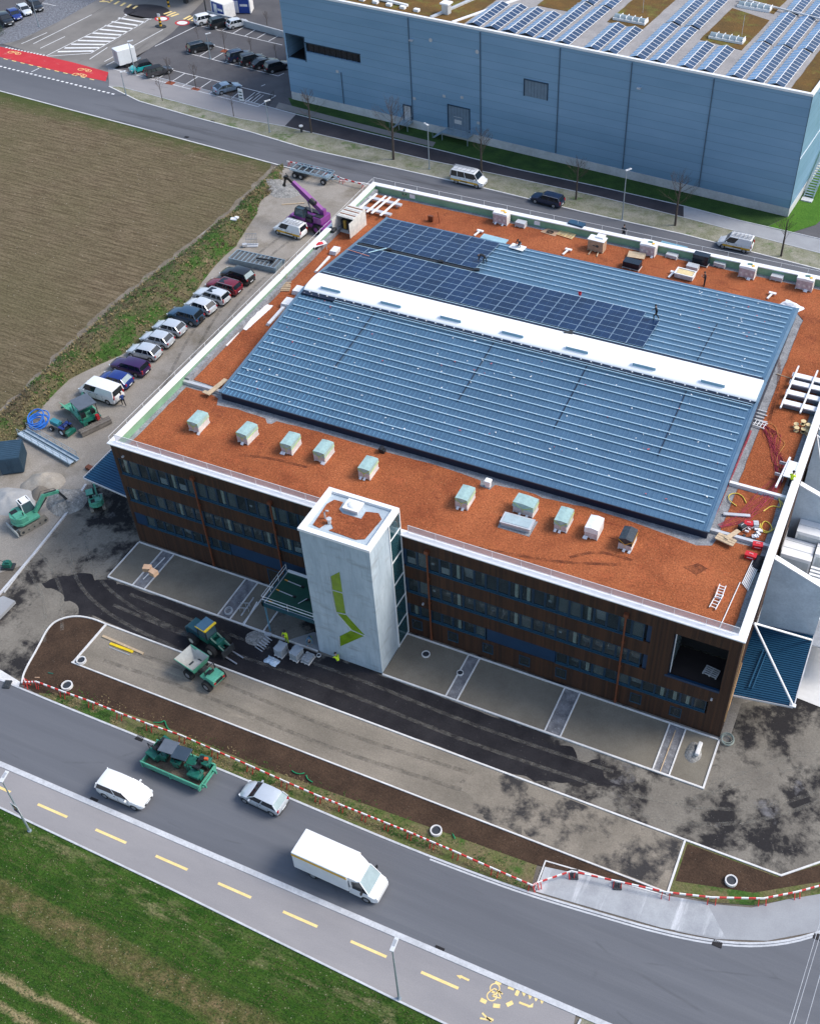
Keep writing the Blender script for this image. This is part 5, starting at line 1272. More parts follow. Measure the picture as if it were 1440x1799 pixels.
# --- white box van
def boxvan():
    r = empty('box_van', (0, 0, 0), 0, 'large white box van with a yellow stripe driving on the front road', 'van')
    b = MB(); b.box(-3.4, 1.25, -1.08, 1.08, .7, 2.85); bx = b.build('cargo_box', P_['white'], r, bevel=.05)
    b = MB()
    for s_ in (-1, 1): b.box(-3.38, 1.22, s_ * 1.095 - .006, s_ * 1.095 + .006, 2.45, 2.72, 0)
    b.build('side_stripe', m_ystripe, bx)
    b = MB(); rs = []
    for x, w, z in ((.55, .95, 2.7), (1.25, 1.0, 2.84), (1.7, .9, 2.6), (2.1, .8, 2.32)): rs.append([(x, -w, 2.2), (x, -w, z - .1), (x, -w * .8, z), (x, w * .8, z), (x, w, z - .1), (x, w, 2.2)])
    b.ring(rs); b.build('roof_deflector', P_['white'], r, smooth=50)
    b = MB(); secs = []
    for x, zt, k in ((1.2, 1.25, .98), (2.4, 1.25, 1.0), (2.75, 1.22, 1.0), (3.25, 1.05, .95), (3.5, .85, .8)):
        w = .98 * k; secs.append([(x, -w, .35), (x, -w, zt - .08), (x, -w * .85, zt), (x, w * .85, zt), (x, w, zt - .08), (x, w, .35)])
    b.ring(secs); b.build('cab', P_['white'], r, smooth=45)
    b = MB(); V = [(1.26, -.95, 1.2), (1.26, .95, 1.2), (2.85, .93, 1.2), (2.85, -.93, 1.2), (1.26, -.86, 2.3), (1.26, .86, 2.3), (2.15, .8, 2.3), (2.15, -.8, 2.3)]
    b.add(V, [(3, 2, 6, 7)], 1); b.add(V, [(2, 1, 5, 6), (0, 3, 7, 4)], 0); b.build('window', [m_cglass, m_cglass2], r)
    b = MB(); b.add([V[4], V[5], V[6], V[7], (1.26, -.86, 2.36), (1.26, .86, 2.36), (2.15, .8, 2.36), (2.15, -.8, 2.36)], [(4, 7, 6, 5), (0, 4, 5, 1), (2, 6, 7, 3), (1, 5, 6, 2), (3, 7, 4, 0)])
    for s_ in (-1, 1): b.bar((2.85, s_ * .93, 1.2), (2.15, s_ * .8, 2.33), .05, .06); b.bar((1.5, s_ * .95, 1.2), (1.4, s_ * .86, 2.3), .05, .3)
    b.build('cab_roof', P_['white'], r)
    for s_ in (-1, 1):
        b = MB(); b.ob((3.3, s_ * .72, .86), (.2, .3, .2), -s_ * .4); b.build('headlight', m_lampw, r)
        b = MB(); b.ob((2.4, s_ * 1.12, 1.5), (.12, .25, .3)); b.build('mirror', m_blk, r)
        b = MB(); b.ob((-3.42, s_ * .9, .9), (.05, .15, .3)); b.build('tail_light', m_lampr, r)
        for x in (-1.9, 2.6):
            b = MB(); b.cyl((0, s_ * .72, 0), (0, s_ * 1.0, 0), .37, n=18); w_ = b.build('wheel', m_tyre, r, smooth=50, loc=(x, 0, .37))
            b = MB(); b.cyl((0, s_ * .99, 0), (0, s_ * 1.01, 0), .22, n=12); b.build('rim', m_rim, w_)
    b = MB(); b.box(-3.3, 2.0, -.5, .5, .45, .75); b.box(-2.9, -1.0 - .0, -.95, .95, .6, .74); b.build('chassis', m_blk, r)
    return r
bv = boxvan(); c = (G(535, 1565, .0) + G(665, 1600, .0)) / 2; d = G(660, 1593) - G(525, 1545)
bv.location = (G(590, 1575).x - .3, -23.1, .01); bv.rotation_euler = (0, 0, RD(-1.5))
# --- green tipping trailer with four machines
m_gpaint = mat('faded_green_paint', (.085, .34, .23), .45, var=.2, scale=2, coat=.2); m_gdark = mat('machine_green', (.010, .115, .082), .4, var=.2, scale=2, coat=.3)
m_gravel_load = gmat('trailer_floor', (.22, .17, .12), (.13, .10, .08), 1.2, fine=(9, .5), bmp=.6)
def trailer():
    r = empty('green_trailer', (0, 0, 0), 0, 'flat green tipping container on the road, carrying four small machines', 'trailer')
    Lx, Wy, hh = 5.6, 2.2, .62
    b = MB(); z = .45
    b.box(-Lx / 2, Lx / 2, -Wy / 2, Wy / 2, z, z + .1); b.box(-Lx / 2, Lx / 2, -Wy / 2, -Wy / 2 + .06, z + .1, z + hh); b.box(-Lx / 2, Lx / 2, Wy / 2 - .06, Wy / 2, z + .1, z + hh)
    b.box(-Lx / 2, -Lx / 2 + .06, -Wy / 2 + .06, Wy / 2 - .06, z + .1, z + hh); b.box(Lx / 2 - .06, Lx / 2, -Wy / 2 + .06, Wy / 2 - .06, z + .1, z + hh)
    for s_ in (-1, 1):
        b.box(-Lx / 2 - .04, Lx / 2 + .04, s_ * Wy / 2 - .05, s_ * Wy / 2 + .05, z + hh, z + hh + .07)
        for x in (-2.7, 0, 2.7): b.box(x - .06, x + .06, s_ * (Wy / 2 + .04) - .05, s_ * (Wy / 2 + .04) + .05, z, z + hh)
    for y in (-.7, .7): b.box(Lx / 2, Lx / 2 + .35, y - .05, y + .05, z + .1, z + .5)
    b.box(Lx / 2 + .1, Lx / 2 + .2, -.9, .9, z + .3, z + .4)
    b.build('container', m_gpaint, r)
    b = MB(); b.box(-Lx / 2 + .07, Lx / 2 - .07, -Wy / 2 + .07, Wy / 2 - .07, z + .1, z + .13); b.build('load_bed', m_gravel_load, r)
    b = MB(); b.box(-2.4, 2.4, -.35, .35, .2, .45); b.build('skid_frame', m_blk, r)
    for s_ in (-1, 1):
        for x in (-1.9, 1.9): b = MB(); b.cyl((0, s_ * .8, 0), (0, s_ * 1.0, 0), .24, n=14); b.build('wheel', m_tyre, r, smooth=50, loc=(x, 0, .24))
    return r
tr_ = trailer(); A_ = G(250, 1352, .3); B_ = G(352, 1385, .3)
tr_.location = (22.3, -19.95, .01)
ta = G(372, 1330 + 40) - G(250, 1333 + 5)
p0_, p1_ = G(246, 1338, 1.0), G(352, 1384, 1.0)      # near long side, top edge
ang = math.atan2(p1_.y - p0_.y, p1_.x - p0_.x); mid = (p0_ + p1_) / 2 + Vector((-sin(ang), cos(ang), 0)) * 1.1
tr_.location = (mid.x, mid.y, .01); tr_.rotation_euler = (0, 0, ang)
def on_trailer(x, y, z=.58): m_ = Matrix.Translation((mid.x, mid.y, 0)) @ Matrix.Rotation(ang, 4, 'Z'); p = m_ @ Vector((x, y, z)); return p
def roller(label, roofc=None, seat=None, size=1.0):
    r = empty('road_roller', (0, 0, 0), 0, label, 'roller', 'small machines loaded on the green trailer')
    for x in (-.62, .62):
        b = MB(); b.cyl((0, -.48, 0), (0, .48, 0), .36, n=22); b.build('drum', mat('worn_steel_drum', (.05, .05, .05), .5, .3) if x else m_blk, r, smooth=50, loc=(x, 0, .36))
    b = MB()
    for x, L_ in ((.62, .85), (-.62, .85)):
        b.ob((x, 0, .82), (L_, 1.06, .26)); b.ob((x, .53, .52), (.5, .06, .5)); b.ob((x, -.53, .52), (.5, .06, .5))
    b.build('body', m_gdark, r, bevel=.05)
    b = MB(); b.ob((-.2, 0, 1.05), (.42, .5, .1)); b.ob((-.42, 0, 1.28), (.1, .48, .4)); b.tube([(.25, 0, .95), (.1, 0, 1.3)], .03); b.ob((.08, 0, 1.34), (.05, .34, .34), 0, 0, ry=.5); b.build('seat', m_blk, r)
    b = MB()
    for s_ in (-1, 1): b.tube([(-.55, s_ * .5, .95), (-.6, s_ * .5, 1.75)], .03, 6); b.tube([(.5, s_ * .48, .95), (.45, s_ * .48, 1.75 if roofc else 1.3)], .03, 6)
    b.build('roll_bar', m_blk, r)
    if roofc:
        b = MB(); b.ob((-.08, 0, 1.8), (1.35, 1.2, .09)); b.build('canopy', roofc, r, bevel=.03)
    else:
        b = MB(); b.bar((-.6, -.5, 1.7), (-.6, .5, 1.7), .06, .06); b.ob((.55, .1, 1.1), (.4, .3, .3), .3); b.ob((.7, -.2, 1.05), (.22, .3, .2), .3, 1); b.build('engine_cover', [m_blk, mat('orange_part', (.6, .1, .03), .5)], r)
    return r
m_slate = mat('slate_canopy', (.10, .12, .15), .5); m_dslate = mat('navy_canopy', (.03, .05, .075), .5)
for (x, y, lab, rc, a) in [(-2.0, .45, 'open black and green roller standing at the left end inside the green trailer', None, 1.35), (-.75, .38, 'green roller under a grey canopy, second from the left in the green trailer', m_slate, 0.1), (.55, .30, 'green roller under a dark navy canopy, third from the left in the green trailer', m_dslate, 0.1), (1.95, .3, 'open green roller with an orange part at the right end of the green trailer', None, 1.6)]:
    r = roller(lab, rc); r.location = on_trailer(x, y); r.rotation_euler = (0, 0, ang + a)
# --- parked row by the bank
GR = 'cars parked in a row along the bank'
row = [((234, 628.5), (264, 635.5), 'hatch', 'silver', 'lowest of the three alike silver hatchbacks, parked directly beside the purple black car', {}),
       ((256, 606), (287, 613.5), 'hatch', 'silver', 'middle one of the three alike silver hatchbacks below the blue off-roader', {}),
       ((277, 585.5), (309, 593.5), 'hatch', 'silver', 'silver hatchback parked directly beside the dark blue off-roader with rear spare wheel', {}),
       ((305, 564), (338, 573), 'suv', 'steel', 'dark blue off-roader with a spare wheel on its back, in the bank row', dict(spare=True)),
       ((330, 544.5), (363, 556), 'hatch', 'lsilver', 'light silver car with big black rear window between blue off-roader and silver estate', {}),
       ((350, 527), (384, 537.5), 'estate', 'lsilver', 'silver estate with roof rails and dark sunroof beside the red car', dict(sunroof=True, rails=True)),
       ((369, 510), (407, 521), 'estate', 'red', 'wine red estate car parked near the top of the bank row', dict(rails=True, sunroof=True)),
       ((393, 491), (430, 503), 'suv', 'black', 'black car at the top end of the bank row beside the grey steel stack', dict(rear_glass=m_cglass2)),
       ((206, 653), (240, 662.5), 'estate', 'purple', 'shiny purple black car between the bright blue hatchback and a silver one', {}),
       ((181, 677), (215, 686), 'hatch', 'blue', 'bright blue hatchback between the white van and the purple car', dict(rear_glass=m_cglass2))]
for F, R_, t, pc, lab, kw in row: place(car('parked_car', t, P_[pc], lab, group=GR, **kw), F, R_, 1, .82)
place(car('transporter_van', 'minibus', P_['white'], 'white transporter van with dark rear window, at the lower end of the bank row', 'van', GR, rear_glass=m_cglass, blank=True, rails=False), (152, 698), (191, 711), 1, .92)
place(car('delivery_van', 'van', P_['white'], 'white van with an orange stripe and roof rack beside the purple crane machine', 'van', stripe=True, rack=True, blank=True), (488.5, 412), (520, 421), 1, .9)
# --- back road
place(car('minibus', 'minibus', P_['white'], 'white minibus with orange stripe and loaded roof rack on the back road', 'van', stripe=True, rack=True), (836, 331), (801, 323), -1, .93)
place(car('parked_car', 'estate', P_['navy'], 'dark blue estate car parked on the back road by the street lamp', 'car', rails=True), (939.5, 357.5), (972, 366), 1, .85)
place(car('delivery_van', 'van', P_['white'], 'white van with orange stripe on the back road at the right edge', 'van', stripe=True, rack=True, blank=True), (1270.5, 437.5), (1303, 444.5), 1, .88)
# --- car park
def z1c(x, y): return (x / 2.88, y / 2.88)
CP = [((1068, 122), (1025, 122), 'suv', 'white', 'white crossover, first car of the upper car park row', {}), ((1140, 140), (1098, 138), 'suv', 'black', 'black car between white crossover and silver hatchback', {}), ((1228, 130), (1180, 152), 'hatch', 'lsilver', 'silver hatchback, last car of the upper car park row', {}),
      ((1050, 250), (985, 272), 'estate', 'black', 'lone dark estate car at the left of the middle car park row', dict(rails=True)),
      ((1238, 295), (1190, 320), 'suv', 'navy', 'dark blue car, leftmost of four dark cars parked side by side by the warehouse', dict(rails=True)), ((1300, 315), (1255, 335), 'suv', 'black', 'black car, second from the left of the four dark cars by the warehouse', dict(rails=True)),
      ((1365, 330), (1315, 355), 'coupe', 'black', 'black saloon, third from the left of the four dark cars by the warehouse', dict(rails=True)), ((1425, 355), (1385, 368), 'suv', 'black', 'dark car half hidden by the warehouse corner, right of four', {}),
      ((1185, 455), (1120, 483), 'coupe', 'bsilver', 'blue silver coupe in the front car park row beside the disabled bays', {}), ((835, 370), (775, 398), 'estate', 'grey', 'dark grey car beside the turquoise one in the front car park row', dict(dark_roof=True)),
      ((685, 380), (745, 352), 'compact', 'teal', 'turquoise small car beside the white box trailer', dict(dark_roof=True))]
for F, R_, t, pc, lab, kw in CP:
    r = car('parked_car', t, P_[pc], lab, group='cars in the car park behind the road', **kw)
    f, k = G(*z1c(*F)), G(*z1c(*R_)); a = math.atan2(f.y - k.y, f.x - k.x); a_bay = RD(56)
    a_use = a_bay if pc != 'teal' else a_bay + pi
    c = (f + k) / 2; r.location = (c.x - .3, c.y + .5, .01); r.rotation_euler = (0, 0, a_use)
for (qx, qy, t, pc, lab, kw) in [(35, 118, 'suv', 'black', 'dark car at the left edge of the top left corner row', {}), (80, 92, 'hatch', 'blue', 'blue car, second in the top left corner row', {}), (130, 68, 'hatch', 'lsilver', 'silver white car, third in the top left corner row', {}), (185, 45, 'estate', 'black', 'black car, last in the top left corner row', {})]:
    r = car('parked_car', t, P_[pc], lab, group='cars in the top left corner', **kw); c = G(*z1c(qx, qy)); r.location = (c.x, c.y, .02); r.rotation_euler = (0, 0, RD(-30))
# white box trailer in the car park
r = empty('box_trailer', (0, 0, 0), 0, 'white closed box trailer standing left of the turquoise car', 'trailer')
b = MB(); b.box(-1.7, 1.5, -1.0, 1.0, .55, 2.95); b.build('box', P_['white'], r, bevel=.04)
for y in (-1, 1): b = MB(); b.box(-1.73, -1.71, y * .5 - .46, y * .5 + .46, .62, 2.88); b.bar((-1.75, y * .2, .7), (-1.75, y * .2, 2.8), .04, .04); b.build('rear_door', m_upst, r)
b = MB(); b.bar((1.4, -.6, .5), (2.6, 0, .5), .08, .08); b.bar((1.4, .6, .5), (2.6, 0, .5), .08, .08); b.build('drawbar', m_galv, r)
for s_ in (-1, 1):
    for x in (-.45, .45): b = MB(); b.cyl((x, s_ * .95, .33), (x, s_ * 1.12, .33), .32, n=14); b.build('wheel', m_tyre, r)
c = G(*z1c(635, 335)); r.location = (c.x, c.y + .6, .01); r.rotation_euler = (0, 0, RD(62))
# ================================================================ SITE MACHINES
m_pur = mat('purple_machine_paint', (.20, .035, .23), .4, var=.12, coat=.4); m_dkg = mat('dark_grey_metal', (.045, .05, .055), .55, .3); m_mglass = mat('cab_glass', (.06, .10, .12), .1)
def wheel4(r, xs, y, rad, w, rim=m_rim, nm='wheel', z=None):
    for x in xs:
        for s_ in (-1, 1):
            b = MB(); b.cyl((0, -w / 2, 0), (0, w / 2, 0), rad, n=18)
            for k in range(18):
                t = 2 * pi * k / 18; b.ob((cos(t) * rad, 0, sin(t) * rad), (.06, w, .06), 0, 0, ry=-t)
            q = b.build(nm, m_tyre, r, loc=(x, s_ * y, rad)); b = MB(); b.cyl((0, s_ * w / 2 - s_ * .03, 0), (0, s_ * w / 2 + s_ * .02, 0), rad * .5, n=12); b.build('rim', rim, q)
# purple rotating telehandler
r = empty('telehandler', (0, 0, 0), 0, 'purple rotating telehandler crane with its boom raised to the left, beside the yard', 'telehandler')
b = MB(); b.box(-2.6, 2.6, -.75, .75, .75, 1.25); b.box(-2.9, -2.2, -1.15, 1.15, .5, .95); b.box(2.2, 2.9, -1.15, 1.15, .5, .95); b.box(-1.2, 1.2, -1.15, 1.15, .7, 1.15); b.build('chassis', m_pur, r, bevel=.06)
wheel4(r, (-1.7, 1.7), .98, .62, .45, m_pur)
b = MB()
for x in (-2.8, 2.8):
    for s_ in (-1, 1): b.bar((x, s_ * .9, .6), (x, s_ * 1.35, .35), .15, .15); b.ob((x, s_ * 1.4, .2), (.45, .45, .12))
b.build('stabiliser', m_blk, r)
b = MB(); b.box(-.9, 1.2, -.35, 1.0, 1.3, 1.8); b.box(1.2, 2.4, -.95, 1.0, 1.3, 2.1); b.ob((1.9, .2, 2.45), (.7, .6, .8)); b.build('turret', m_pur, r, bevel=.06)
b = MB(); b.box(-1.2, 1.1, .3, .9, 1.8, 1.95); b.box(1.3, 2.3, -.8, -.1, 2.1, 2.2); b.box(-.3, 1.0, -1.0, -.4, 1.25, 1.7); b.cyl((.2, -.7, 1.9), (.9, -.7, 1.9), .2, n=10); b.build('engine_deck', m_dkg, r)
b = MB(); b.box(-1.35, .1, -1.2, -.5, 1.35, 1.75, 0)
V = [(-1.45, -1.22, 1.75), (.1, -1.22, 1.75), (.1, -.48, 1.75), (-1.45, -.48, 1.75), (-1.15, -1.15, 2.75), (0, -1.15, 2.75), (0, -.5, 2.75), (-1.15, -.5, 2.75)]
b.add(V, [(0, 1, 5, 4), (1, 2, 6, 5), (2, 3, 7, 6), (3, 0, 4, 7), (4, 5, 6, 7)], 1)
for p, q in ((0, 4), (1, 5), (2, 6), (3, 7), (4, 5), (5, 6), (6, 7), (7, 4)): b.bar(V[p], V[q], .07, .07, 2)
b.build('cab', [m_pur, m_mglass, m_dkg], r)
b = MB(); P0 = Vector((1.9, .2, 2.5)); P1 = Vector((-2.9, .2, 5.6)); D = (P1 - P0)
b.bar(P0, P0 + D * .62, .5, .62); b.bar(P0 + D * .6, P0 + D * .86, .4, .5); b.bar(P0 + D * .84, P1, .3, .38, 1)
bo = b.build('boom', [m_pur, m_blk], r)
b = MB(); n_ = Vector((0, -1, 0)); 
for k in range(7): c = P0 + D * (.3 + .035 * k); b.ob(c + Vector((0, -.225, .0)), (.12, .02, .14), 0, 0, ry=.57)
b.build('boom_lettering', m_white_m, bo)
b = MB(); b.bar(P1, P1 + Vector((-.5, 0, -.1)), .4, .4); b.bar(P1 + Vector((-.35, 0, 0)), P1 + Vector((-.7, 0, -1.1)), .18, .2); b.ob(P1 + Vector((-.75, 0, -1.2)), (.35, .2, .25)); b.bar(P1 + Vector((-.1, .1, .2)), P1 + Vector((-.35, 0.1, .45)), .1, .1)
b.build('hook_head', m_blk, bo)
b = MB(); b.cyl((.55, -.25, 3.85), (1.15, -.25, 3.5), .33, n=14); b.ob((.9, -.1, 3.5), (.6, .5, .3)); b.build('hose_reel', m_blk, bo, smooth=50)
b = MB(); b.tube([(.2, .2, 1.9), (-.4, .2, 3.7)], .1, 8); b.tube([(-.3, .45, 2.2), (-.3, .45, 3.2)], .02, 4); b.build('lift_cylinder', m_rim, r)
c = G(547, 398); r.location = (c.x, c.y, 0); r.rotation_euler = (0, 0, RD(-8)); r.scale = (1.1,) * 3
# open chassis trailer
r = empty('chassis_trailer', (0, 0, 0), 0, 'empty grey steel chassis trailer with open ladder frame beside the back road', 'trailer')
b = MB()
for y in (-.75, .75): b.bar((-3, y, 1.1), (3.1, y, 1.1), .16, .22)
for x in (-3, -2, -1, 0, 1, 2, 3): b.bar((x, -1.15, 1.15), (x, 1.15, 1.15), .12, .12)
for y in (-1.15, 1.15): b.bar((-3, y, 1.2), (3, y, 1.2), .1, .12)
b.build('frame', m_galv, r); b = MB(); b.bar((3.1, -.5, .8), (4.5, 0, .8), .1, .1); b.bar((3.1, .5, .8), (4.5, 0, .8), .1, .1); b.bar((3.8, -.8, .9), (3.8, .8, .9), .06, .06); b.box(2.2, 3.0, -.9, .9, .7, .95); b.build('drawbar', m_galv, r)
b = MB(); b.box(-2.6, -.4, -1.0, 1.0, .55, .95); b.build('underframe', m_dkg, r)
wheel4(r, (-2.3, -1.3, 2.4), 1.0, .42, .3)
place(r, (588, 322), (512, 304)); 
# --- wheel loader with forks
def loader():
    r = empty('wheel_loader', (0, 0, 0), 0, 'dark green wheel loader with pallet forks on the black lane before the building', 'wheel loader')
    b = MB(); b.box(-2.1, -.6, -.62, .62, .85, 1.65); b.box(-2.3, -2.05, -.7, .7, .7, 1.5); b.build('engine_hood', mat('deep_blue_green', (.008, .06, .085), .4, coat=.4), r, bevel=.08)
    b = MB(); b.box(-.65, .35, -.6, .6, .8, 1.45, 0)
    V = [(-.65, -.62, 1.45), (.45, -.62, 1.45), (.45, .62, 1.45), (-.65, .62, 1.45), (-.6, -.58, 2.5), (.3, -.58, 2.5), (.3, .58, 2.5), (-.6, .58, 2.5)]
    b.add(V, [(0, 1, 5, 4), (1, 2, 6, 5), (2, 3, 7, 6), (3, 0, 4, 7)], 1)
    for p, q in ((0, 4), (1, 5), (2, 6), (3, 7)): b.bar(V[p], V[q], .07, .07, 2)
    cb = b.build('cab', [m_gdark, m_mglass, m_blk], r)
    b = MB(); b.box(-.75, .42, -.68, .68, 2.5, 2.6, 0); b.box(.3, .5, -.68, .68, 2.5, 2.64, 1); b.box(-.75, .42, -.7, -.66, 2.5, 2.64, 1); b.build('cab_roof', [mat('steel_blue_roof', (.06, .14, .22), .5), mat('yellow_edge', (.75, .52, .02), .5)], cb, bevel=.02)
    b = MB(); b.box(.3, 1.3, -.4, .4, .6, 1.0); b.box(1.0, 1.5, -.45, .45, .7, 1.35)
    for s_ in (-1, 1): b.bar((.6, s_ * .38, 1.55), (2.1, s_ * .38, .75), .14, .26); b.bar((.9, s_ * .2, 1.0), (2.0, s_ * .2, 1.1), .1, .1)
    b.bar((.6, -.4, 1.5), (.6, .4, 1.5), .2, .2); b.bar((1.5, -.4, 1.05), (1.5, .4, 1.05), .15, .15)
    b.build('front_frame', m_gdark, r)
    b = MB(); b.box(2.1, 2.2, -.7, .7, .15, .95); 
    for k in range(4): b.bar((2.12, -.68 + k * .45, .2), (2.12, -.68 + k * .45, 1.0), .06, .06)
    b.build('fork_carriage', m_dkg, r)
    for y in (-.4, .4): b = MB(); b.box(2.2, 3.5, y - .06, y + .06, .12, .18); b.build('fork', m_rim, r)
    wheel4(r, (-1.35, .95), .85, .55, .4, mat('cream_rim', (.5, .48, .42), .6)); return r
r = loader(); place(r, (383, 1140), (348, 1130)); p, q = G(350, 1137), G(385, 1150); r.location = (p.lerp(q, .4).x, p.lerp(q, .4).y + .75, .01); r.rotation_euler = (0, 0, RD(-12))
# --- dumper
r = empty('site_dumper', (0, 0, 0), 0, 'green site dumper with an empty grey skip on the gravel island', 'dumper')
b = MB()
for s_ in (-1, 1): b.add([(.1, s_ * .75, 1.05), (1.5, s_ * .62, .75), (2.15, s_ * 1.0, 1.85), (-.1, s_ * 1.0, 1.85), (.1, s_ * .70, 1.05), (1.5, s_ * .58, .78), (2.15, s_ * .95, 1.85), (-.1, s_ * .95, 1.85)], [(0, 1, 2, 3), (4, 5, 6, 7), (3, 2, 6, 7)], 0)
b.add([(.1, -.75, 1.05), (.1, .75, 1.05), (-.1, 1.0, 1.85), (-.1, -1.0, 1.85)], [(0, 1, 2, 3)], 0)
b.add([(.1, -.72, 1.08), (1.5, -.6, .79), (1.5, .6, .79), (.1, .72, 1.08)], [(0, 1, 2, 3)], 1); b.add([(1.5, -.62, .77), (1.5, .62, .77), (2.15, 1.0, 1.83), (2.15, -1.0, 1.83)], [(0, 1, 2, 3)], 1)
b.add([(.14, -.70, 1.06), (.14, .70, 1.06), (-.05, .95, 1.84), (-.05, -.95, 1.84)], [(0, 1, 2, 3)], 1)
for s_ in (-1, 1): b.add([(.14, s_ * .70, 1.06), (1.5, s_ * .575, .79), (2.13, s_ * .945, 1.83), (-.05, s_ * .945, 1.84)], [(0, 1, 2, 3)], 1)
sk_ = b.build('skip', [m_gpaint, mat('pale_worn_steel', (.46, .46, .43), .6, var=.15, scale=2)], r)
b = MB(); b.bar((-1.9, 0, .7), (1.4, 0, .7), .5, .3); b.build('chassis', m_dkg, r)
b = MB(); b.box(-2.1, -1.1, -.65, .65, .75, 1.45); b.box(-1.1, -.3, -.6, .6, .7, .95); b.build('engine_body', m_gpaint, r, bevel=.06)
b = MB(); b.ob((-1.0, 0, 1.2), (.5, .55, .12)); b.ob((-1.25, 0, 1.45), (.12, .55, .5)); b.tube([(-.35, 0, .95), (-.5, 0, 1.45)], .04); b.tube([(-1.15, -.55, 1.1), (-1.1, -.55, 2.15), (-1.1, .55, 2.15), (-1.15, .55, 1.1)], .05); b.ob((-.5, 0, 1.5), (.06, .42, .42), 0, 0, ry=.6); b.build('seat', m_blk, r)
b = MB(); b.box(-2.14, -2.1, -.35, .35, .95, 1.3, 0); b.box(-2.14, -2.1, .4, .6, .95, 1.2, 1); b.box(-2.16, -2.1, -.6, -.4, .95, 1.2, 1); b.build('tail_light', [m_blk, m_lampr], r)
wheel4(r, (-1.35, .85), .8, .5, .38)
p, q = G(326, 1191), G(362, 1204); r.location = ((p.x + q.x) / 2 + .35, (p.y + q.y) / 2 + .75, .03); r.rotation_euler = (0, 0, RD(168))
# --- tracked excavator
def tracks(r, L_, w, hgt, y):
    for s_ in (-1, 1):
        b = MB(); pts = [(L_ / 2 - hgt / 2 + hgt / 2 * cos(t), hgt / 2 + hgt / 2 * sin(t)) for t in [(-pi / 2 + pi * k / 8) for k in range(9)]] + [(-L_ / 2 + hgt / 2 + hgt / 2 * cos(t), hgt / 2 + hgt / 2 * sin(t)) for t in [(pi / 2 + pi * k / 8) for k in range(9)]]
        b.xz(pts, s_ * y - w / 2, s_ * y + w / 2)
        for k in range(22):
            x = -L_ / 2 + .15 + k * (L_ - .3) / 21; b.box(x - .04, x + .04, s_ * y - w / 2 - .01, s_ * y + w / 2 + .01, hgt - .02, hgt + .03)
        t = b.build('track', mat('dusty_track', (.24, .215, .18), .9, var=.2), r)
        b = MB()
        for k in range(5): b.cyl((-L_ / 2 + .35 + k * (L_ - .7) / 4, s_ * (y + w / 2), hgt / 2), (-L_ / 2 + .35 + k * (L_ - .7) / 4, s_ * (y + w / 2 + .02), hgt / 2), .16 if k in (0, 4) else .1, n=10)
        b.build('track_roller', m_dkg, t)
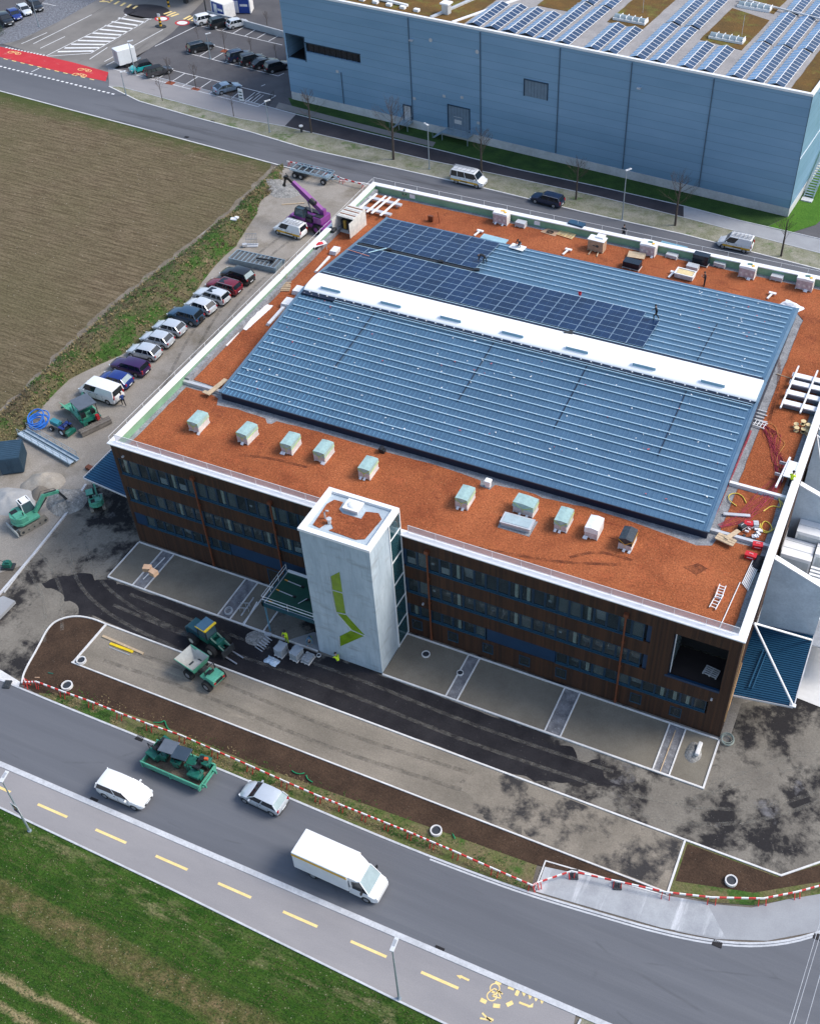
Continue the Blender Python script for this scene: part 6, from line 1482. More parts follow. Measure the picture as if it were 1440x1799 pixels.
def excavator(label, sc, boom, mini=False):
    r = empty('excavator', (0, 0, 0), 0, label, 'excavator'); tracks(r, 3.3, .5, .75, .95)
    b = MB(); b.box(-.6, .6, -.7, .7, .35, .85); b.cyl((0, 0, .8), (0, 0, 1.0), .55, n=18); b.build('undercarriage', m_dkg, r)
    b = MB(); b.box(1.85, 1.95, -1.2, 1.2, .1, .65); b.bar((.8, -.5, .5), (1.9, -.5, .4), .12, .15); b.bar((.8, .5, .5), (1.9, .5, .4), .12, .15); b.build('dozer_blade', mat('pale_worn_steel', (.5, .5, .5)), r)
    up = empty('upper', (0, 0, 0)); bpy.data.objects.remove(up)
    T = Matrix.Rotation(RD(boom), 4, 'Z')
    b = MB(); b.T = T; b.prism([(-1.5, -.8), (-1.75, 0), (-1.5, .8), (-1.0, 1.15), (.3, 1.1), (1.0, .9), (1.0, -1.1), (-1.0, -1.15)], 1.0, 1.35)
    b.prism([(-1.45, -.75), (-1.7, 0), (-1.45, .75), (-.95, 1.1), (-.2, 1.05), (-.2, -1.1), (-.95, -1.1)], 1.35, 2.0); b.build('counterweight', m_gpaint, r, bevel=.06)
    b = MB(); b.T = T; x0, x1, y0, y1 = -.15, 1.1, .1, 1.08
    V = [(x0, y0, 1.35), (x1 + .1, y0, 1.35), (x1 + .1, y1, 1.35), (x0, y1, 1.35), (x0, y0, 2.75), (x1 - .15, y0, 2.75), (x1 - .15, y1, 2.75), (x0, y1, 2.75)]
    if not mini: b.add(V, [(0, 1, 5, 4), (2, 3, 7, 6), (3, 0, 4, 7)], 0)
    for p, q in ((0, 4), (1, 5), (2, 6), (3, 7), (4, 5), (5, 6), (6, 7), (7, 4)): b.bar(V[p], V[q], .08, .08, 1)
    b.ob((.35, .6, 1.7), (.5, .5, .12), 0, 2); b.ob((.08, .6, 2.0), (.12, .5, .6), 0, 2)
    cb = b.build('cab', [m_mglass, m_white_m if not mini else m_gdark, m_blk], r)
    b = MB(); b.T = T
    if mini: b.ob(((x0 + x1) / 2, .6, 2.8), (1.35, 1.1, .12))
    else: b.ob(((x0 + x1) / 2 - .05, .6, 2.79), (.75, .95, .08))
    b.build('cab_roof', m_gpaint if mini else m_white_m, cb, bevel=.03)
    b = MB(); b.T = T; b.ob((-.9, -.4, 2.05), (.9, 1.0, .12), 0, 0); b.ob((-1.0, .4, 2.03), (.7, .7, .1), 0, 1); b.tube([(-.5, -.8, 2.0), (-.5, -.8, 2.5)], .06, 8, 1); b.build('engine_cover', [m_gpaint, m_blk], r)
    b = MB(); b.T = T; b.bar((.9, -.35, 1.4), (2.3, -.35, 2.9), .28, .4); b.bar((2.2, -.35, 2.85), (3.9, -.35, 2.4), .24, .34); b.build('boom', m_gpaint, r)
    b = MB(); b.T = T; b.bar((3.8, -.35, 2.5), (4.4, -.35, .9), .2, .26); b.tube([(1.2, -.35, 1.3), (2.5, -.35, 2.4)], .08, 8); b.tube([(2.4, -.35, 3.1), (3.7, -.35, 2.75)], .07, 8); b.tube([(1.0, -.1, 1.6), (2.2, -.1, 3.3), (3.6, -.15, 2.9), (4.2, -.2, 1.6)], .03, 5); b.build('dipper_arm', m_dkg, r)
    b = MB(); b.T = T
    for s_ in (-1, 1): b.xz([(4.3, .95), (4.7, .6), (4.75, .2), (4.3, .05), (4.0, .3)], -.35 + s_ * .45 - .02, -.35 + s_ * .45 + .02)
    b.add([(4.3, -.8, .95), (4.3, .1, .95), (4.7, .1, .6), (4.7, -.8, .6), (4.75, .1, .2), (4.75, -.8, .2), (4.3, .1, .05), (4.3, -.8, .05)], [(0, 1, 2, 3), (3, 2, 4, 5), (5, 4, 6, 7)]); b.build('bucket', m_rim, r)
    r.scale = (sc, sc, sc); return r
ex = excavator('mint green tracked excavator with white cab frame at the left edge', .92, 178); 
p, q = G(42, 941), G(93, 912); a = math.atan2(p.y - q.y, p.x - q.x); r = ex; r.location = (G(56, 922).x - .3, G(56, 922).y + .1, 0); r.rotation_euler = (0, 0, a)
ex2 = excavator('small green excavator reaching over the gravel heap beside the left blue canopy', .62, 0, True)
p = G(172, 888); ex2.location = (p.x, p.y, 0); ex2.rotation_euler = (0, 0, RD(135))
# --- asphalt paver
r = empty('asphalt_paver', (0, 0, 0), 0, 'green asphalt paver with a grey sun roof and wide screed beside the white van', 'paver')
tracks(r, 3.0, .35, .6, .85)
b = MB(); b.box(-1.4, 1.6, -1.0, 1.0, .6, 1.35); b.box(-1.2, .2, -1.15, 1.15, 1.0, 1.6); b.build('engine_body', m_gpaint, r, bevel=.08)
b = MB()
for s_ in (-1, 1): b.add([(1.5, s_ * .9, .6), (3.0, s_ * .9, .6), (3.1, s_ * 1.5, 1.45), (1.5, s_ * 1.5, 1.45)], [(0, 1, 2, 3)]); 
b.add([(1.5, -.9, .6), (3.0, -.9, .6), (3.0, .9, .6), (1.5, .9, .6)], [(0, 1, 2, 3)]); b.box(2.95, 3.1, -1.5, 1.5, .5, .7); b.build('hopper', m_gpaint, r)
b = MB(); b.box(-3.0, -2.0, -1.9, 1.9, .08, .42); b.box(-2.95, -2.3, -1.9, 1.9, .42, .7); b.bar((-2.1, -1.2, .6), (.8, -1.2, .8), .12, .2); b.bar((-2.1, 1.2, .6), (.8, 1.2, .8), .12, .2)
for k in range(3): b.bar((-2.95 + k * .3, -1.95, .74 - .1 * (k == 0)), (-2.95 + k * .3, 1.95, .74 - .1 * (k == 0)), .1, .05)
b.build('screed', mat('worn_screed', (.20, .18, .16), .7, .2, var=.3), r)
b = MB(); b.ob((-.9, 0, 3.05), (2.4, 2.2, .1), 0, 0)
b.build('canopy', m_slate, r)
b = MB()
for x in (-1.9, .15):
    for s_ in (-1, 1): b.bar((x, s_ * 1.0, 1.3), (x, s_ * 1.0, 3.0), .08, .08)
b.build('canopy_post', m_dkg, r)
b = MB(); b.ob((-1.5, -.6, 1.75), (.4, .45, .5), 0, 0); b.ob((-1.5, .6, 1.75), (.4, .45, .5), 0, 0); b.ob((-.8, 0, 1.8), (.3, 1.8, .4), 0, 1); b.ob((-2.2, -.7, 1.2), (.35, .35, .7), .2, 2); b.ob((-2.2, .9, 1.1), (.3, .5, .5), 0, 1); b.box(-2.1, -1.2, -1.2, 1.2, 1.0, 1.1, 1); b.build('operator_platform', [m_blk, m_gdark, m_lampr], r)
p = G(148, 738); r.location = (p.x, p.y + .3, 0); r.rotation_euler = (0, 0, RD(155)); r.scale = (.92,) * 3
# --- small blue-green tractor
r = empty('compact_tractor', (0, 0, 0), 0, 'small blue and black open tractor beside the coil of blue pipe', 'tractor')
b = MB(); b.box(.1, 1.35, -.33, .33, .6, 1.1, 0); b.build('hood', mat('teal_blue_paint', (.03, .22, .27), .4, coat=.3), r, bevel=.06)
b = MB(); b.box(-.9, .1, -.35, .35, .5, .8, 0); b.ob((-.5, 0, .95), (.45, .45, .12), 0, 1); b.ob((-.75, 0, 1.15), (.1, .45, .4), 0, 1)
for s_ in (-1, 1): b.ob((-.65, s_ * .5, 1.05), (.8, .3, .06), 0, 1)
b.build('seat', [m_blk, P_['blue']], r); b = MB(); b.box(-1.5, -.95, -.6, .6, .2, .6); b.build('rear_implement', m_gdark, r)
b = MB(); b.tube([(-.9, -.4, .8), (-.95, -.4, 1.9), (-.95, .4, 1.9), (-.9, .4, .8)], .035); b.tube([(.1, 0, 1.1), (-.1, 0, 1.35)], .03); b.build('roll_bar', m_blk, r)
for x, rad in ((-.65, .48), (1.0, .3)):
    for s_ in (-1, 1):
        b = MB(); b.cyl((0, -.12, 0), (0, .12, 0), rad, n=16); q = b.build('wheel', m_tyre, r, smooth=50, loc=(x, s_ * .55, rad)); b = MB(); b.cyl((0, s_ * .12, 0), (0, s_ * .14, 0), rad * .5, n=10); b.build('rim', m_paper, q)
p = G(111, 757); r.location = (p.x, p.y, 0); r.rotation_euler = (0, 0, RD(172))
# small green machine by the lower left edge, seen only in part
r = empty('plate_compactor', (0, 0, 0), 0, 'small green and black compactor on the gravel by the long left kerb', 'compactor')
b = MB(); b.box(-.6, .6, -.4, .4, .05, .2); b.build('base_plate', m_dkg, r); b = MB(); b.box(-.4, .35, -.3, .3, .2, .7); b.ob((.1, 0, .8), (.4, .4, .2)); b.build('engine', m_gdark, r, bevel=.05); b = MB(); b.tube([(-.4, -.25, .5), (-1.1, -.25, 1.0), (-1.1, .25, 1.0), (-.4, .25, .5)], .03); b.build('handle', m_blk, r)
p = G(16, 997); r.location = (p.x, p.y, 0); r.rotation_euler = (0, 0, .4)
# ================================================================ LOOSE THINGS ON THE ROOF
RZ0 = TZ + .055
m_film = mat('pinkish_wrap_film', (.56, .50, .50), .35, var=.25, scale=4); m_teal = mat('pale_teal_cover', (.33, .47, .45), .3, var=.18, scale=3)
m_strap = mat('lime_strap', (.52, .62, .06), .6); m_wfilm = mat('white_film', (.78, .78, .79), .35, var=.12, scale=3); m_card = mat('brown_cardboard', (.40, .26, .17), .8, var=.2, scale=2)
m_yhose = mat('yellow_hose', (.72, .56, .08), .5); m_redp = mat('red_plastic', (.55, .012, .02), .4); m_bluep2 = mat('dark_blue_boards', (.012, .06, .12), .5, var=.2)
m_hi = mat('hi_vis_yellow', (.60, .78, .02), .7); m_dwork = mat('dark_work_clothes', (.012, .014, .02), .9); m_skin = mat('skin', (.42, .25, .18), .6); m_bwork = mat('blue_work_clothes', (.02, .055, .22), .9)
def at(r, px, py, z=RZ0, rot=0.0, h=0.0):
    c = G(px, py, z + h); r.location = (c.x, c.y, z); r.rotation_euler = (0, 0, RD(rot)); return r
def pallet_mb(mb, w, d, m=0, z=0.0):
    for k in range(3): mb.box(-w / 2 + k * (w - .1) / 2, -w / 2 + k * (w - .1) / 2 + .1, -d / 2, d / 2, z, z + .09, m)
    n = max(4, int(d / .19))
    for k in range(n): y = -d / 2 + k * (d - .11) / (n - 1); mb.box(-w / 2, w / 2, y, y + .11, z + .09, z + .12, m)
def wrapped(px, py, w, d, h, label, group, cover=m_teal, load=m_film, strap=m_strap, peak=.05, rot=0, seed=0, frac=.62):
    r = empty('wrapped_pallet', (0, 0, 0), 0, label, 'wrapped pallet', group); rnd = random.Random(seed)
    b = MB(); pallet_mb(b, w, d); b.build('pallet', m_woodw, r)
    b = MB(); j = lambda: rnd.uniform(-.03, .03); zt = h * frac
    b.add([(sx * (w / 2 - .02) + j(), sy * (d / 2 - .02) + j(), z) for z in (.121, zt) for sx, sy in ((-1, -1), (1, -1), (1, 1), (-1, 1))], [(0, 1, 5, 4), (1, 2, 6, 5), (2, 3, 7, 6), (3, 0, 4, 7), (4, 5, 6, 7), (3, 2, 1, 0)]); b.mi[1] = 1; b.build('load', [load, m_woodw], r)
    b = MB(); e = .0
    V = [(sx * (w / 2 + .01) + j(), sy * (d / 2 + .01) + j(), zt - .04 + j() * 2) for sx, sy in ((-1, -1), (1, -1), (1, 1), (-1, 1))] + [(sx * (w / 2 + .0), sy * (d / 2 + .0), h) for sx, sy in ((-1, -1), (1, -1), (1, 1), (-1, 1))] + [(0, -d / 2, h + peak), (0, d / 2, h + peak)]
    b.add(V, [(0, 1, 5, 8, 4), (1, 2, 6, 5), (2, 3, 7, 9, 6), (3, 0, 4, 7), (4, 8, 9, 7), (8, 5, 6, 9)])
    b.build('cover', cover, r)
    if strap:
        b = MB(); y = -d / 2 - .02; b.bar((-w / 2, y, h * .95), (0, y, zt - .08), .02, .04); b.bar((0, y, zt - .08), (w / 2, y, h * .95), .02, .04); b.bar((0, y, zt), (0, y, .3), .02, .04)
        x = w / 2 + .02; b.bar((x, -d / 2, zt), (x, d / 2, zt + .1), .02, .04); b.build('strap', strap, r)
    b = MB()
    for k in range(2): x, y = rnd.uniform(-w / 2, w / 2), -d / 2 - .1; b.add([(x, y + .08, .25), (x + .2, y + .08, .22), (x + .15, y - .12, .02), (x - .08, y - .1, .04)], [(0, 1, 2, 3)])
    b.build('loose_film', m_wfilm, r)
    return at(r, px, py, rot=rot, h=h / 2)
GP = 'wrapped pallets on the front terrace'
pos_ = ['first', 'second', 'third', 'fourth', 'fifth']
for i, (px, py) in enumerate([(349, 741), (435, 761), (511, 779), (569, 793), (647, 822)]):
    wrapped(px, py, 1.12, 1.75, 1.15, 'teal covered wrapped pallet on the red front roof, %s from the left edge' % pos_[i], GP, seed=i, rot=(0, -3, 2, 0, 1)[i])
wrapped(817, 874, 1.12, 1.75, 1.15, 'teal covered wrapped pallet on the red roof, first one right of the concrete tower', GP, seed=7, rot=1)
wrapped(923, 888, 1.85, 1.2, 1.2, 'wide teal covered pallet standing behind the flat roof skylight', GP, seed=8, rot=-3)
wrapped(990, 913, 1.12, 1.75, 1.2, 'teal covered wrapped pallet between the flat skylight and the white topped pallet', GP, seed=9, rot=1)
wrapped(1043, 927, 1.15, 1.6, 1.15, 'wrapped pallet with a plain white cover on the front terrace', GP, cover=m_wfilm, seed=10, strap=None, peak=.1, frac=.6)
wrapped(1102, 947, 1.15, 1.55, 1.2, 'wrapped pallet under a crumpled black cover with yellow edge tape', GP, cover=mat('black_tarp', (.035, .045, .055), .3, var=.5, scale=4), seed=11, peak=.15, frac=.62, strap=m_ystripe)
GB = 'wrapped module pallets along the rear parapet'
for i, (px, py, lab) in enumerate([(881, 381, 'white wrapped pallet with yellow stickers on top, leftmost along the rear parapet'), (1139, 436, 'white wrapped pallet with loose film beside it, right of the cardboard box'), (1313, 475, 'pinkish wrapped pallet with a green sticker along the rear parapet'), (1414, 496, 'wrapped pallet standing near the right end of the rear parapet')]):
    r = wrapped(px, py, 1.75, 1.15, 1.35, lab, GB, cover=m_wfilm, load=mat('pink_carton', (.50, .40, .41), .5, var=.3, scale=3), strap=None, seed=20 + i, frac=.86, rot=-2)
    b = MB(); b.ob((.1, .1, 1.42), (.5, .3, .01), .3, 0 if i == 0 else 1); b.ob((.5, -.1, 1.42), (.3, .3, .01), .8, 0); 
    for s_ in (-.55, 0, .55): b.box(s_ - .1, s_ + .1, -.6, -.595, .5, .7, 2)
    b.build('sticker', [m_ystripe, MATS['machine_green'], m_woodw], r)
def stack(px, py, w, d, h, label, mm=None, n=5, group='low stacks of packed parts on the rear terrace', rot=0, name='panel_stack', over=0.0):
    r = empty(name, (0, 0, 0), 0, label, 'stack', group); b = MB(); pallet_mb(b, w, d); b.build('pallet', m_woodw, r); rnd = random.Random(px)
    b = MB(); s_ = (h - .14) / n
    for k in range(n): b.ob((rnd.uniform(-.02, .02), rnd.uniform(-.02, .02), .14 + (k + .5) * s_), (w - .04 + over, d - .08, s_ * .8), rnd.uniform(-.02, .02), 0)
    b.build('panels', mm or m_upst, r); return at(r, px, py, rot=rot, h=h / 2)
stack(915, 393, 1.2, .9, .55, 'low grey stack of packs right of the leftmost rear wrapped pallet', rot=-3)
stack(1216, 469, 1.3, .9, .5, 'low grey stack in front of the pair of dark solar modules', rot=-3)
stack(1264, 464, 1.3, .8, .45, 'low grey stack right of the dark solar module crate', rot=-4)
stack(1364, 487, 1.3, .9, .5, 'low grey stack between the two rightmost rear wrapped pallets', rot=-2)
stack(1180, 449, 1.3, .8, .4, 'low grey stack under the long pale blue boards', rot=-4)
stack(1231, 455, 1.75, .9, 1.25, 'tall stack of dark solar modules in a crate by the rear parapet', mat('dark_module_stack', (.01, .018, .03), .25), 12, 'stacks of dark solar modules', rot=-4, name='module_stack')
stack(1110, 464, 1.9, 1.1, .8, 'stack of dark solar modules beside an open cardboard cover, at the hall edge', MATS['dark_module_stack'], 10, 'stacks of dark solar modules', rot=-3, name='module_stack')
stack(1012, 399, 1.9, .9, 1.1, 'stack of dark blue boards leaning at the rear parapet', m_bluep2, 7, 'stacks of dark solar modules', rot=-8, name='board_stack')
b = MB(); b.ob((0, 0, .65), (3.4, .35, .06), 0); b.ob((-.2, .25, .68), (3.0, .3, .06), .04); at(tag(b.build('long_boards', mat('pale_blue_boards', (.16, .33, .42), .4)), 'long pale blue boards lying on a low stack near the rear parapet', 'boards'), 1184, 442, rot=-6)
r = empty('cardboard_box', (0, 0, 0), 0, 'big brown cardboard box with a dark emblem on a pallet on the rear terrace', 'box')
b = MB(); b.box(-.9, .9, -.55, .55, .14, 1.3); b.build('carton', m_card, r, bevel=.01); b = MB(); b.box(-.98, .98, -.5, .62, 1.31, 1.36); b.ob((.2, .5, 1.3), (.9, .8, .4), 0); b.build('white_cover', m_wfilm, r); b = MB(); pallet_mb(b, 1.8, 1.1); b.ob((-.4, -.95, .05), (.12, .9, .1)); b.ob((.5, -.95, .05), (.12, .9, .1), .2); b.build('pallet', m_wood, r)
b = MB(); b.tube([(-.3, -.56, .75), (.3, -.56, .75)], .05, 6); b.cyl((.25, -.56, .75), (.25, -.565, .75), .16, n=14); b.build('emblem', m_dkg, r); at(r, 1048, 430, h=.6, rot=-3)
b = MB(); b.add([(-1.1, -.5, .03), (.8, -.8, .03), (1.1, .5, .04), (-.5, .7, .03)], [(0, 1, 2, 3)]); b.add([(-.5, .7, .04), (.6, .75, .04), (.3, 1.1, .6), (-.6, 1.2, .5)], [(0, 1, 2, 3)]); at(tag(b.build('flattened_cardboard', m_card), 'flattened cardboard sheet with black cables on the rear terrace', 'cardboard'), 967, 407)
b = MB()
for k in range(5): b.tube([(.3 * cos(t * .5 + k) * (1 + .1 * k), .2 * sin(t * .5 + k), .07 + .02 * k) for t in range(14)], .025, 5)
at(tag(b.build('cable_coil', m_blk), 'tangle of black cable lying on flattened cardboard', 'cable'), 966, 409)
b = MB(); pallet_mb(b, 1.9, 1.1); at(tag(b.build('pallet', mat('fresh_yellow_wood', (.66, .52, .27), .7, var=.15)), 'bare yellowish wooden pallet right of the flattened cardboard', 'pallet'), 994, 413, rot=-8)
r = empty('timber_crate', (0, 0, 0), 0, 'whitewashed open timber crate at the rear edge of the metal hall roof', 'crate')
b = MB(); b.box(-1.0, 1.0, -.6, .6, .1, .55); b.build('body', m_woodw, r)
b = MB()
for s_ in (-1, 1): b.box(-1.05, 1.05, s_ * .6 - .06, s_ * .6 + .06, .56, .64); b.box(s_ * 1.0 - .06, s_ * 1.0 + .06, -.53, .53, .56, .64)
b.build('frame', m_white_m, r); b = MB(); b.box(-.85, .85, -.45, .45, .56, .6); b.build('lid', MATS['fresh_yellow_wood'], r); at(r, 1202, 487, rot=-3)
b = MB(); b.ob((0, 0, .35), (1.9, 1.0, .05), .1, 0, .15); at(tag(b.build('open_crate_lid', m_wood), 'brown open crate lid leaning above the dark module stack', 'lid'), 1117, 453)
GT = 'white folding brackets at the rear edge of the hall roof'
for i, (px, py, lab) in enumerate([(841, 411, 'white T shaped bracket on the red roof beside the end of the solar panels'), (996, 444, 'white T shaped bracket on the red roof below the yellow pallet'), (1181, 484, 'white T shaped bracket left of the whitewashed timber crate'), (1354, 521, 'white T shaped bracket on the red roof left of the white sheeting')]):
    b = MB(); b.ob((0, .3, .25), (.75, .3, .12)); b.bar((0, .3, .25), (-.25, -.7, .1), .2, .1); b.ob((0, .45, .1), (.1, .1, .2)); at(tag(b.build('roof_bracket', m_white_m), lab, 'bracket', GT), px, py, rot=-3)
b = MB(); rnd = random.Random(5)
def crumple(w, d, h, seed, n=9, m=0, z=0.03):
    mb = MB(); vs = []
    for j in range(n + 1):
        for i in range(n + 1):
            x, y = -w / 2 + w * i / n, -d / 2 + d * j / n; e = min(1, 4 * (i / n) * (1 - i / n)) * min(1, 4 * (j / n) * (1 - j / n))
            vs.append((x + .12 * mnoise.noise((x * 3, y * 3, seed)), y + .15 * mnoise.noise((x * 3, y * 3, seed + 4)), z + h * e * (.6 + .9 * abs(mnoise.noise((x * 2.2, y * 2.2, seed + 8))))))
    mb.add(vs, [(j * (n + 1) + i, j * (n + 1) + i + 1, (j + 1) * (n + 1) + i + 1, (j + 1) * (n + 1) + i) for j in range(n) for i in range(n)], m); return mb
at(tag(crumple(2.2, 1.2, .35, 1).build('white_sheeting', m_wfilm), 'crumpled white plastic sheeting at the right rear corner of the hall roof', 'sheeting'), 1391, 538, rot=-25)
at(tag(crumple(1.3, 4.8, .3, 2, 14).build('white_sheeting', m_wfilm), 'long white plastic sheeting on the left red roof strip by the parapet', 'sheeting'), 448, 556, rot=-3)
b = MB(); b.bar((0, -2.2, .12), (.1, 2.6, .12), .3, .12); b.bar((.35, -3.4, .08), (.25, -1, .08), .16, .08); at(tag(b.build('white_beams', m_white_m), 'white beams lying beside the long plastic sheeting on the left roof strip', 'beams'), 425, 575)
b = MB()
for k in range(5): b.ob((rnd.uniform(-.1, .1), k * .22 - .4, .2 + .05 * k), (2.0, .16, .08), rnd.uniform(-.1, .1))
b.ob((0, 0, .08), (1.9, 1.2, .12)); at(tag(b.build('plank_pile', m_wood), 'untidy pile of pale planks on the left roof strip', 'planks'), 494, 507, rot=25)
b = MB(); b.tube([(-.2, 0, .0), (-.2, 0, 1.1)], .03); b.tube([(.5, .1, .0), (.5, .1, 1.1)], .03); at(tag(b.build('marker_post', m_wood), 'two thin wooden stakes standing by the plank pile', 'stakes'), 497, 495)
GI = 'pale boards stacked against the left edge of the hall'
for i, (px, py, w, d, h, lab) in enumerate([(484, 558, .35, 3.2, .3, 'narrow pale boards at the lower left edge of the hall roof'), (505, 536, .9, 1.3, .5, 'pale board pack at the left hall edge just below the opal skylight'), (523, 514, .8, 1.1, .5, 'pale board pack at the left hall edge level with the opal skylight'), (588, 444, .8, 1.1, .45, 'pale board pack at the left hall edge beside the solar panels'), (566, 466, .25, 3.2, .2, 'thin pale strips beside the solar panels at the left hall edge')]):
    b = MB(); 
    for k in range(3): b.ob((.03 * k, .04 * k, (k + .5) * h / 3), (w, d, h / 3 * .85), .02 * k)
    at(tag(b.build('board_pack', m_wfilm), lab, 'board pack', GI), px, py)
# white beam rack at the rear left
r = empty('beam_rack', (0, 0, 0), 0, 'rack of long white beams laid across trestles in the rear left roof corner', 'beam rack')
for k, x in enumerate((-1.5, -.3, .35, 1.5)): b = MB(); b.bar((x, -2.2, .55), (x + .1, 2.0, .55), .22, .1); b.build('beam', m_white_m, r)
for y in (-1.3, 1.1): b = MB(); b.bar((-1.9, y, .4), (2.4, y, .4), .5, .18); b.bar((-1.6, y, .0), (-1.6, y, .4), .1, .3); b.bar((1.8, y, .0), (1.8, y, .4), .1, .3); b.build('trestle', m_upst, r)
at(r, 665, 359, h=.5, rot=-3)
# white container with an open door by the left parapet
r = empty('site_container', (0, 0, 0), 0, 'white site container with open doors and rusty roof by the left parapet', 'container')
m_wcont = mat('worn_white_steel', (.60, .58, .54), .6, var=.2, scale=2); b = MB(); b.box(-1.1, 1.1, -.05, 2.6, 0, .1); b.box(-1.1, -1.04, 0, 2.6, .1, 1.9); b.box(1.04, 1.1, 0, 2.6, .1, 1.9); b.box(-1.04, 1.04, 2.54, 2.6, .1, 1.9); b.box(-1.1, 1.1, 0, 2.6, 1.9, 2.0, 0)
b.build('shell', m_wcont, r); b = MB()
for k in range(6): b.box(-1.0, 1.0, .15 + k * .4, .3 + k * .4, 2.0, 2.04, k % 2)
b.build('roof_rib', [m_wcont, mat('rust', (.22, .09, .04), .8)], r)
for x_ in (1.1, -1.16): b = MB(); b.box(x_, x_ + .06, -.95, .0, .1, 1.9); b.build('door', m_wcont, r)
b = MB(); b.box(-.9, .9, .5, 2.4, .1, 1.2, 0); b.box(-.5, -.2, .3, .5, .3, 1.3, 1); b.box(.2, .6, .2, .5, .1, .5, 2); b.build('stored_goods', [m_dkg, mat('ochre_goods', (.45, .28, .05), .7), m_rust], r)
at(r, 607, 397, h=.9, rot=-4)
r = empty('work_table', (0, 0, 0), 0, 'white trestle table with red and white parts on the left roof strip', 'table'); b = MB(); b.box(-.8, .8, -.4, .4, .72, .77); b.build('table_top', m_wfilm, r)
for sx in (-1, 1):
    for sy in (-1, 1): b = MB(); b.box(sx * .7 - .03, sx * .7 + .03, sy * .33 - .03, sy * .33 + .03, 0, .72); b.build('leg', m_upst, r)
at(r, 561, 432, h=.5, rot=55); r2 = crumple(.8, .5, .15, 9, 5, z=.8); tag(r2.build('red_parts', m_redp, loc=r.location[:], rot=(0, 0, .9)), 'red and white crumpled parts lying on the trestle table', 'parts')
b = MB(); b.box(-.3, .3, -.25, .25, 0, .5); b.tube([(-.3, 0, .5), (-.3, 0, .9)], .03); at(tag(b.build('power_tool', m_blk, bevel=.05), 'black machine on the red roof beside the trestle table', 'tool'), 555, 443)
b = MB(); b.ob((0, 0, .4), (1.0, .8, .8)); b.ob((0, 0, .85), (.5, .5, .1)); at(tag(b.build('equipment_box', m_dkg, bevel=.05), 'dark equipment case between the left parapet and the white container', 'case'), 583, 412)
b = MB(); b.bar((0, 0, 0), (-.2, 0, 1.4), .06, .06); b.ob((-1.1, 0, .35), (.6, .3, .7)); at(tag(b.build('wire_basket', m_rust), 'rusty wire basket and stake behind the solar panels', 'basket'), 772, 392)
b = MB(); b.ob((0, 0, .03), (3.1, 1.0, .04)); at(tag(b.build('pale_sheet', mat('pale_blue_sheet', (.30, .48, .55), .4)), 'pale blue sheet on the roof edge right of the dark solar panels', 'sheet'), 868, 420, rot=-3)
z_ = hz(43) + .3
r = empty('loose_solar_panel', (0, 0, 0), 0, 'loose pale solar panel held by the kneeling worker at the roof edge', 'solar panel'); b = MB(); b.box(-.85, .85, -.5, .5, 0, .05); b.build('frame', m_white_m, r); c = G(909, 431, z_); r.location = (c.x, c.y, z_ - .25); r.rotation_euler = (0, 0, -.1)
b = MB(); b.cyl((0, 0, 0), (0, 0, .3), .14, .17, 14); b.ring([[(.15 * cos(t), .15 * sin(t), .28) for t in (0, 1, 2, 3, 4, 5)], [(.14 * cos(t), .14 * sin(t), .30) for t in (0, 1, 2, 3, 4, 5)]]); z_ = hz(37) + .1; c = G(1018, 518, z_); tag(b.build('bucket', m_redp, loc=(c.x, c.y, z_)), 'small red bucket on the metal roof beside the solar panels', 'bucket')
b = MB(); b.ob((0, 0, 0), (.75, .3, .2), .5); b.ob((.3, .1, 0), (.3, .5, .15), .2); z_ = hz(28.8) + .35; c = G(997, 584, z_); tag(b.build('cable_bundle', m_dkg, loc=(c.x, c.y, z_)), 'small dark cable bundle on the rear edge of the white skylight', 'cable')
b = MB(); z_ = hz(35); b.bar((0, 0, 0), (1.3, 1.9, -.2), .12, .04, 0); b.bar((-2.4, -.3, .0), (.4, -.6, .0), .06, .04, 1); c = G(647, 444, z_ + .2); tag(b.build('loose_strip', [mat('cyan_strip', (.4, .6, .66), .4), mat('salmon_strip', (.6, .25, .18), .5)], loc=(c.x, c.y, z_ + .22)), 'pale strip and thin red rod lying on the solar panels', 'strips')
# right strip
r = empty('steel_frames', (0, 0, 0), 0, 'white steel frames stacked on blue sheets at the right parapet', 'frames')
for x in (-1.7, .1, 1.7): b = MB(); b.bar((x, -3.3, .75), (x + .2, 3.6, .75), .14, .14); b.build('beam', m_white_m, r)
for y in (-2.0, -.4, 1.2, 2.4): b = MB(); b.box(-1.8, 2.0, y - .35, y + .3, .5, .62, 0); b.box(-1.6, 1.8, y - .3, y + .35, .1, .45, 1); b.build('bundle', [m_white_m, mat('blue_grey_bundle', (.16, .24, .32), .4, .4)], r)
at(r, 1415, 692, h=.5, rot=0)
GS = 'wooden cable reels at the right parapet'
for i, (dx, dy, dz) in enumerate([(-.75, .25, 0), (-.2, .45, .35), (.3, .2, .3), (.75, .1, .3), (-.6, -.25, 0), (0, -.2, 0), (.45, -.35, 0), (.85, -.4, 0)]):
    lab = ('leftmost rear', 'topmost rear', 'upper middle', 'upper right', 'leftmost front', 'front middle', 'front right of middle', 'rightmost front')[i] + ' pale wooden cable reel in the cluster below the white frames'
    r = empty('cable_reel', (0, 0, 0), 0, lab, 'cable reel', GS)
    for z in (0, .36): b = MB(); b.cyl((0, 0, z), (0, 0, z + .04), .24, n=16); b.build('flange', MATS['fresh_yellow_wood'], r)
    b = MB(); b.cyl((0, 0, .04), (0, 0, .36), .13, n=12); b.build('core', m_blk if i % 2 else m_wood, r); c = G(1410, 757, RZ0); r.location = (c.x + dx, c.y + dy, RZ0 + dz)
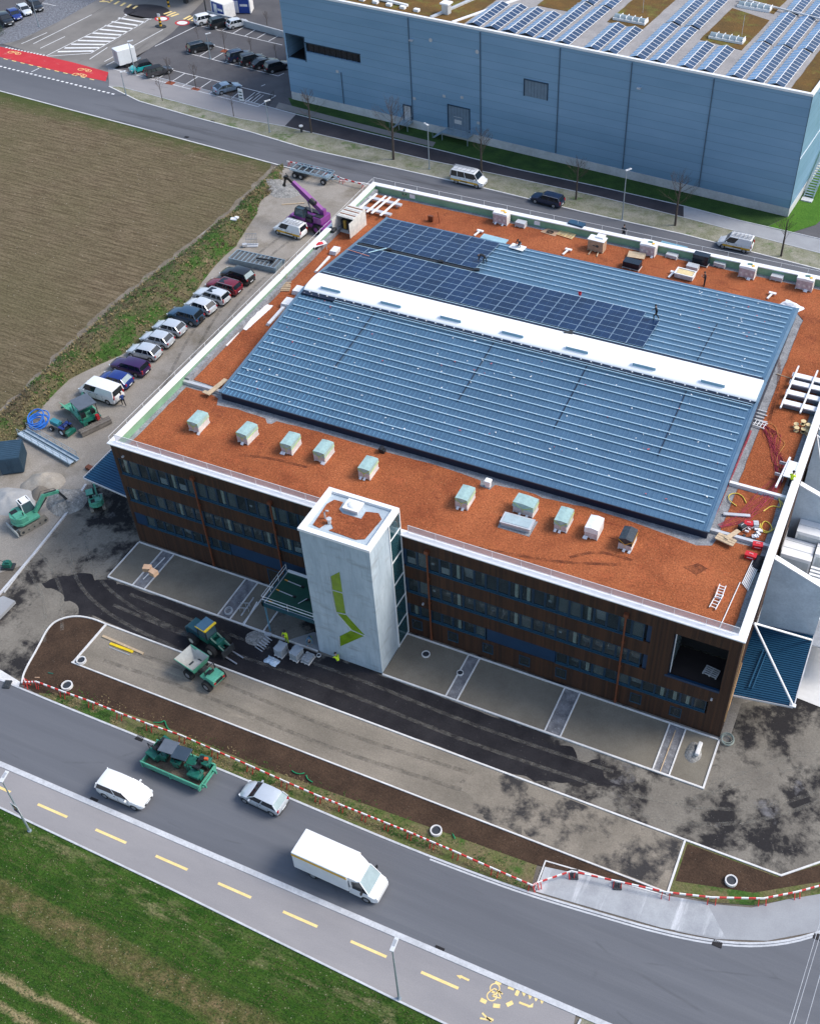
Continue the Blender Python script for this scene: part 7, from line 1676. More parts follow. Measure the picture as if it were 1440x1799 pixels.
r = empty('white_work_bench', (0, 0, 0), 0, 'white work bench beside the worker at the right parapet', 'bench'); b = MB(); b.box(-.55, .55, -1.1, 1.1, .8, .86); b.build('bench_top', m_white_m, r)
for sx in (-1, 1):
    for sy in (-1, 1): b = MB(); b.box(sx * .5 - .03, sx * .5 + .03, sy * 1.0 - .03, sy * 1.0 + .03, 0, .8); b.build('leg', m_upst, r)
b = MB(); b.bar((-1.3, .9, .5), (-.5, .9, .5), .08, .3); b.bar((-1.3, -.7, .5), (-.5, -.7, .5), .08, .3); b.build('side_arm', m_upst, r); at(r, 1391, 826, h=.8, rot=-2)
b = MB(); b.bar((0, -2.1, .7), (.15, 2.1, .7), .16, .16); b.bar((0, -1.2, 0), (0, -1.2, .65), .08, .08); b.bar((.1, 1.2, 0), (.1, 1.2, .65), .08, .08); at(tag(b.build('long_white_beam', m_white_m), 'long white beam on stands left of the white work bench', 'beam'), 1373, 829, h=.7, rot=-2)
m_netr = mat('dark_pink_net', (.33, .035, .06), .8, var=.3, scale=4); m_oral = mat('orange_rope', (.62, .30, .08), .7)
def netting(name, pxpts, w, label, seed, n=22):
    rnd = random.Random(seed); b = MB(); P = [G(x, y, RZ0) for x, y in pxpts]; L = len(P) - 1
    for k in range(n):
        off = rnd.uniform(-1, 1); ph = rnd.uniform(0, 6); pts = []
        for i in range(L * 5 + 1):
            t = i / (L * 5) * L; a = min(int(t), L - 1); p = P[a].lerp(P[a + 1], t - a); d = (P[a + 1] - P[a]).normalized(); q = Vector((-d.y, d.x, 0)); ww = w if isinstance(w, float) else w[a] + (w[a + 1] - w[a]) * (t - a)
            pts.append(p + q * ww * (off + .35 * sin(t * 2.1 + ph)) + Vector((0, 0, .04 + .05 * rnd.random())))
        b.tube(pts, .018, 4)
    return tag(b.build(name, m_netr), label, 'net')
netting('safety_net', [(1340, 746), (1355, 765), (1360, 790), (1372, 815), (1368, 835)], [.1, .7, .35, .6, .3], 'crumpled dark red safety net on the right roof strip', 3)
netting('safety_net', [(1368, 840), (1335, 880), (1300, 910), (1262, 925)], [.3, .7, .6, .2], 'dark red netting spread below the white upstand at the right', 4, 16)
netting('safety_net', [(1318, 757), (1277, 850), (1243, 930)], .12, 'dark red net hanging along the right edge of the metal hall roof', 5, 10)
def hose(pxp, label, mm=None, r_=.045, z=RZ0 + .05, cat='hose', name='hose', it=2):
    P = [(*G2(x, y, z), z + .03 * (i % 2)) for i, (x, y) in enumerate(pxp)]; b = MB(); b.tube(smooth_path(P, it), r_, 6); return tag(b.build(name, mm or m_yhose, smooth=60), label, cat)
hose([(1293, 889), (1280, 880), (1278, 870), (1290, 866), (1303, 870), (1310, 884)], 'open yellow hose loop left of the tool pile')
hose([(1340, 898), (1355, 888), (1372, 893), (1368, 880), (1366, 870), (1380, 877), (1378, 892), (1370, 880)], 'looped yellow hose in the corner under the white upstand')
hose([(1335, 920), (1333, 930), (1345, 938), (1357, 930), (1350, 918), (1340, 915), (1335, 930), (1350, 936), (1365, 925), (1375, 910), (1372, 935), (1358, 938)], 'coiled yellow hose beside the tool pile and the right parapet')
hose([(1338, 746), (1350, 743), (1362, 748), (1366, 768), (1380, 778), (1372, 790), (1362, 805), (1368, 830)], 'thin orange rope wandering over the crumpled red net', m_oral, .02, cat='rope', name='rope')
GLP = 'ladder parts'
def ladder(px, py, L_, w, rot, label, n, z=RZ0, h=.05):
    r = empty('ladder', (0, 0, 0), 0, label, 'ladder')
    for s_ in (-1, 1): b = MB(); b.bar((s_ * w / 2, -L_ / 2, .08), (s_ * w / 2, L_ / 2, .08), .06, .1); b.build('rail', m_white_m, r)
    for k in range(n): b = MB(); y = -L_ / 2 + (k + .5) * L_ / n; b.bar((-w / 2, y, .08), (w / 2, y, .08), .05, .05); b.build('rung', m_white_m, r)
    c = G(px, py, z); r.location = (c.x, c.y, z + h); r.rotation_euler = (0, 0, RD(rot)); return r
ladder(1264, 1043, 1.5, .5, 0, 'short white ladder piece, upper of the two lying on the red roof corner', 5, h=.15); ladder(1257, 1058, 1.7, .5, -6, 'short white ladder piece, lower of the two lying on the red roof corner', 5)
ladder(1328, 745, 1.8, .8, 80, 'grey ladder leaning by the right edge of the hall roof', 6)
r = empty('pipe_bundle', (0, 0, 0), 0, 'bundle of white poles beside the right parapet above the ladders', 'poles')
for k in range(6): b = MB(); b.tube([(k * .12, -1.6 - .1 * k, .1), (k * .12 + .1, 1.6, .1)], .04, 6); b.build('pole', m_white_m, r)
at(r, 1312, 1003, rot=-2); b = MB(); b.tube([(0, -2.6, .06), (.1, 2.6, .06)], .04, 6); at(tag(b.build('long_pole', m_white_m), 'single long white pole lying diagonally near the right roof corner', 'pole'), 1280, 1063, rot=-2)
r = crumple(1.0, 1.8, .5, 12, 7).build('dark_tool_pile', m_dwork); at(tag(r, 'dark bags and straps piled beside the white poles', 'bags'), 1331, 990)
def toolbox(px, py, label, rot, w=.9, mm=m_redp):
    r = empty('tool_box', (0, 0, 0), 0, label, 'tool box'); b = MB(); b.box(-w / 2, w / 2, -.25, .25, 0, .38); b.build('case', mm, r, bevel=.03); b = MB(); b.box(-w / 2 - .01, w / 2 + .01, -.26, .26, .39, .45); b.build('lid', mm, r); b = MB(); b.tube([(-.15, 0, .45), (-.15, 0, .53), (.15, 0, .53), (.15, 0, .45)], .02); b.box(-.25, .25, -.27, -.26, .2, .26); b.build('handle', m_white_m, r); return at(r, px, py, rot=rot)
toolbox(1317, 980, 'red tool box with white lettering left of the dark bags', -2); toolbox(1329, 962, 'red tool box on the grey upstand above the other red box', 10, .8); toolbox(1313, 925, 'red machine case on top of the tool pile by the yellow hoses', 12, .7); toolbox(1302, 929, 'grey tool case at the left of the tool pile', 60, .5, m_dkg); toolbox(1326, 925, 'small grey tool case at the right of the tool pile', 20, .4, m_upst)
rnd = random.Random(8); b = MB()
for k in range(16): b.ob((rnd.uniform(-.8, .8), rnd.uniform(-.8, .8), .08 + rnd.random() * .2), (rnd.uniform(.1, .5), rnd.uniform(.1, .35), .12), rnd.uniform(0, 3), rnd.choice((0, 0, 1, 2)))
at(tag(b.build('mixed_small_parts', [m_wfilm, m_upst, m_dkg]), 'scattered white and grey tools and papers beside the yellow hoses', 'tools'), 1322, 940)
r = empty('timber_ramp', (0, 0, 0), 0, 'small timber step with a plank lying across the grey upstand', 'timber step')
for k in range(3): b = MB(); b.box(-.8, .8, -.4 + k * .28, -.16 + k * .28, .3, .4); b.build('board', m_wood, r)
b = MB(); b.bar((0, 0, .45), (.35, 1.7, .2), .4, .05); b.build('plank', m_wood, r); at(r, 1273, 953, rot=-12)
b = MB(); b.ob((0, 0, .1), (2.2, .35, .08)); b.ob((.05, -.1, .16), (2.1, .15, .04)); at(tag(b.build('grey_profile', m_upst), 'grey metal profile lying in the red netting', 'profile'), 1293, 906, rot=17)
b = MB(); b.ob((0, 0, .42), (.5, 2.6, .06)); b.ob((-.2, -1.2, .40), (.9, .4, .06)); at(tag(b.build('walk_plank', m_wood), 'pale plank bridging the upstand at the left front hall corner', 'plank'), 383, 685, rot=-8)
GW = 'roof vents in front of the hall'
b = MB(); b.box(-.22, .22, -.2, .2, 0, .5, 0); b.box(-.28, .28, -.26, .26, .5, .75, 0); at(tag(b.build('roof_vent', m_white_m, bevel=.03), 'small white roof vent in the gravel at the hall front', 'vent'), 857, 850, h=.3); b = MB(); b.box(-.2, .3, -.2, .2, 0, .35); b.box(-.25, .1, -.28, .28, .35, .5); at(tag(b.build('roof_vent', m_blk, bevel=.03), 'small black roof vent in the gravel at the hall front', 'vent'), 671, 791, h=.2)
b = MB(); b.tube([(0, 0, 0), (1.5, .5, 0)], .05, 6); at(tag(b.build('overflow_pipe', m_wood), 'pale thin pipe sticking out of the right hall edge', 'pipe'), 1363, 657, rot=-25)
b = MB()
for k in range(5): b.ob((rnd.uniform(-.3, .3), k * .5 - 1, .06), (1.5, .12, .06), rnd.uniform(-.1, .1))
at(tag(b.build('scrap_metal', m_upst), 'grey metal slats strewn at the right edge of the hall', 'slats'), 1331, 733)
# roof hatch signs on the green lining
for px, py in ((728, 341), (946, 388), (1088, 0)):
    if py:
        c = G(px, py, 12.0); b = MB(); b.box(-.35, .35, -.03, 0, -.25, .25); tag(b.build('overflow_sign', m_white_m, loc=(c.x, 50.72, 12.0)), 'small white plate on the green rear parapet, %s' % ('left one near the beam rack' if px < 800 else 'right one behind the low grey stack'), 'plate')
# ================================================================ PEOPLE
def person(label, loc, rz, pose, top, legs, hair=None, helmet=None, scale=1.0, skin=m_skin, legband=None):
    """pose: joints in metres, z up, x forward; one continuous skinned body"""
    J = pose; names = list(J); idx = {n: i for i, n in enumerate(names)}
    E_ = [('pelvis', 'chest'), ('chest', 'neck'), ('neck', 'head0'), ('head0', 'head1')]
    for s_ in 'LR': E_ += [('chest', 'sh' + s_), ('sh' + s_, 'el' + s_), ('el' + s_, 'wr' + s_), ('wr' + s_, 'ha' + s_), ('pelvis', 'hip' + s_), ('hip' + s_, 'kn' + s_), ('kn' + s_, 'an' + s_), ('an' + s_, 'to' + s_)]
    R0 = dict(pelvis=.15, chest=.165, neck=.062, head0=.088, head1=.085, sh=.075, el=.052, wr=.036, ha=.035, hip=.095, kn=.07, an=.05, to=.04)
    me = bpy.data.meshes.new('person'); me.from_pydata([J[n] for n in names], [(idx[a], idx[b_]) for a, b_ in E_], [])
    o = bpy.data.objects.new('person', me); S.collection.objects.link(o)
    md = o.modifiers.new('skin', 'SKIN'); o.modifiers.new('sub', 'SUBSURF').levels = 1
    for i, n in enumerate(names):
        k = n if n in R0 else n[:-1]; q = me.skin_vertices[0].data[i]; q.radius = (R0[k], R0[k] * (.8 if k in ('chest', 'pelvis') else 1)); q.use_root = (n == 'pelvis')
    dg = bpy.context.evaluated_depsgraph_get(); em = bpy.data.meshes.new_from_object(o.evaluated_get(dg)); o.modifiers.clear(); o.data = em; em.name = 'person'
    mats = [top, legs, skin, m_blk] + ([m_hi] if legband else [])
    em.materials.clear()
    for m in mats: em.materials.append(m)
    V = {n: Vector(J[n]) for n in names}
    def segd(p, a, b_):
        a, b_ = V[a], V[b_]; t = max(0, min(1, (p - a).dot(b_ - a) / max(1e-6, (b_ - a).length_squared))); return (p - a - (b_ - a) * t).length
    for f in em.polygons:
        c = Vector(f.center); best = min(E_, key=lambda e: segd(c, *e)); n = best[1]
        f.material_index = 2 if n in ('head0', 'head1') or n[:2] == 'ha' else (1 if n[:2] in ('kn', 'an', 'hi') else (3 if n[:2] == 'to' else 0)); f.use_smooth = True
    hb = bmesh.new(); hb.from_mesh(em)
    extra = MB()      # fingers, face
    for s_ in 'LR':
        w, h = V['wr' + s_], V['ha' + s_]; d = (h - w).normalized(); side = d.cross(Vector((0, 0, 1))); side = side.normalized() if side.length > .1 else Vector((0, 1, 0)); dn = d.cross(side)
        for k, L_ in enumerate((.07, .08, .075, .06)):
            a = h + side * (.028 - k * .019); extra.tube([a, a + d * L_ * .55, a + d * L_ * .9 + dn * .03], [.011, .010, .008], 5, 2)
        a = w.lerp(h, .5) + side * .03; extra.tube([a, a + side * .03 + d * .03, a + side * .03 + d * .06], [.012, .011, .009], 5, 2)
    h0, h1 = V['head0'], V['head1']; up = (h1 - h0).normalized(); fw = V['face'] if 'face' in V else Vector((1, 0, 0)); fw = (fw - up * fw.dot(up)).normalized(); sd = up.cross(fw); hc = (h0 + h1) / 2
    extra.ob(hc + fw * .10, (.03, .025, .04), 0, 2); extra.ob(hc + fw * .093 - up * .055, (.01, .05, .012), 0, 3)
    for q in (-1, 1): extra.ob(hc + fw * .09 + sd * .035 * q + up * .02, (.012, .022, .012), 0, 3); extra.ob(hc + sd * .095 * q, (.03, .015, .05), 0, 2)
    n0 = len(em.vertices); hb.free()
    ex = bpy.data.meshes.new('x'); ex.from_pydata([tuple(p) for p in extra.v], [], extra.f); ex.polygons.foreach_set('material_index', extra.mi)
    hb = bmesh.new(); hb.from_mesh(em); hb.from_mesh(ex); hb.to_mesh(em); hb.free(); bpy.data.meshes.remove(ex)
    cap = MB(); cc = h1 * .75 + h0 * .25 + up * .0 - fw * .012; rr = .112 if helmet is None else .128
    cap.ball((0, 0, 0), rr, 0, 12, (1.02, .92, .85))
    if helmet is not None: cap.cyl((0, 0, -.01), (0, 0, .01), rr * 1.15, n=14)
    k = cap.build('helmet' if helmet else 'hair', helmet or hair or mat('dark_hair', (.02, .014, .01), .8), o, smooth=60, loc=tuple(cc + up * .028), rot=up.to_track_quat('Z', 'Y').to_euler())
    o.location = loc; o.rotation_euler = (0, 0, RD(rz)); o.scale = (scale,) * 3
    return tag(o, label, 'person')
def P(pelvis, chest, neck, head, L, R, lL, lR, face=(1, 0, 0)):
    """L/R: elbow, wrist; lL/lR: knee, ankle"""
    J = dict(pelvis=pelvis, chest=chest, neck=neck); n, h = Vector(neck), Vector(head); J['head0'] = tuple(n.lerp(h, .62)); J['head1'] = tuple(h)
    ax = (Vector(neck) - Vector(pelvis)).normalized(); yv = Vector((0, 1, 0))
    for s_, sg, A, Lg in (('L', 1, L, lL), ('R', -1, R, lR)):
        J['sh' + s_] = tuple(Vector(chest).lerp(Vector(neck), .7) + yv * .19 * sg); J['el' + s_] = A[0]; J['wr' + s_] = A[1]; J['ha' + s_] = tuple(Vector(A[1]) + (Vector(A[1]) - Vector(A[0])).normalized() * .08)
        J['hip' + s_] = tuple(Vector(pelvis) + yv * .1 * sg + Vector((0, 0, -.06))); J['kn' + s_] = Lg[0]; J['an' + s_] = Lg[1]; J['to' + s_] = tuple(Vector(Lg[1]) + Vector((.17, 0, -.04)))
    J['face'] = face; return J
def person_(label, px, py, z, rz, pose, *a, **k):
    f = pose.pop('face'); 
    c = G(px, py, z)
    return person(label, (c.x, c.y, z), rz, pose, *a, **k)
STAND = lambda: P((0, 0, .95), (.0, 0, 1.25), (.0, 0, 1.48), (.03, 0, 1.74), ((.0, .26, 1.16), (.16, .24, .95)), ((.02, -.26, 1.16), (.2, -.22, .98)), ((.02, .11, .5), (0, .12, .08)), ((.02, -.11, .5), (0, -.12, .08)))
WALK = lambda: P((0, 0, .93), (.06, 0, 1.23), (.10, 0, 1.46), (.16, 0, 1.71), ((-.08, .27, 1.15), (.1, .26, .93)), ((.15, -.27, 1.17), (.36, -.2, 1.05)), ((.25, .1, .54), (.18, .1, .12)), ((-.05, -.1, .5), (-.34, -.1, .16)))
BEND = lambda: P((-.2, 0, .82), (.12, 0, .98), (.34, 0, 1.0), (.52, 0, .88), ((.36, .26, .74), (.46, .22, .46)), ((.34, -.26, .74), (.48, -.2, .44)), ((-.02, .16, .46), (-.14, .18, .08)), ((-.28, -.14, .44), (-.42, -.16, .08)))
CROUCH = lambda: P((-.12, 0, .36), (.08, 0, .62), (.2, 0, .8), (.34, 0, .98), ((.3, .26, .6), (.46, .18, .4)), ((.3, -.26, .6), (.48, -.16, .38)), ((.28, .16, .46), (.12, .18, .08)), ((.2, -.18, .12), (-.2, -.18, .08)))
USE = lambda: P((0, 0, .95), (.03, 0, 1.25), (.06, 0, 1.48), (.14, 0, 1.72), ((.12, .27, 1.2), (.35, .12, 1.25)), ((.12, -.27, 1.2), (.35, -.12, 1.28)), ((.02, .13, .5), (0, .14, .08)), ((.02, -.13, .5), (0, -.14, .08)))
hy = lambda y, d=.17: hz(y) + d
m_hairb = mat('dark_hair', (.02, .014, .01), .8); m_cap = mat('dark_cap', (.02, .022, .026), .8); m_whelm = mat('white_helmet', (.8, .8, .78), .35)
person_('worker in black bending over the last panels at the top edge of the solar field', 848, 462, hy(40.8), 200, BEND(), m_dwork, m_dwork)
person_('worker in black jacket kneeling at the roof edge with a loose panel', 912, 433, hy(44), -100, CROUCH(), m_dwork, mat('grey_blue_trousers', (.12, .17, .22), .9))
person_('worker in black standing at the rear roof edge beside the timber crate looking down', 1236, 503, RZ0, -160, USE(), m_dwork, m_dwork)
person_('worker in dark clothes walking past the lower end of the solar panels', 1151, 562, hy(36), -160, WALK(), m_dwork, m_dwork)
person_('worker in blue jacket and black trousers beside the rear of the white transporter van', 219, 713, 0, 150, BEND() if 0 else WALK(), m_bwork, m_dwork)
person_('worker in full yellow hi-vis suit standing behind the three pallets by the tower', 505, 1129, .04, -100, USE(), m_hi, m_hi, helmet=m_cap)
person_('worker in blue jacket bending down under the green canopy', 545, 1131, .05, -60, BEND(), mat('washed_blue_jacket', (.10, .18, .27), .9), m_hi)
person_('worker in hi-vis jacket crouching at the foot of the concrete tower', 594, 1164, .03, 150, CROUCH(), m_hi, m_dwork)
person_('worker in hi-vis top at the white work bench on the right roof strip', 1386, 856, RZ0, 75, USE(), m_hi, m_dwork, helmet=m_cap)
person_('person in black standing at the rear parapet beside a dark bag', 1094, 420, RZ0, 90, STAND(), m_dwork, m_dwork)
person_('person in black crouching in the rear left roof corner by the beam rack', 713, 345, RZ0, -90, CROUCH(), m_dwork, m_dwork)
b = crumple(.9, .6, .5, 3, 5); at(tag(b.build('dark_bag', m_dwork), 'dark bag on the roof beside the person at the rear parapet', 'bag'), 1087, 424)
# ================================================================ SITE GROUND THINGS
GZ = .03
m_cobble = mat('grey_block_paving', (.32, .34, .36), .7, var=.25, scale=5)
for i, (px, py, lab) in enumerate([(494, 1141, 'left of the three shrink wrapped block pallets by the tower'), (521, 1148, 'middle of the three shrink wrapped block pallets by the tower'), (541, 1156, 'right and lowest of the three block pallets by the tower')]):
    r = empty('block_pallet', (0, 0, 0), 0, lab, 'pallet load', 'block pallets by the tower'); b = MB(); pallet_mb(b, .85, 1.1); b.build('pallet', m_woodw, r); b = MB(); h_ = (.85, .85, .3)[i]
    for a in range(3):
        for c_ in range(4): b.box(-.4 + a * .27, -.15 + a * .27, -.5 + c_ * .25, -.27 + c_ * .25, .12, .12 + h_ + .03 * ((a + c_) % 2))
    b.build('blocks', m_cobble, r)
    if i < 2: m_ = crumple(.88, 1.1, .05, i, 6, z=.15 + h_); m_.build('wrap', glass_mat('clear_wrap%d' % i, (.5, .55, .6), .5, .2, (.95, .97, 1)), r)
    at(r, px, py, 0.01, (-5, -8, -3)[i], h_ / 2 + .1)
b = crumple(1.3, .8, .3, 6, 8); at(tag(b.build('plastic_bag', mat('crinkled_blue_film', (.42, .52, .62), .2, var=.4, scale=6)), 'crinkled pale blue plastic bag on the black lane', 'bag'), 478, 1162, .01, -8)
def ring_(px, py, rad, label, z=GZ, h=.25, filled=True):
    r = empty('concrete_ring', (0, 0, 0), 0, label, 'concrete ring'); b = MB(); n = 24
    secs = [[(cos(2 * pi * k / n) * q, sin(2 * pi * k / n) * q, zz) for q, zz in ((rad, 0), (rad, h), (rad * .78, h), (rad * .78, 0))] for k in range(n)]
    b.ring(secs, closed=True); b.build('ring', m_kerbl, r, smooth=40); b = MB(); b.cyl((0, 0, 0), (0, 0, h * .6), rad * .77, n=20); b.build('cover', mat('dark_shaft_cover', (.03, .035, .045), .6), r); return at(r, px, py, z)
ring_(144, 1162, .42, 'concrete shaft ring inside the left corner of the gravel island'); ring_(119, 1206, .48, 'concrete shaft ring in the topsoil near the red and white barrier at left'); ring_(766, 1461, .46, 'concrete shaft ring in the roadside topsoil midway along the barrier')
ring_(1283, 1549, .46, 'concrete shaft ring in the topsoil corner at the lower right'); ring_(748, 1150, .38, 'concrete shaft ring in the gravel bay right of the tower', h=.12); ring_(808, 1183, .30, 'small concrete ring in the stone trench right of the tower', h=.15); ring_(560, 1152, .2, 'small grey ring lying at the tower foot', h=.1)
def board(pa, pb, w, h, mm, label, z=GZ, name='board', cat='board'):
    a, c = G(*pa, z), G(*pb, z); b = MB(); b.bar(a + Vector((0, 0, h / 2)), c + Vector((0, 0, h / 2)), w, h); return tag(b.build(name, mm), label, cat)
board((181, 1118), (252, 1149), .22, .12, m_wood, 'long pale timber plank on the gravel island'); board((194, 1131), (234, 1146), .24, .1, mat('yellow_formwork', (.78, .55, .01), .5), 'short yellow formwork board beside the timber plank'); board((192, 1137), (228, 1151), .05, .05, m_upst, 'thin grey bar beside the yellow board')
board((154, 822), (164, 827), .5, .35, m_rust, 'short rusty steel beam beside the left blue canopy', 0, 'steel_beam', 'beam')
board((1186, 1283), (1158, 1358), .08, .05, m_wood, 'long wooden batten in the rightmost stone trench', .04); board((62, 1191), (70, 1191), .1, .08, m_card, 'small orange wooden scrap in the left topsoil'); board((85, 1182), (94, 1184), .08, .05, m_gdark, 'short green pipe piece in the left topsoil')
m_gpipe = mat('green_duct_pipe', (.01, .22, .09), .5)
for pts, lab in (([(270, 1269), (283, 1270), (290, 1265), (292, 1275), (299, 1284)], 'bent green pipe ends rising from the verge above the green trailer'), ([(513, 1354), (518, 1358), (527, 1360), (535, 1358)], 'curved green pipe, left one of the pair below the topsoil strip'), ([(538, 1362), (540, 1369), (549, 1374)], 'curved green pipe, right one of the pair below the topsoil strip'), ([(795, 1465), (799, 1474)], 'single green pipe end near the middle shaft ring')):
    hose(pts, lab, m_gpipe, .05, .1, 'pipe', 'green_pipe')
def coil(px, py, rad, mm, label, n=4, z=.05, r_=.04, wob_=.12):
    rnd = random.Random(px); b = MB(); c = G(px, py, z)
    for k in range(n):
        ox, oy, rr, tz = rnd.uniform(-wob_, wob_), rnd.uniform(-wob_, wob_), rad * rnd.uniform(.75, 1.1), rnd.uniform(0, .3) * wob_ * 4
        b.tube([(c.x + ox + rr * cos(t * pi / 10), c.y + oy + rr * sin(t * pi / 10), z + r_ + k * r_ * 1.4 + tz * (1 + sin(t * pi / 10))) for t in range(20)], r_, 6, closed=True)
    return tag(b.build('hose_coil', mm, smooth=60), label, 'coil')
coil(1277, 1300, .45, mat('grey_green_hose', (.30, .34, .30), .6), 'grey hose coil lying beside the right front corner of the building'); coil(68, 745, .95, mat('blue_pipe', (.03, .17, .60), .4), 'big loose coil of bright blue pipe beside the gangway', 7, .1, .07, .4)
coil(402, 1074, .35, m_upst, 'grey cable coil in the stone trench left of the green canopy', 3)
# leftovers under the canopy side
r = empty('carton_stack', (0, 0, 0), 0, 'two open brown cartons on the left gravel bay', 'cartons'); b = MB(); b.ob((-.35, .1, .2), (.6, .5, .4), .3); b.build('carton', m_card, r); b = MB(); b.ob((.4, -.1, .2), (.6, .5, .4), -.2); b.build('carton', m_card, r); at(r, 264, 1002, h=.2)
board((290, 980), (252, 1018), .06, .06, m_white_m, 'thin white batten laid over the brown cartons', .35); b = MB()
for k in range(3): b.bar((-.4 + k * .4, -.3, 0), (-.4 + k * .4, -.3, .5), .04, .04); b.bar((-.4 + k * .4, .3, 0), (-.4 + k * .4, .3, .5), .04, .04)
b.bar((-.4, -.3, .5), (.4, -.3, .5), .05, .05); b.bar((-.4, .3, .5), (.4, .3, .5), .05, .05); at(tag(b.build('trestle_frame', m_upst), 'small grey trestle frame in the narrow bay left of the green canopy', 'trestle'), 431, 1070, GZ, 20)
board((452, 1058), (428, 1100), .1, .08, m_white_m, 'white bar in the bay left of the green canopy'); board((446, 1050), (424, 1082), .12, .06, m_upst, 'grey bar in the bay left of the green canopy')
# heaps
def heap(cx0, cy0, rx, ry, h, mm, label, seed, rot=0.0, cat='heap', name='gravel_heap'):
    b = MB(); vs = [(0, 0, h)]; n, K = 28, 9
    for k in range(1, K + 1):
        t = k / K
        for i in range(n):
            a = 2 * pi * i / n; rr = 1 + .22 * mnoise.noise((cos(a) * 1.3, sin(a) * 1.3, seed)); x, y = rx * t * rr * cos(a), ry * t * rr * sin(a)
            z = h * (1 - t ** 1.25) + h * .16 * mnoise.noise((x * 1.4, y * 1.4, seed + 3)) * (1 - t) * 2 + .03 * mnoise.noise((x * 5, y * 5, seed)); vs.append((x, y, max(z, -.02) if k < K else -.05))
    fs = [(0, 1 + i, 1 + (i + 1) % n) for i in range(n)] + [(1 + k * n + i, 1 + (k + 1) * n + i, 1 + (k + 1) * n + (i + 1) % n, 1 + k * n + (i + 1) % n) for k in range(K - 1) for i in range(n)]
    b.add(vs, fs); c = G(cx0, cy0, 0); return tag(b.build(name, mm, smooth=80, loc=(c.x, c.y, 0), rot=(0, 0, rot)), label, cat)
m_h1 = gmat('pale_sand', (.40, .36, .31), (.32, .285, .24), .8, fine=(7, .2), bmp=.6, bd=.04); m_h2 = gmat('coarse_grey_gravel', (.34, .33, .31), (.20, .195, .185), 1.6, fine=(5, .55), bmp=1, bd=.1, specks=((3, (.6, .58, .55), .15),)); m_h3 = gmat('dark_wet_sand', (.21, .185, .155), (.16, .14, .12), 1, fine=(8, .2), bmp=.4)
heap(78, 848, 2.3, 1.7, 1.1, m_h1, 'pale sand heap behind the dark cut sand patch', 1, .5); heap(72, 866, 1.1, 1.2, .75, m_h3, 'dark wet face of the sand heap', 2, .3); heap(118, 880, 2.2, 2.0, 1.0, m_h2, 'coarse grey gravel heap under the small excavator bucket', 3)
heap(18, 882, 2.8, 2.2, 1.0, mat('smooth_grey_sand', (.34, .34, .34), .9, obj=False), 'smooth grey sand heap at the left edge behind the big excavator', 4); heap(1217, 1322, .75, 1.1, .45, m_h2, 'small grey gravel heap in the rightmost gravel bay', 5)
b = MB(); c = G(1226, 1318, .3); b.ob((0, 0, .4), (.35, 1.3, .35)); tag(b.build('stone_block', m_kerbl, bevel=.08, loc=(c.x, c.y, .1)), 'pale rounded stone block lying on the small grey heap', 'stone block')
b = MB(); 
for k in range(6): b.bar((-.1 + k * .02, -.75 + k * .28, .05), (.8, -.9 + k * .28, .05), .07, .06)
b.ob((.1, .9, .1), (.6, .3, .2), .3); at(tag(b.build('loose_stakes', m_upst), 'row of short grey stakes lying on the black lane by the green canopy', 'stakes'), 459, 1127, .01, -5)
heap(452, 1122, 1.3, .9, .08, m_h2, 'thin spread of grey grit beside the loose stakes', 8)
# long kerb and concrete block at the left
kb = MB(); strip(kb, PX([(152, 852), (120, 900), (60, 975), (0, 1045), (-30, 1080)]), .22, 0, .16); strip(kb, PX([(140, 872), (112, 912), (52, 985), (8, 1042)]), .08, 0, .12); struct('long_kerb', kb, m_kerb)
b = MB(); b.prism(PX([(-40, 1075), (8, 1051), (29, 1060), (-40, 1130)]), .02, .35); tag(b.build('concrete_ramp', m_apr2), 'pale concrete ramp block at the left edge of the photo', 'ramp')
sheet('kerb_pad', PX([(-30, 1178), (0, 1176), (36, 1198), (34, 1206), (0, 1196), (-30, 1190)]), .02, m_kerbl)
# navy container
def container(px, py, z, rot, L_, W_, h_, mm, label, cat='container', ribs=True, extra=None):
    r = empty('shipping_container', (0, 0, 0), 0, label, cat); b = MB(); b.box(-L_ / 2, L_ / 2, -W_ / 2, W_ / 2, .1, h_); b.build('shell', mm, r, bevel=.03); b = MB(); n = int(L_ / .28)
    for k in range(n): x = -L_ / 2 + .15 + k * (L_ - .3) / (n - 1); b.box(x - .05, x + .05, -W_ / 2 - .03, W_ / 2 + .03, .25, h_ + .03)
    b.build('corrugation', mm, r)
    for s_ in (-.5, .5):
        b = MB(); b.box(L_ / 2, L_ / 2 + .03, s_ * W_ / 2 - W_ * .22, s_ * W_ / 2 + W_ * .22, .25, h_ - .15); b.bar((L_ / 2 + .05, s_ * .5, .3), (L_ / 2 + .05, s_ * .5, h_ - .2), .04, .04); b.build('door', mm, r)
    return at(r, px, py, z, rot, h_ / 2)
m_navyc = mat('navy_container_steel', (.035, .075, .115), .5, .2, var=.15)
container(22, 803, 0, -56, 3.0, 2.2, 2.1, m_navyc, 'dark blue corrugated container at the left edge of the yard', 'container')
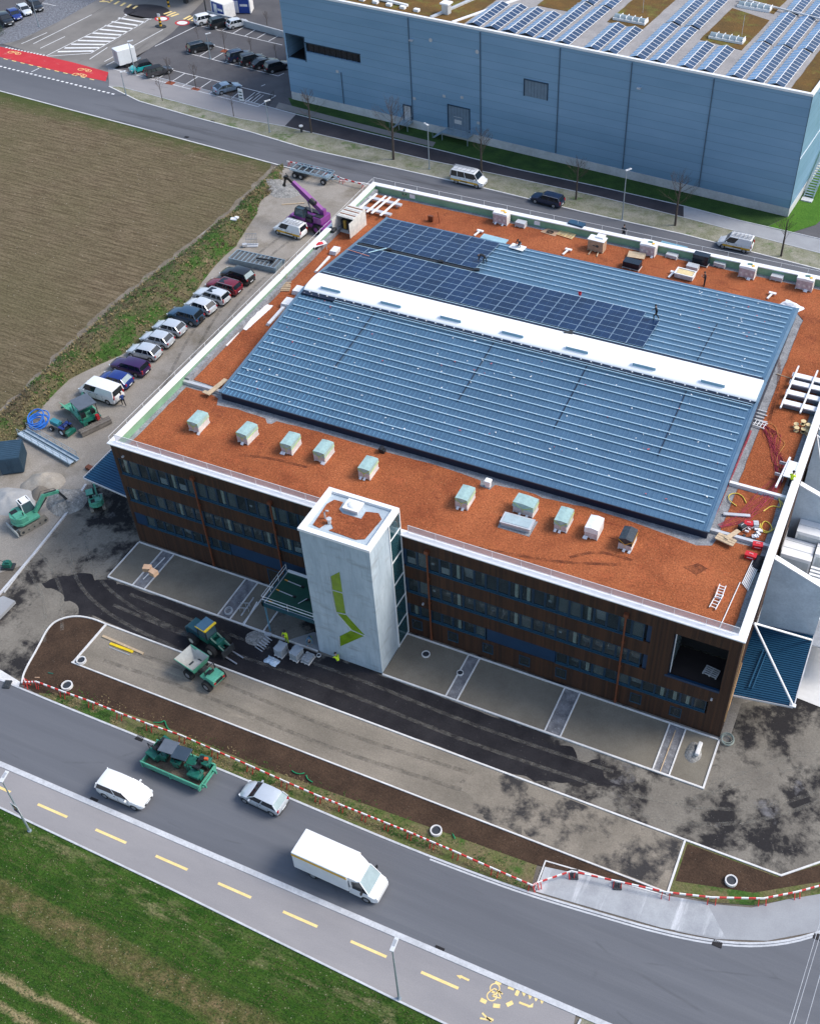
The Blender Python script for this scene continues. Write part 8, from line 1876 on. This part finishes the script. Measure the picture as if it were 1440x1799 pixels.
# aluminium gangway
r = empty('gangway', (0, 0, 0), 0, 'long pale aluminium gangway with wire rails lying beside the sand heap', 'gangway'); b = MB(); b.box(-4.2, 4.2, -.55, -.05, .35, .42); b.box(-4.2, 4.2, .25, .7, .15, .22); b.build('deck', mat('pale_aluminium', (.52, .60, .66), .4, .3), r)
b = MB()
for y in (-.6, 0, .22, .72): b.bar((-4.2, y, .3), (4.2, y, .3), .08, .3)
b.build('side_beam', m_galv, r); b = MB()
for y in (-.62, .72):
    for k in range(8): b.bar((-4 + k * 1.14, y, .4), (-4 + k * 1.14, y, 1.3), .04, .04)
    b.bar((-4, y, 1.3), (4, y, 1.3), .04, .04); b.bar((-4, y, .9), (4, y, .9), .03, .03)
b.build('handrail', m_galv, r); a, c = G(40, 762), G(132, 815); r.location = ((a.x + c.x) / 2, (a.y + c.y) / 2, 0); r.rotation_euler = (0, 0, math.atan2(c.y - a.y, c.x - a.x)); r.scale = ((c - a).length / 8.4, .9, .9)
# steel grating stack and frame
r = empty('scaffold_stack', (0, 0, 0), 0, 'stack of grey steel scaffold panels beside the top of the parked row', 'stack')
for k in range(4):
    b = MB(); z = .1 + k * .2
    for y in (-1.1, 1.1): b.bar((-3.4 + .08 * k, y, z), (3.4 + .08 * k, y, z), .08, .14)
    for j in range(12): x = -3.3 + j * .6; b.bar((x, -1.1, z + .03), (x, 1.1, z + .03), .1, .08)
    b.build('panel', m_galv, r); b = MB(); b.box(-3.3, 3.3, -1.05, 1.05, z - .06, z - .04); b.build('infill', mat('dark_gap_filler', (.10, .105, .11), .6), r)  # dark sheet filling the gaps between the rungs
b = MB(); b.bar((.2, -.1, .95), (2.4, .1, .95), .18, .15); b.ob((2.4, .1, 1.0), (.5, .5, .3)); b.build('black_strut', m_blk, r); a, c = G(402, 462), G(484, 480); r.location = ((a.x + c.x) / 2, (a.y + c.y) / 2 + 1.1, 0); r.rotation_euler = (0, 0, math.atan2(c.y - a.y, c.x - a.x))
r = empty('wire_mesh_frame', (0, 0, 0), 0, 'upright grey grid frame leaning near the top of the bank', 'frame'); b = MB()
for k in range(8): b.bar((-.7 + k * .2, 0, .2), (-.7 + k * .2, .35, 1.6), .04, .04)
for z in (.2, .9, 1.6): b.bar((-.75, (z - .2) * .25, z), (.75, (z - .2) * .25, z), .05, .05)
b.build('grid', m_rim, r); b = MB(); b.box(-.8, .8, -.4, .4, 0, .15); b.ob((-.9, -.2, .3), (.6, .5, .3), .3); b.build('base', m_upst, r); at(r, 443, 432, 0, 25)
b = MB(); b.ob((0, 0, .1), (.8, .6, .2), .4); b.ob((.3, .3, .25), (.5, .4, .15)); at(tag(b.build('white_rubble', m_wfilm), 'white concrete rubble lying in the bank grass', 'rubble'), 411, 386, 1.0, 0)
board((495, 360), (535, 357), .15, .1, m_wood, 'pale plank on the ground left of the purple machine', 0)
for px, py, s_, lab in ((500, 335, 3.0, 'broken grey concrete rubble spread in the upper yard corner'), (480, 322, 2.0, 'small rubble heap at the corner of the ploughed field')): heap(px, py, s_, s_ * .7, .35, m_h2, lab, px)
# ================================================================ BARRIERS, LAMPS, SIGNS
m_rs = mat('red_barrier_stripe', (.60, .04, .035), .5); m_ws = mat('white_barrier_stripe', (.80, .79, .77), .5)
def barrier(a, c, label, group, h=.75, n=7, foot=True):
    a, c = Vector(a), Vector(c); r = empty('barrier_plank', ((a.x + c.x) / 2, (a.y + c.y) / 2, 0), math.atan2(c.y - a.y, c.x - a.x), label, 'barrier', group); L_ = (c - a).length
    b = MB()
    for k in range(n): x0 = -L_ / 2 + L_ * k / n; b.box(x0, x0 + L_ / n, -.04, .04, h - .14, h + .04, k % 2)
    b.build('plank', [m_ws, m_rs], r)
    for s_ in (-1, 1):
        b = MB(); b.bar((s_ * L_ * .42, -.28, 0), (s_ * L_ * .42, 0, h), .06, .05); b.bar((s_ * L_ * .42, .28, 0), (s_ * L_ * .42, 0, h), .06, .05); b.build('trestle_leg', m_rs, r)
    return r
ORD = 'first second third fourth fifth sixth seventh eighth ninth tenth eleventh twelfth thirteenth fourteenth fifteenth sixteenth seventeenth eighteenth nineteenth twentieth twenty-first twenty-second twenty-third twenty-fourth twenty-fifth twenty-sixth twenty-seventh twenty-eighth twenty-ninth thirtieth'.split()
BP = [(-4, -17.6), (1.2, -18.1)] + [tuple(G(x, y, .7)[:2]) for x, y in ((45, 1198), (64, 1197), (110, 1214), (160, 1232), (210, 1252), (262, 1272), (320, 1292), (378, 1318), (440, 1345), (500, 1372), (560, 1398), (640, 1430), (720, 1462), (800, 1496), (870, 1527), (935, 1555), (944, 1550), (1003, 1530), (1085, 1548), (1170, 1567), (1250, 1576), (1340, 1578), (1400, 1566), (1452, 1552))]
k = 0
for a, c in zip(BP[1:], BP[2:]):
    a, c = Vector((*a, 0)), Vector((*c, 0)); L_ = (c - a).length; m_ = max(1, round(L_ / 2.5))
    for i in range(m_): barrier(a.lerp(c, i / m_), a.lerp(c, (i + 1) / m_), ORD[k] + ' red and white barrier plank along the front road, counted from the left edge', 'barrier planks along the front road', .7); k += 1
BQ = [G(x, y, .7) for x, y in ((504, 283), (540, 290), (572, 300), (600, 313), (640, 324))]
for i, (a, c) in enumerate(zip(BQ, BQ[1:])): barrier((a.x, a.y, 0), (c.x, c.y, 0), ('leftmost', 'second', 'third', 'rightmost')[i] + ' red and white barrier plank behind the grey chassis trailer', 'barrier planks behind the chassis trailer', .7)
for px, py, lab in ((1008, 1537, 'left grey concrete barrier foot on the pale apron'), (1084, 1555, 'right grey concrete barrier foot on the pale apron'), (14, 1203, 'grey concrete barrier foot at the left end of the front barrier')):
    b = MB(); b.box(-.3, .3, -.4, .4, 0, .14); b.box(-.14, -.04, -.3, .3, .14, .18); b.box(.04, .14, -.3, .3, .14, .18); at(tag(b.build('concrete_weight', m_dkg, bevel=.03), lab, 'barrier foot'), px, py, .02, 20)
m_pole = mat('grey_lamp_pole', (.32, .38, .42), .4, .4)
def lamp(bx, by, tx, ty, h, label, aim, arm=.8):
    p = G(bx, by); r = empty('street_lamp', (p.x, p.y, 0), RD(aim), label, 'street lamp'); b = MB(); b.tube([(0, 0, 0), (0, 0, h * .45), (0, 0, h)], [.09, .075, .05], 10); b.cyl((0, 0, 0), (0, 0, .12), .16, n=10); b.build('pole', m_pole, r, smooth=50)
    b = MB(); b.box(-.15, arm, -.14, .14, h - .02, h + .09); b.box(arm * .25, arm * .8, -.1, .1, h + .09, h + .11, 1); b.build('lamp_head', [mat('pale_lamp_head', (.60, .62, .64), .4), mat('lamp_fins', (.35, .37, .4), .5)], r, bevel=.03); return r
def htop(bx, by, tx, ty):      # lamp height from where its foot and its head are seen
    p = G(bx, by); best = min((abs((lambda q: q[1])(proj_(p.x, p.y, z / 10)) - ty), z / 10) for z in range(20, 140)); return best[1]
RT = ROT.transposed()
def proj_(x, y, z):
    q = RT @ (Vector((x, y, z)) - CAM); return (CX + FPX * q.x / -q.z, CY - FPX * q.y / -q.z)
for (bx, by, tx, ty, lab, aim) in [(701, 1755, 694, 1668, 'tall street lamp at the grass edge beside the front cycle path', 95), (53, 1460, 2, 1372, 'street lamp with a portrait poster at the lower left', 100), (754, 297, 751, 220, 'street lamp on the verge before the loading platforms', 150), (1092, 387, 1100, 300, 'street lamp on the verge right of the dark blue estate', 60), (222, 167, 212, 127, 'small street lamp beside the white box trailer', 60), (239, 132, 227, 73, 'street lamp behind the turquoise car in the car park', 60), (474, 232, 470, 178, 'thin pole lamp on the verge left of the warehouse', 60), (69, 47, 57, -4, 'street lamp standing in the grey rockery', 20), (370, 103, 367, 60, 'thin lamp post between the car park rows', 60)]:
    lamp(bx, by, tx, ty, htop(bx, by, tx, ty), lab, aim, .8)
# poster on the lower left lamp: a plain portrait in flat shapes
r = empty('poster', (0, 0, 0), 0, 'portrait poster hung on the lower left street lamp', 'poster'); b = MB(); b.add([(-.42, 0, -.6), (.42, 0, -.6), (.42, 0, .6), (-.42, 0, .6), (-.42, .02, -.6), (.42, .02, -.6), (.42, .02, .6), (-.42, .02, .6)], [(0, 1, 2, 3), (7, 6, 5, 4), (0, 4, 5, 1), (3, 2, 6, 7), (1, 5, 6, 2), (0, 3, 7, 4)]); b.build('board', m_ws, r)
b = MB(); n = 16; el = lambda cx_, cz, rx, rz, y, m: b.add([(cx_ + rx * cos(2 * pi * k / n), y, cz + rz * sin(2 * pi * k / n)) for k in range(n)], [tuple(range(n))], m)
el(0, .2, .26, .30, -.006, 1); el(0, .14, .19, .24, -.010, 0); b.add([(-.3, -.007, -.28), (.3, -.007, -.28), (.2, -.007, -.08), (-.2, -.007, -.08)], [(0, 1, 2, 3)], 1); b.add([(-.34, -.008, -.52), (.34, -.008, -.52), (.34, -.008, -.34), (-.34, -.008, -.34)], [(0, 1, 2, 3)], 2)
b.build('portrait_print', [m_skin, m_hairb, mat('violet_print', (.14, .03, .22), .6)], r); p = G(53, 1460); r.location = (p.x, p.y - .12, 3.4); r.rotation_euler = (0, 0, RD(-8))
def post_sign(px, py, h, parts, label, cat='sign', name='traffic_post'):
    p = G(px, py); r = empty(name, (p.x, p.y, 0), 0, label, cat)
    for nm, f, mm in parts: b = MB(); f(b, h); b.build(nm, mm, r)
    return r
post_sign(283, 47, 1.6, [('column', lambda b, h: [b.cyl((0, 0, .15 + k * .3), (0, 0, .45 + k * .3), .22, n=12, m=k % 2) for k in range(5)], [m_ystripe, m_blk]), ('base', lambda b, h: b.prism([(1.1 * cos(t * pi / 8), .7 * sin(t * pi / 8)) for t in range(16)], 0, .15), m_dkg), ('plate', lambda b, h: b.box(-.3, .3, -.03, .03, 1.7, 2.3), m_ws)], 'yellow and black bollard with a white sign on the traffic island', 'bollard', 'island_bollard')
post_sign(297, 12, 1.8, [('column', lambda b, h: [b.cyl((0, 0, k * .35), (0, 0, .35 + k * .35), .2, n=12, m=k % 2) for k in range(5)], [m_ystripe, m_blk])], 'slim yellow and black bollard at the planted roundel', 'bollard', 'island_bollard')
post_sign(363, 24, 4, [('column', lambda b, h: b.tube([(0, 0, 0), (0, 0, 3.8)], .12, 8), m_dkg), ('plate', lambda b, h: b.box(-.25, .25, -.06, .06, 3, 3.6), m_upst)], 'dark post with small plate behind the car park wall')
post_sign(530, 232, 1, [('column', lambda b, h: b.cyl((0, 0, 0), (0, 0, .9), .18, n=12), m_dkg), ('cap', lambda b, h: b.cyl((0, 0, .9), (0, 0, 1.05), .3, n=14), m_ws)], 'short dark bollard with white cap on the verge', 'bollard', 'path_bollard')
post_sign(425, 178, 2, [('panel', lambda b, h: b.box(-.4, .4, -.08, .08, .1, 2.0), m_ws), ('print', lambda b, h: [b.box(-.3, .3, -.085, -.08, .4 + k * .5, .6 + k * .5) for k in range(3)], m_glass_t)], 'slim white information pillar in the car park beside the silver blue coupe', 'sign', 'information_pillar')
# site office containers, low wall, fence
def office_box(px, py, rot, label, L_, cols):
    r = empty('office_container', (0, 0, 0), 0, label, 'container'); b = MB(); b.box(-L_ / 2, L_ / 2, -1.2, 1.2, .1, 2.6); b.build('shell', cols[0], r, bevel=.03); b = MB(); b.box(-L_ / 2 - .04, L_ / 2 + .04, -1.24, 1.24, 2.6, 2.75)
    for s_ in (-1, 1): b.box(s_ * L_ / 2 - .1, s_ * L_ / 2 + .1, -1.25, 1.25, .1, 2.6)
    b.build('frame', cols[1], r); b = MB(); b.box(-L_ / 2 + .6, -L_ / 2 + 1.5, -1.23, -1.2, .2, 2.3); b.build('door', m_ws, r); b = MB(); b.box(.0, L_ / 2 - .4, -1.22, -1.2, 1.3, 1.7); b.build('lettering_bar', m_ws, r); return at(r, px, py, 0, rot, 1.3)
m_rblue = mat('royal_blue_steel', (.015, .06, .30), .4)
office_box(392, 15, -17, 'white and blue office container, left of the pair behind the car park wall', 3.4, (m_rblue, m_ws)); office_box(424, 7, 20, 'deep blue office container with white lettering bar, right of the pair', 3.6, (m_rblue, m_ws))
kb = MB(); strip(kb, PX([(366, 30), (420, 44), (500, 66)]), .3, 0, 1.1); tag(kb.build('low_wall', m_concr), 'low concrete wall behind the upper car park row', 'wall')
r = empty('entrance_building', (0, 0, 0), 0, 'blue grey building edge standing on the dark roundel at the top', 'building'); b = MB(); b.box(-4, 12, 0, 12, 3.4, 12); b.build('upper_wall', m_wh, r); b = MB(); b.box(-3.6, -3.0, .5, 1.2, 0, 3.4); b.box(2, 2.6, .5, 1.2, 0, 3.4); b.box(8, 8.6, .5, 1.2, 0, 3.4); b.build('column', m_dkg, r); c = G(262, 0, 0); r.location = (c.x - 1, c.y + 1.2, 0); r.rotation_euler = (0, 0, -.077)
r = empty('path_fence', (0, 0, 0), 0, 'low grey railing at the left warehouse corner beside the stepping path', 'fence'); b = MB()
a, c = G(482, 172), G(470, 190)
for k in range(6): q = a.lerp(c, k / 5); b.bar(q, q + Vector((0, 0, 1.2)), .05, .05)
b.build('post', m_dkg, r); b = MB(); b.bar(a + Vector((0, 0, 1.2)), c + Vector((0, 0, 1.2)), .06, .06); b.bar(a + Vector((0, 0, .6)), c + Vector((0, 0, .6)), .05, .05); b.build('rail', m_dkg, r)
# ================================================================ TREES
m_bark = mat('grey_bark', (.075, .06, .05), .9, var=.3, scale=6); m_twig = mat('fine_twigs', (.085, .062, .050), .9, var=.3); m_mulch = gmat('red_mulch', (.28, .085, .045), (.20, .06, .035), 2, fine=(8, .4))
def tree(h, seed, cw=1.2, twigs=60):
    rnd = random.Random(seed); r = empty('young_tree', (0, 0, 0)); b = MB(); lean = rnd.uniform(-.1, .1); top = Vector((lean, rnd.uniform(-.1, .1), h))
    b.tube([(0, 0, 0), (lean * .4, 0, h * .4), tuple(top * .75), tuple(top)], [.11, .09, .06, .02], 7); b.build('trunk', m_bark, r, smooth=60)
    b = MB()
    def br(p, d, L_, rad, lv):
        q = p + d * L_ * .5 + Vector((rnd.uniform(-.05, .05), rnd.uniform(-.05, .05), .05)); e = p + d * L_ + Vector((0, 0, L_ * .18)); b.tube([p, q, e], [rad, rad * .65, rad * .3], 3)
        if lv: 
            for k in range(3 if lv > 1 else 4): t = rnd.uniform(.35, 1); dd = (d + Vector((rnd.uniform(-.8, .8), rnd.uniform(-.8, .8), rnd.uniform(-.1, .7)))).normalized(); br(p.lerp(e, t), dd, L_ * rnd.uniform(.4, .65), rad * .5, lv - 1)
    for k in range(twigs // 5): z = rnd.uniform(.42, .95); a = rnd.uniform(0, 2 * pi); d = Vector((cos(a), sin(a), rnd.uniform(.5, 1.3))).normalized(); br(top * z, d, cw * (1.15 - z) * 1.7 + .2, .019, 2)
    b.build('crown', m_twig, r); return r
TR = [((286, 177), (278, 139), 'bare young tree on the verge left of the grass strip'), ((411, 205), (404, 163), 'bare young tree on the green verge below the coupe'), ((300, 146), (293, 104), 'bare tree in a red mulch square right of the dark grey car'), ((345, 156), (342, 115), 'bare tree in a red mulch square, middle of the front car park row'), ((396, 90), (392, 52), 'bare tree in red mulch between the middle car park bays'), ((443, 98), (440, 66), 'bare tree among the four dark cars by the warehouse'), ((486, 104), (483, 78), 'bare tree right of the four dark cars'), ((349, 70), (346, 46), 'bare tree behind the lone dark estate car'), ((471, 56), (469, 22), 'bare tree in red mulch in the upper car park row'),
      ((547, 233), (540, 165), 'bare tree on the verge nearest the left warehouse corner'), ((691, 280), (687, 187), 'bare tree on the verge left of the loading platforms'), ((845, 307), (845, 233), 'bare tree behind the white minibus'), ((1011, 350), (1015, 285), 'bare tree on the verge above the dark blue estate'), ((1185, 396), (1190, 313), 'bare tree on the verge midway to the right warehouse corner'), ((1371, 450), (1382, 385), 'bare brownish tree at the right warehouse corner')]
protos = [tree(4.6, 1, 1.2, 95), tree(4.8, 2, 1.4, 110), tree(4.2, 3, 1.0, 85)]; index_kids(); used = set()
for i, (bp, tp, lab) in enumerate(TR):
    pr_ = protos[i % 3]
    if i < 3: r = pr_
    else: r = copy_tree(pr_)
    p = G(*bp); h_ = htop(*bp, *tp); base_h = (4.6, 4.8, 4.2)[i % 3]; s_ = h_ / base_h; wsc = s_ * (1.05 if i >= 9 else .7); r.location = (p.x, p.y, 0); r.scale = (wsc, wsc, s_); r.rotation_euler = (0, 0, i * 1.3); tag(r, lab, 'tree', 'bare young trees')
for bp in ((300, 146), (345, 156), (396, 90), (471, 56)): p = G(*bp); sheet('mulch_square', wob([(p.x - .7, p.y - .6), (p.x + .7, p.y - .6), (p.x + .7, p.y + .6), (p.x - .7, p.y + .6)], .1, .4), .026, m_mulch)
# dark evergreen at the top left corner
r = empty('evergreen_shrub', (0, 0, 0), 0, 'dark evergreen shrub at the top left corner of the photo', 'shrub'); b = MB(); b.tube([(0, 0, 0), (0, 0, 2)], .12, 6); b.build('trunk', m_bark, r); b = MB(); rnd = random.Random(4)
for k in range(2200):
    u_ = rnd.random(); a = rnd.uniform(0, 6.28); zz = 3.4 * u_ + .2; rad = 1.5 * (1 - u_ * .75) * rnd.uniform(.6, 1); p = Vector((cos(a) * rad, sin(a) * rad, zz)); q = Vector((rnd.uniform(-.15, .15), rnd.uniform(-.15, .15), rnd.uniform(-.1, .15))); w_ = Vector((rnd.uniform(-.12, .12), rnd.uniform(-.12, .12), .05)); b.add([p, p + q, p + w_], [(0, 1, 2)])
b.build('crown', mat('dark_needle_green', (.012, .045, .016), .9, var=.4), r); p = G(-4, 62); r.location = (p.x, p.y, 0)
# overhead cables at the lower right
b0 = [((1440, 1618), (1386, 1799), 'left'), ((1443, 1632), (1393, 1799), 'middle'), ((1441, 1708), (1415, 1799), 'right')]
for a_, c_, wd in b0:
    A_, C_ = G(*a_, 9), G(*c_, 9); d = (C_ - A_).normalized(); b = MB(); pts = [A_ + d * t + Vector((0, 0, .0008 * t * t)) for t in range(-30, 60, 6)]; b.tube(pts, .018, 5); tag(b.build('overhead_cable', m_upst), '%s of the three thin overhead cables crossing the lower right corner' % wd, 'cable')
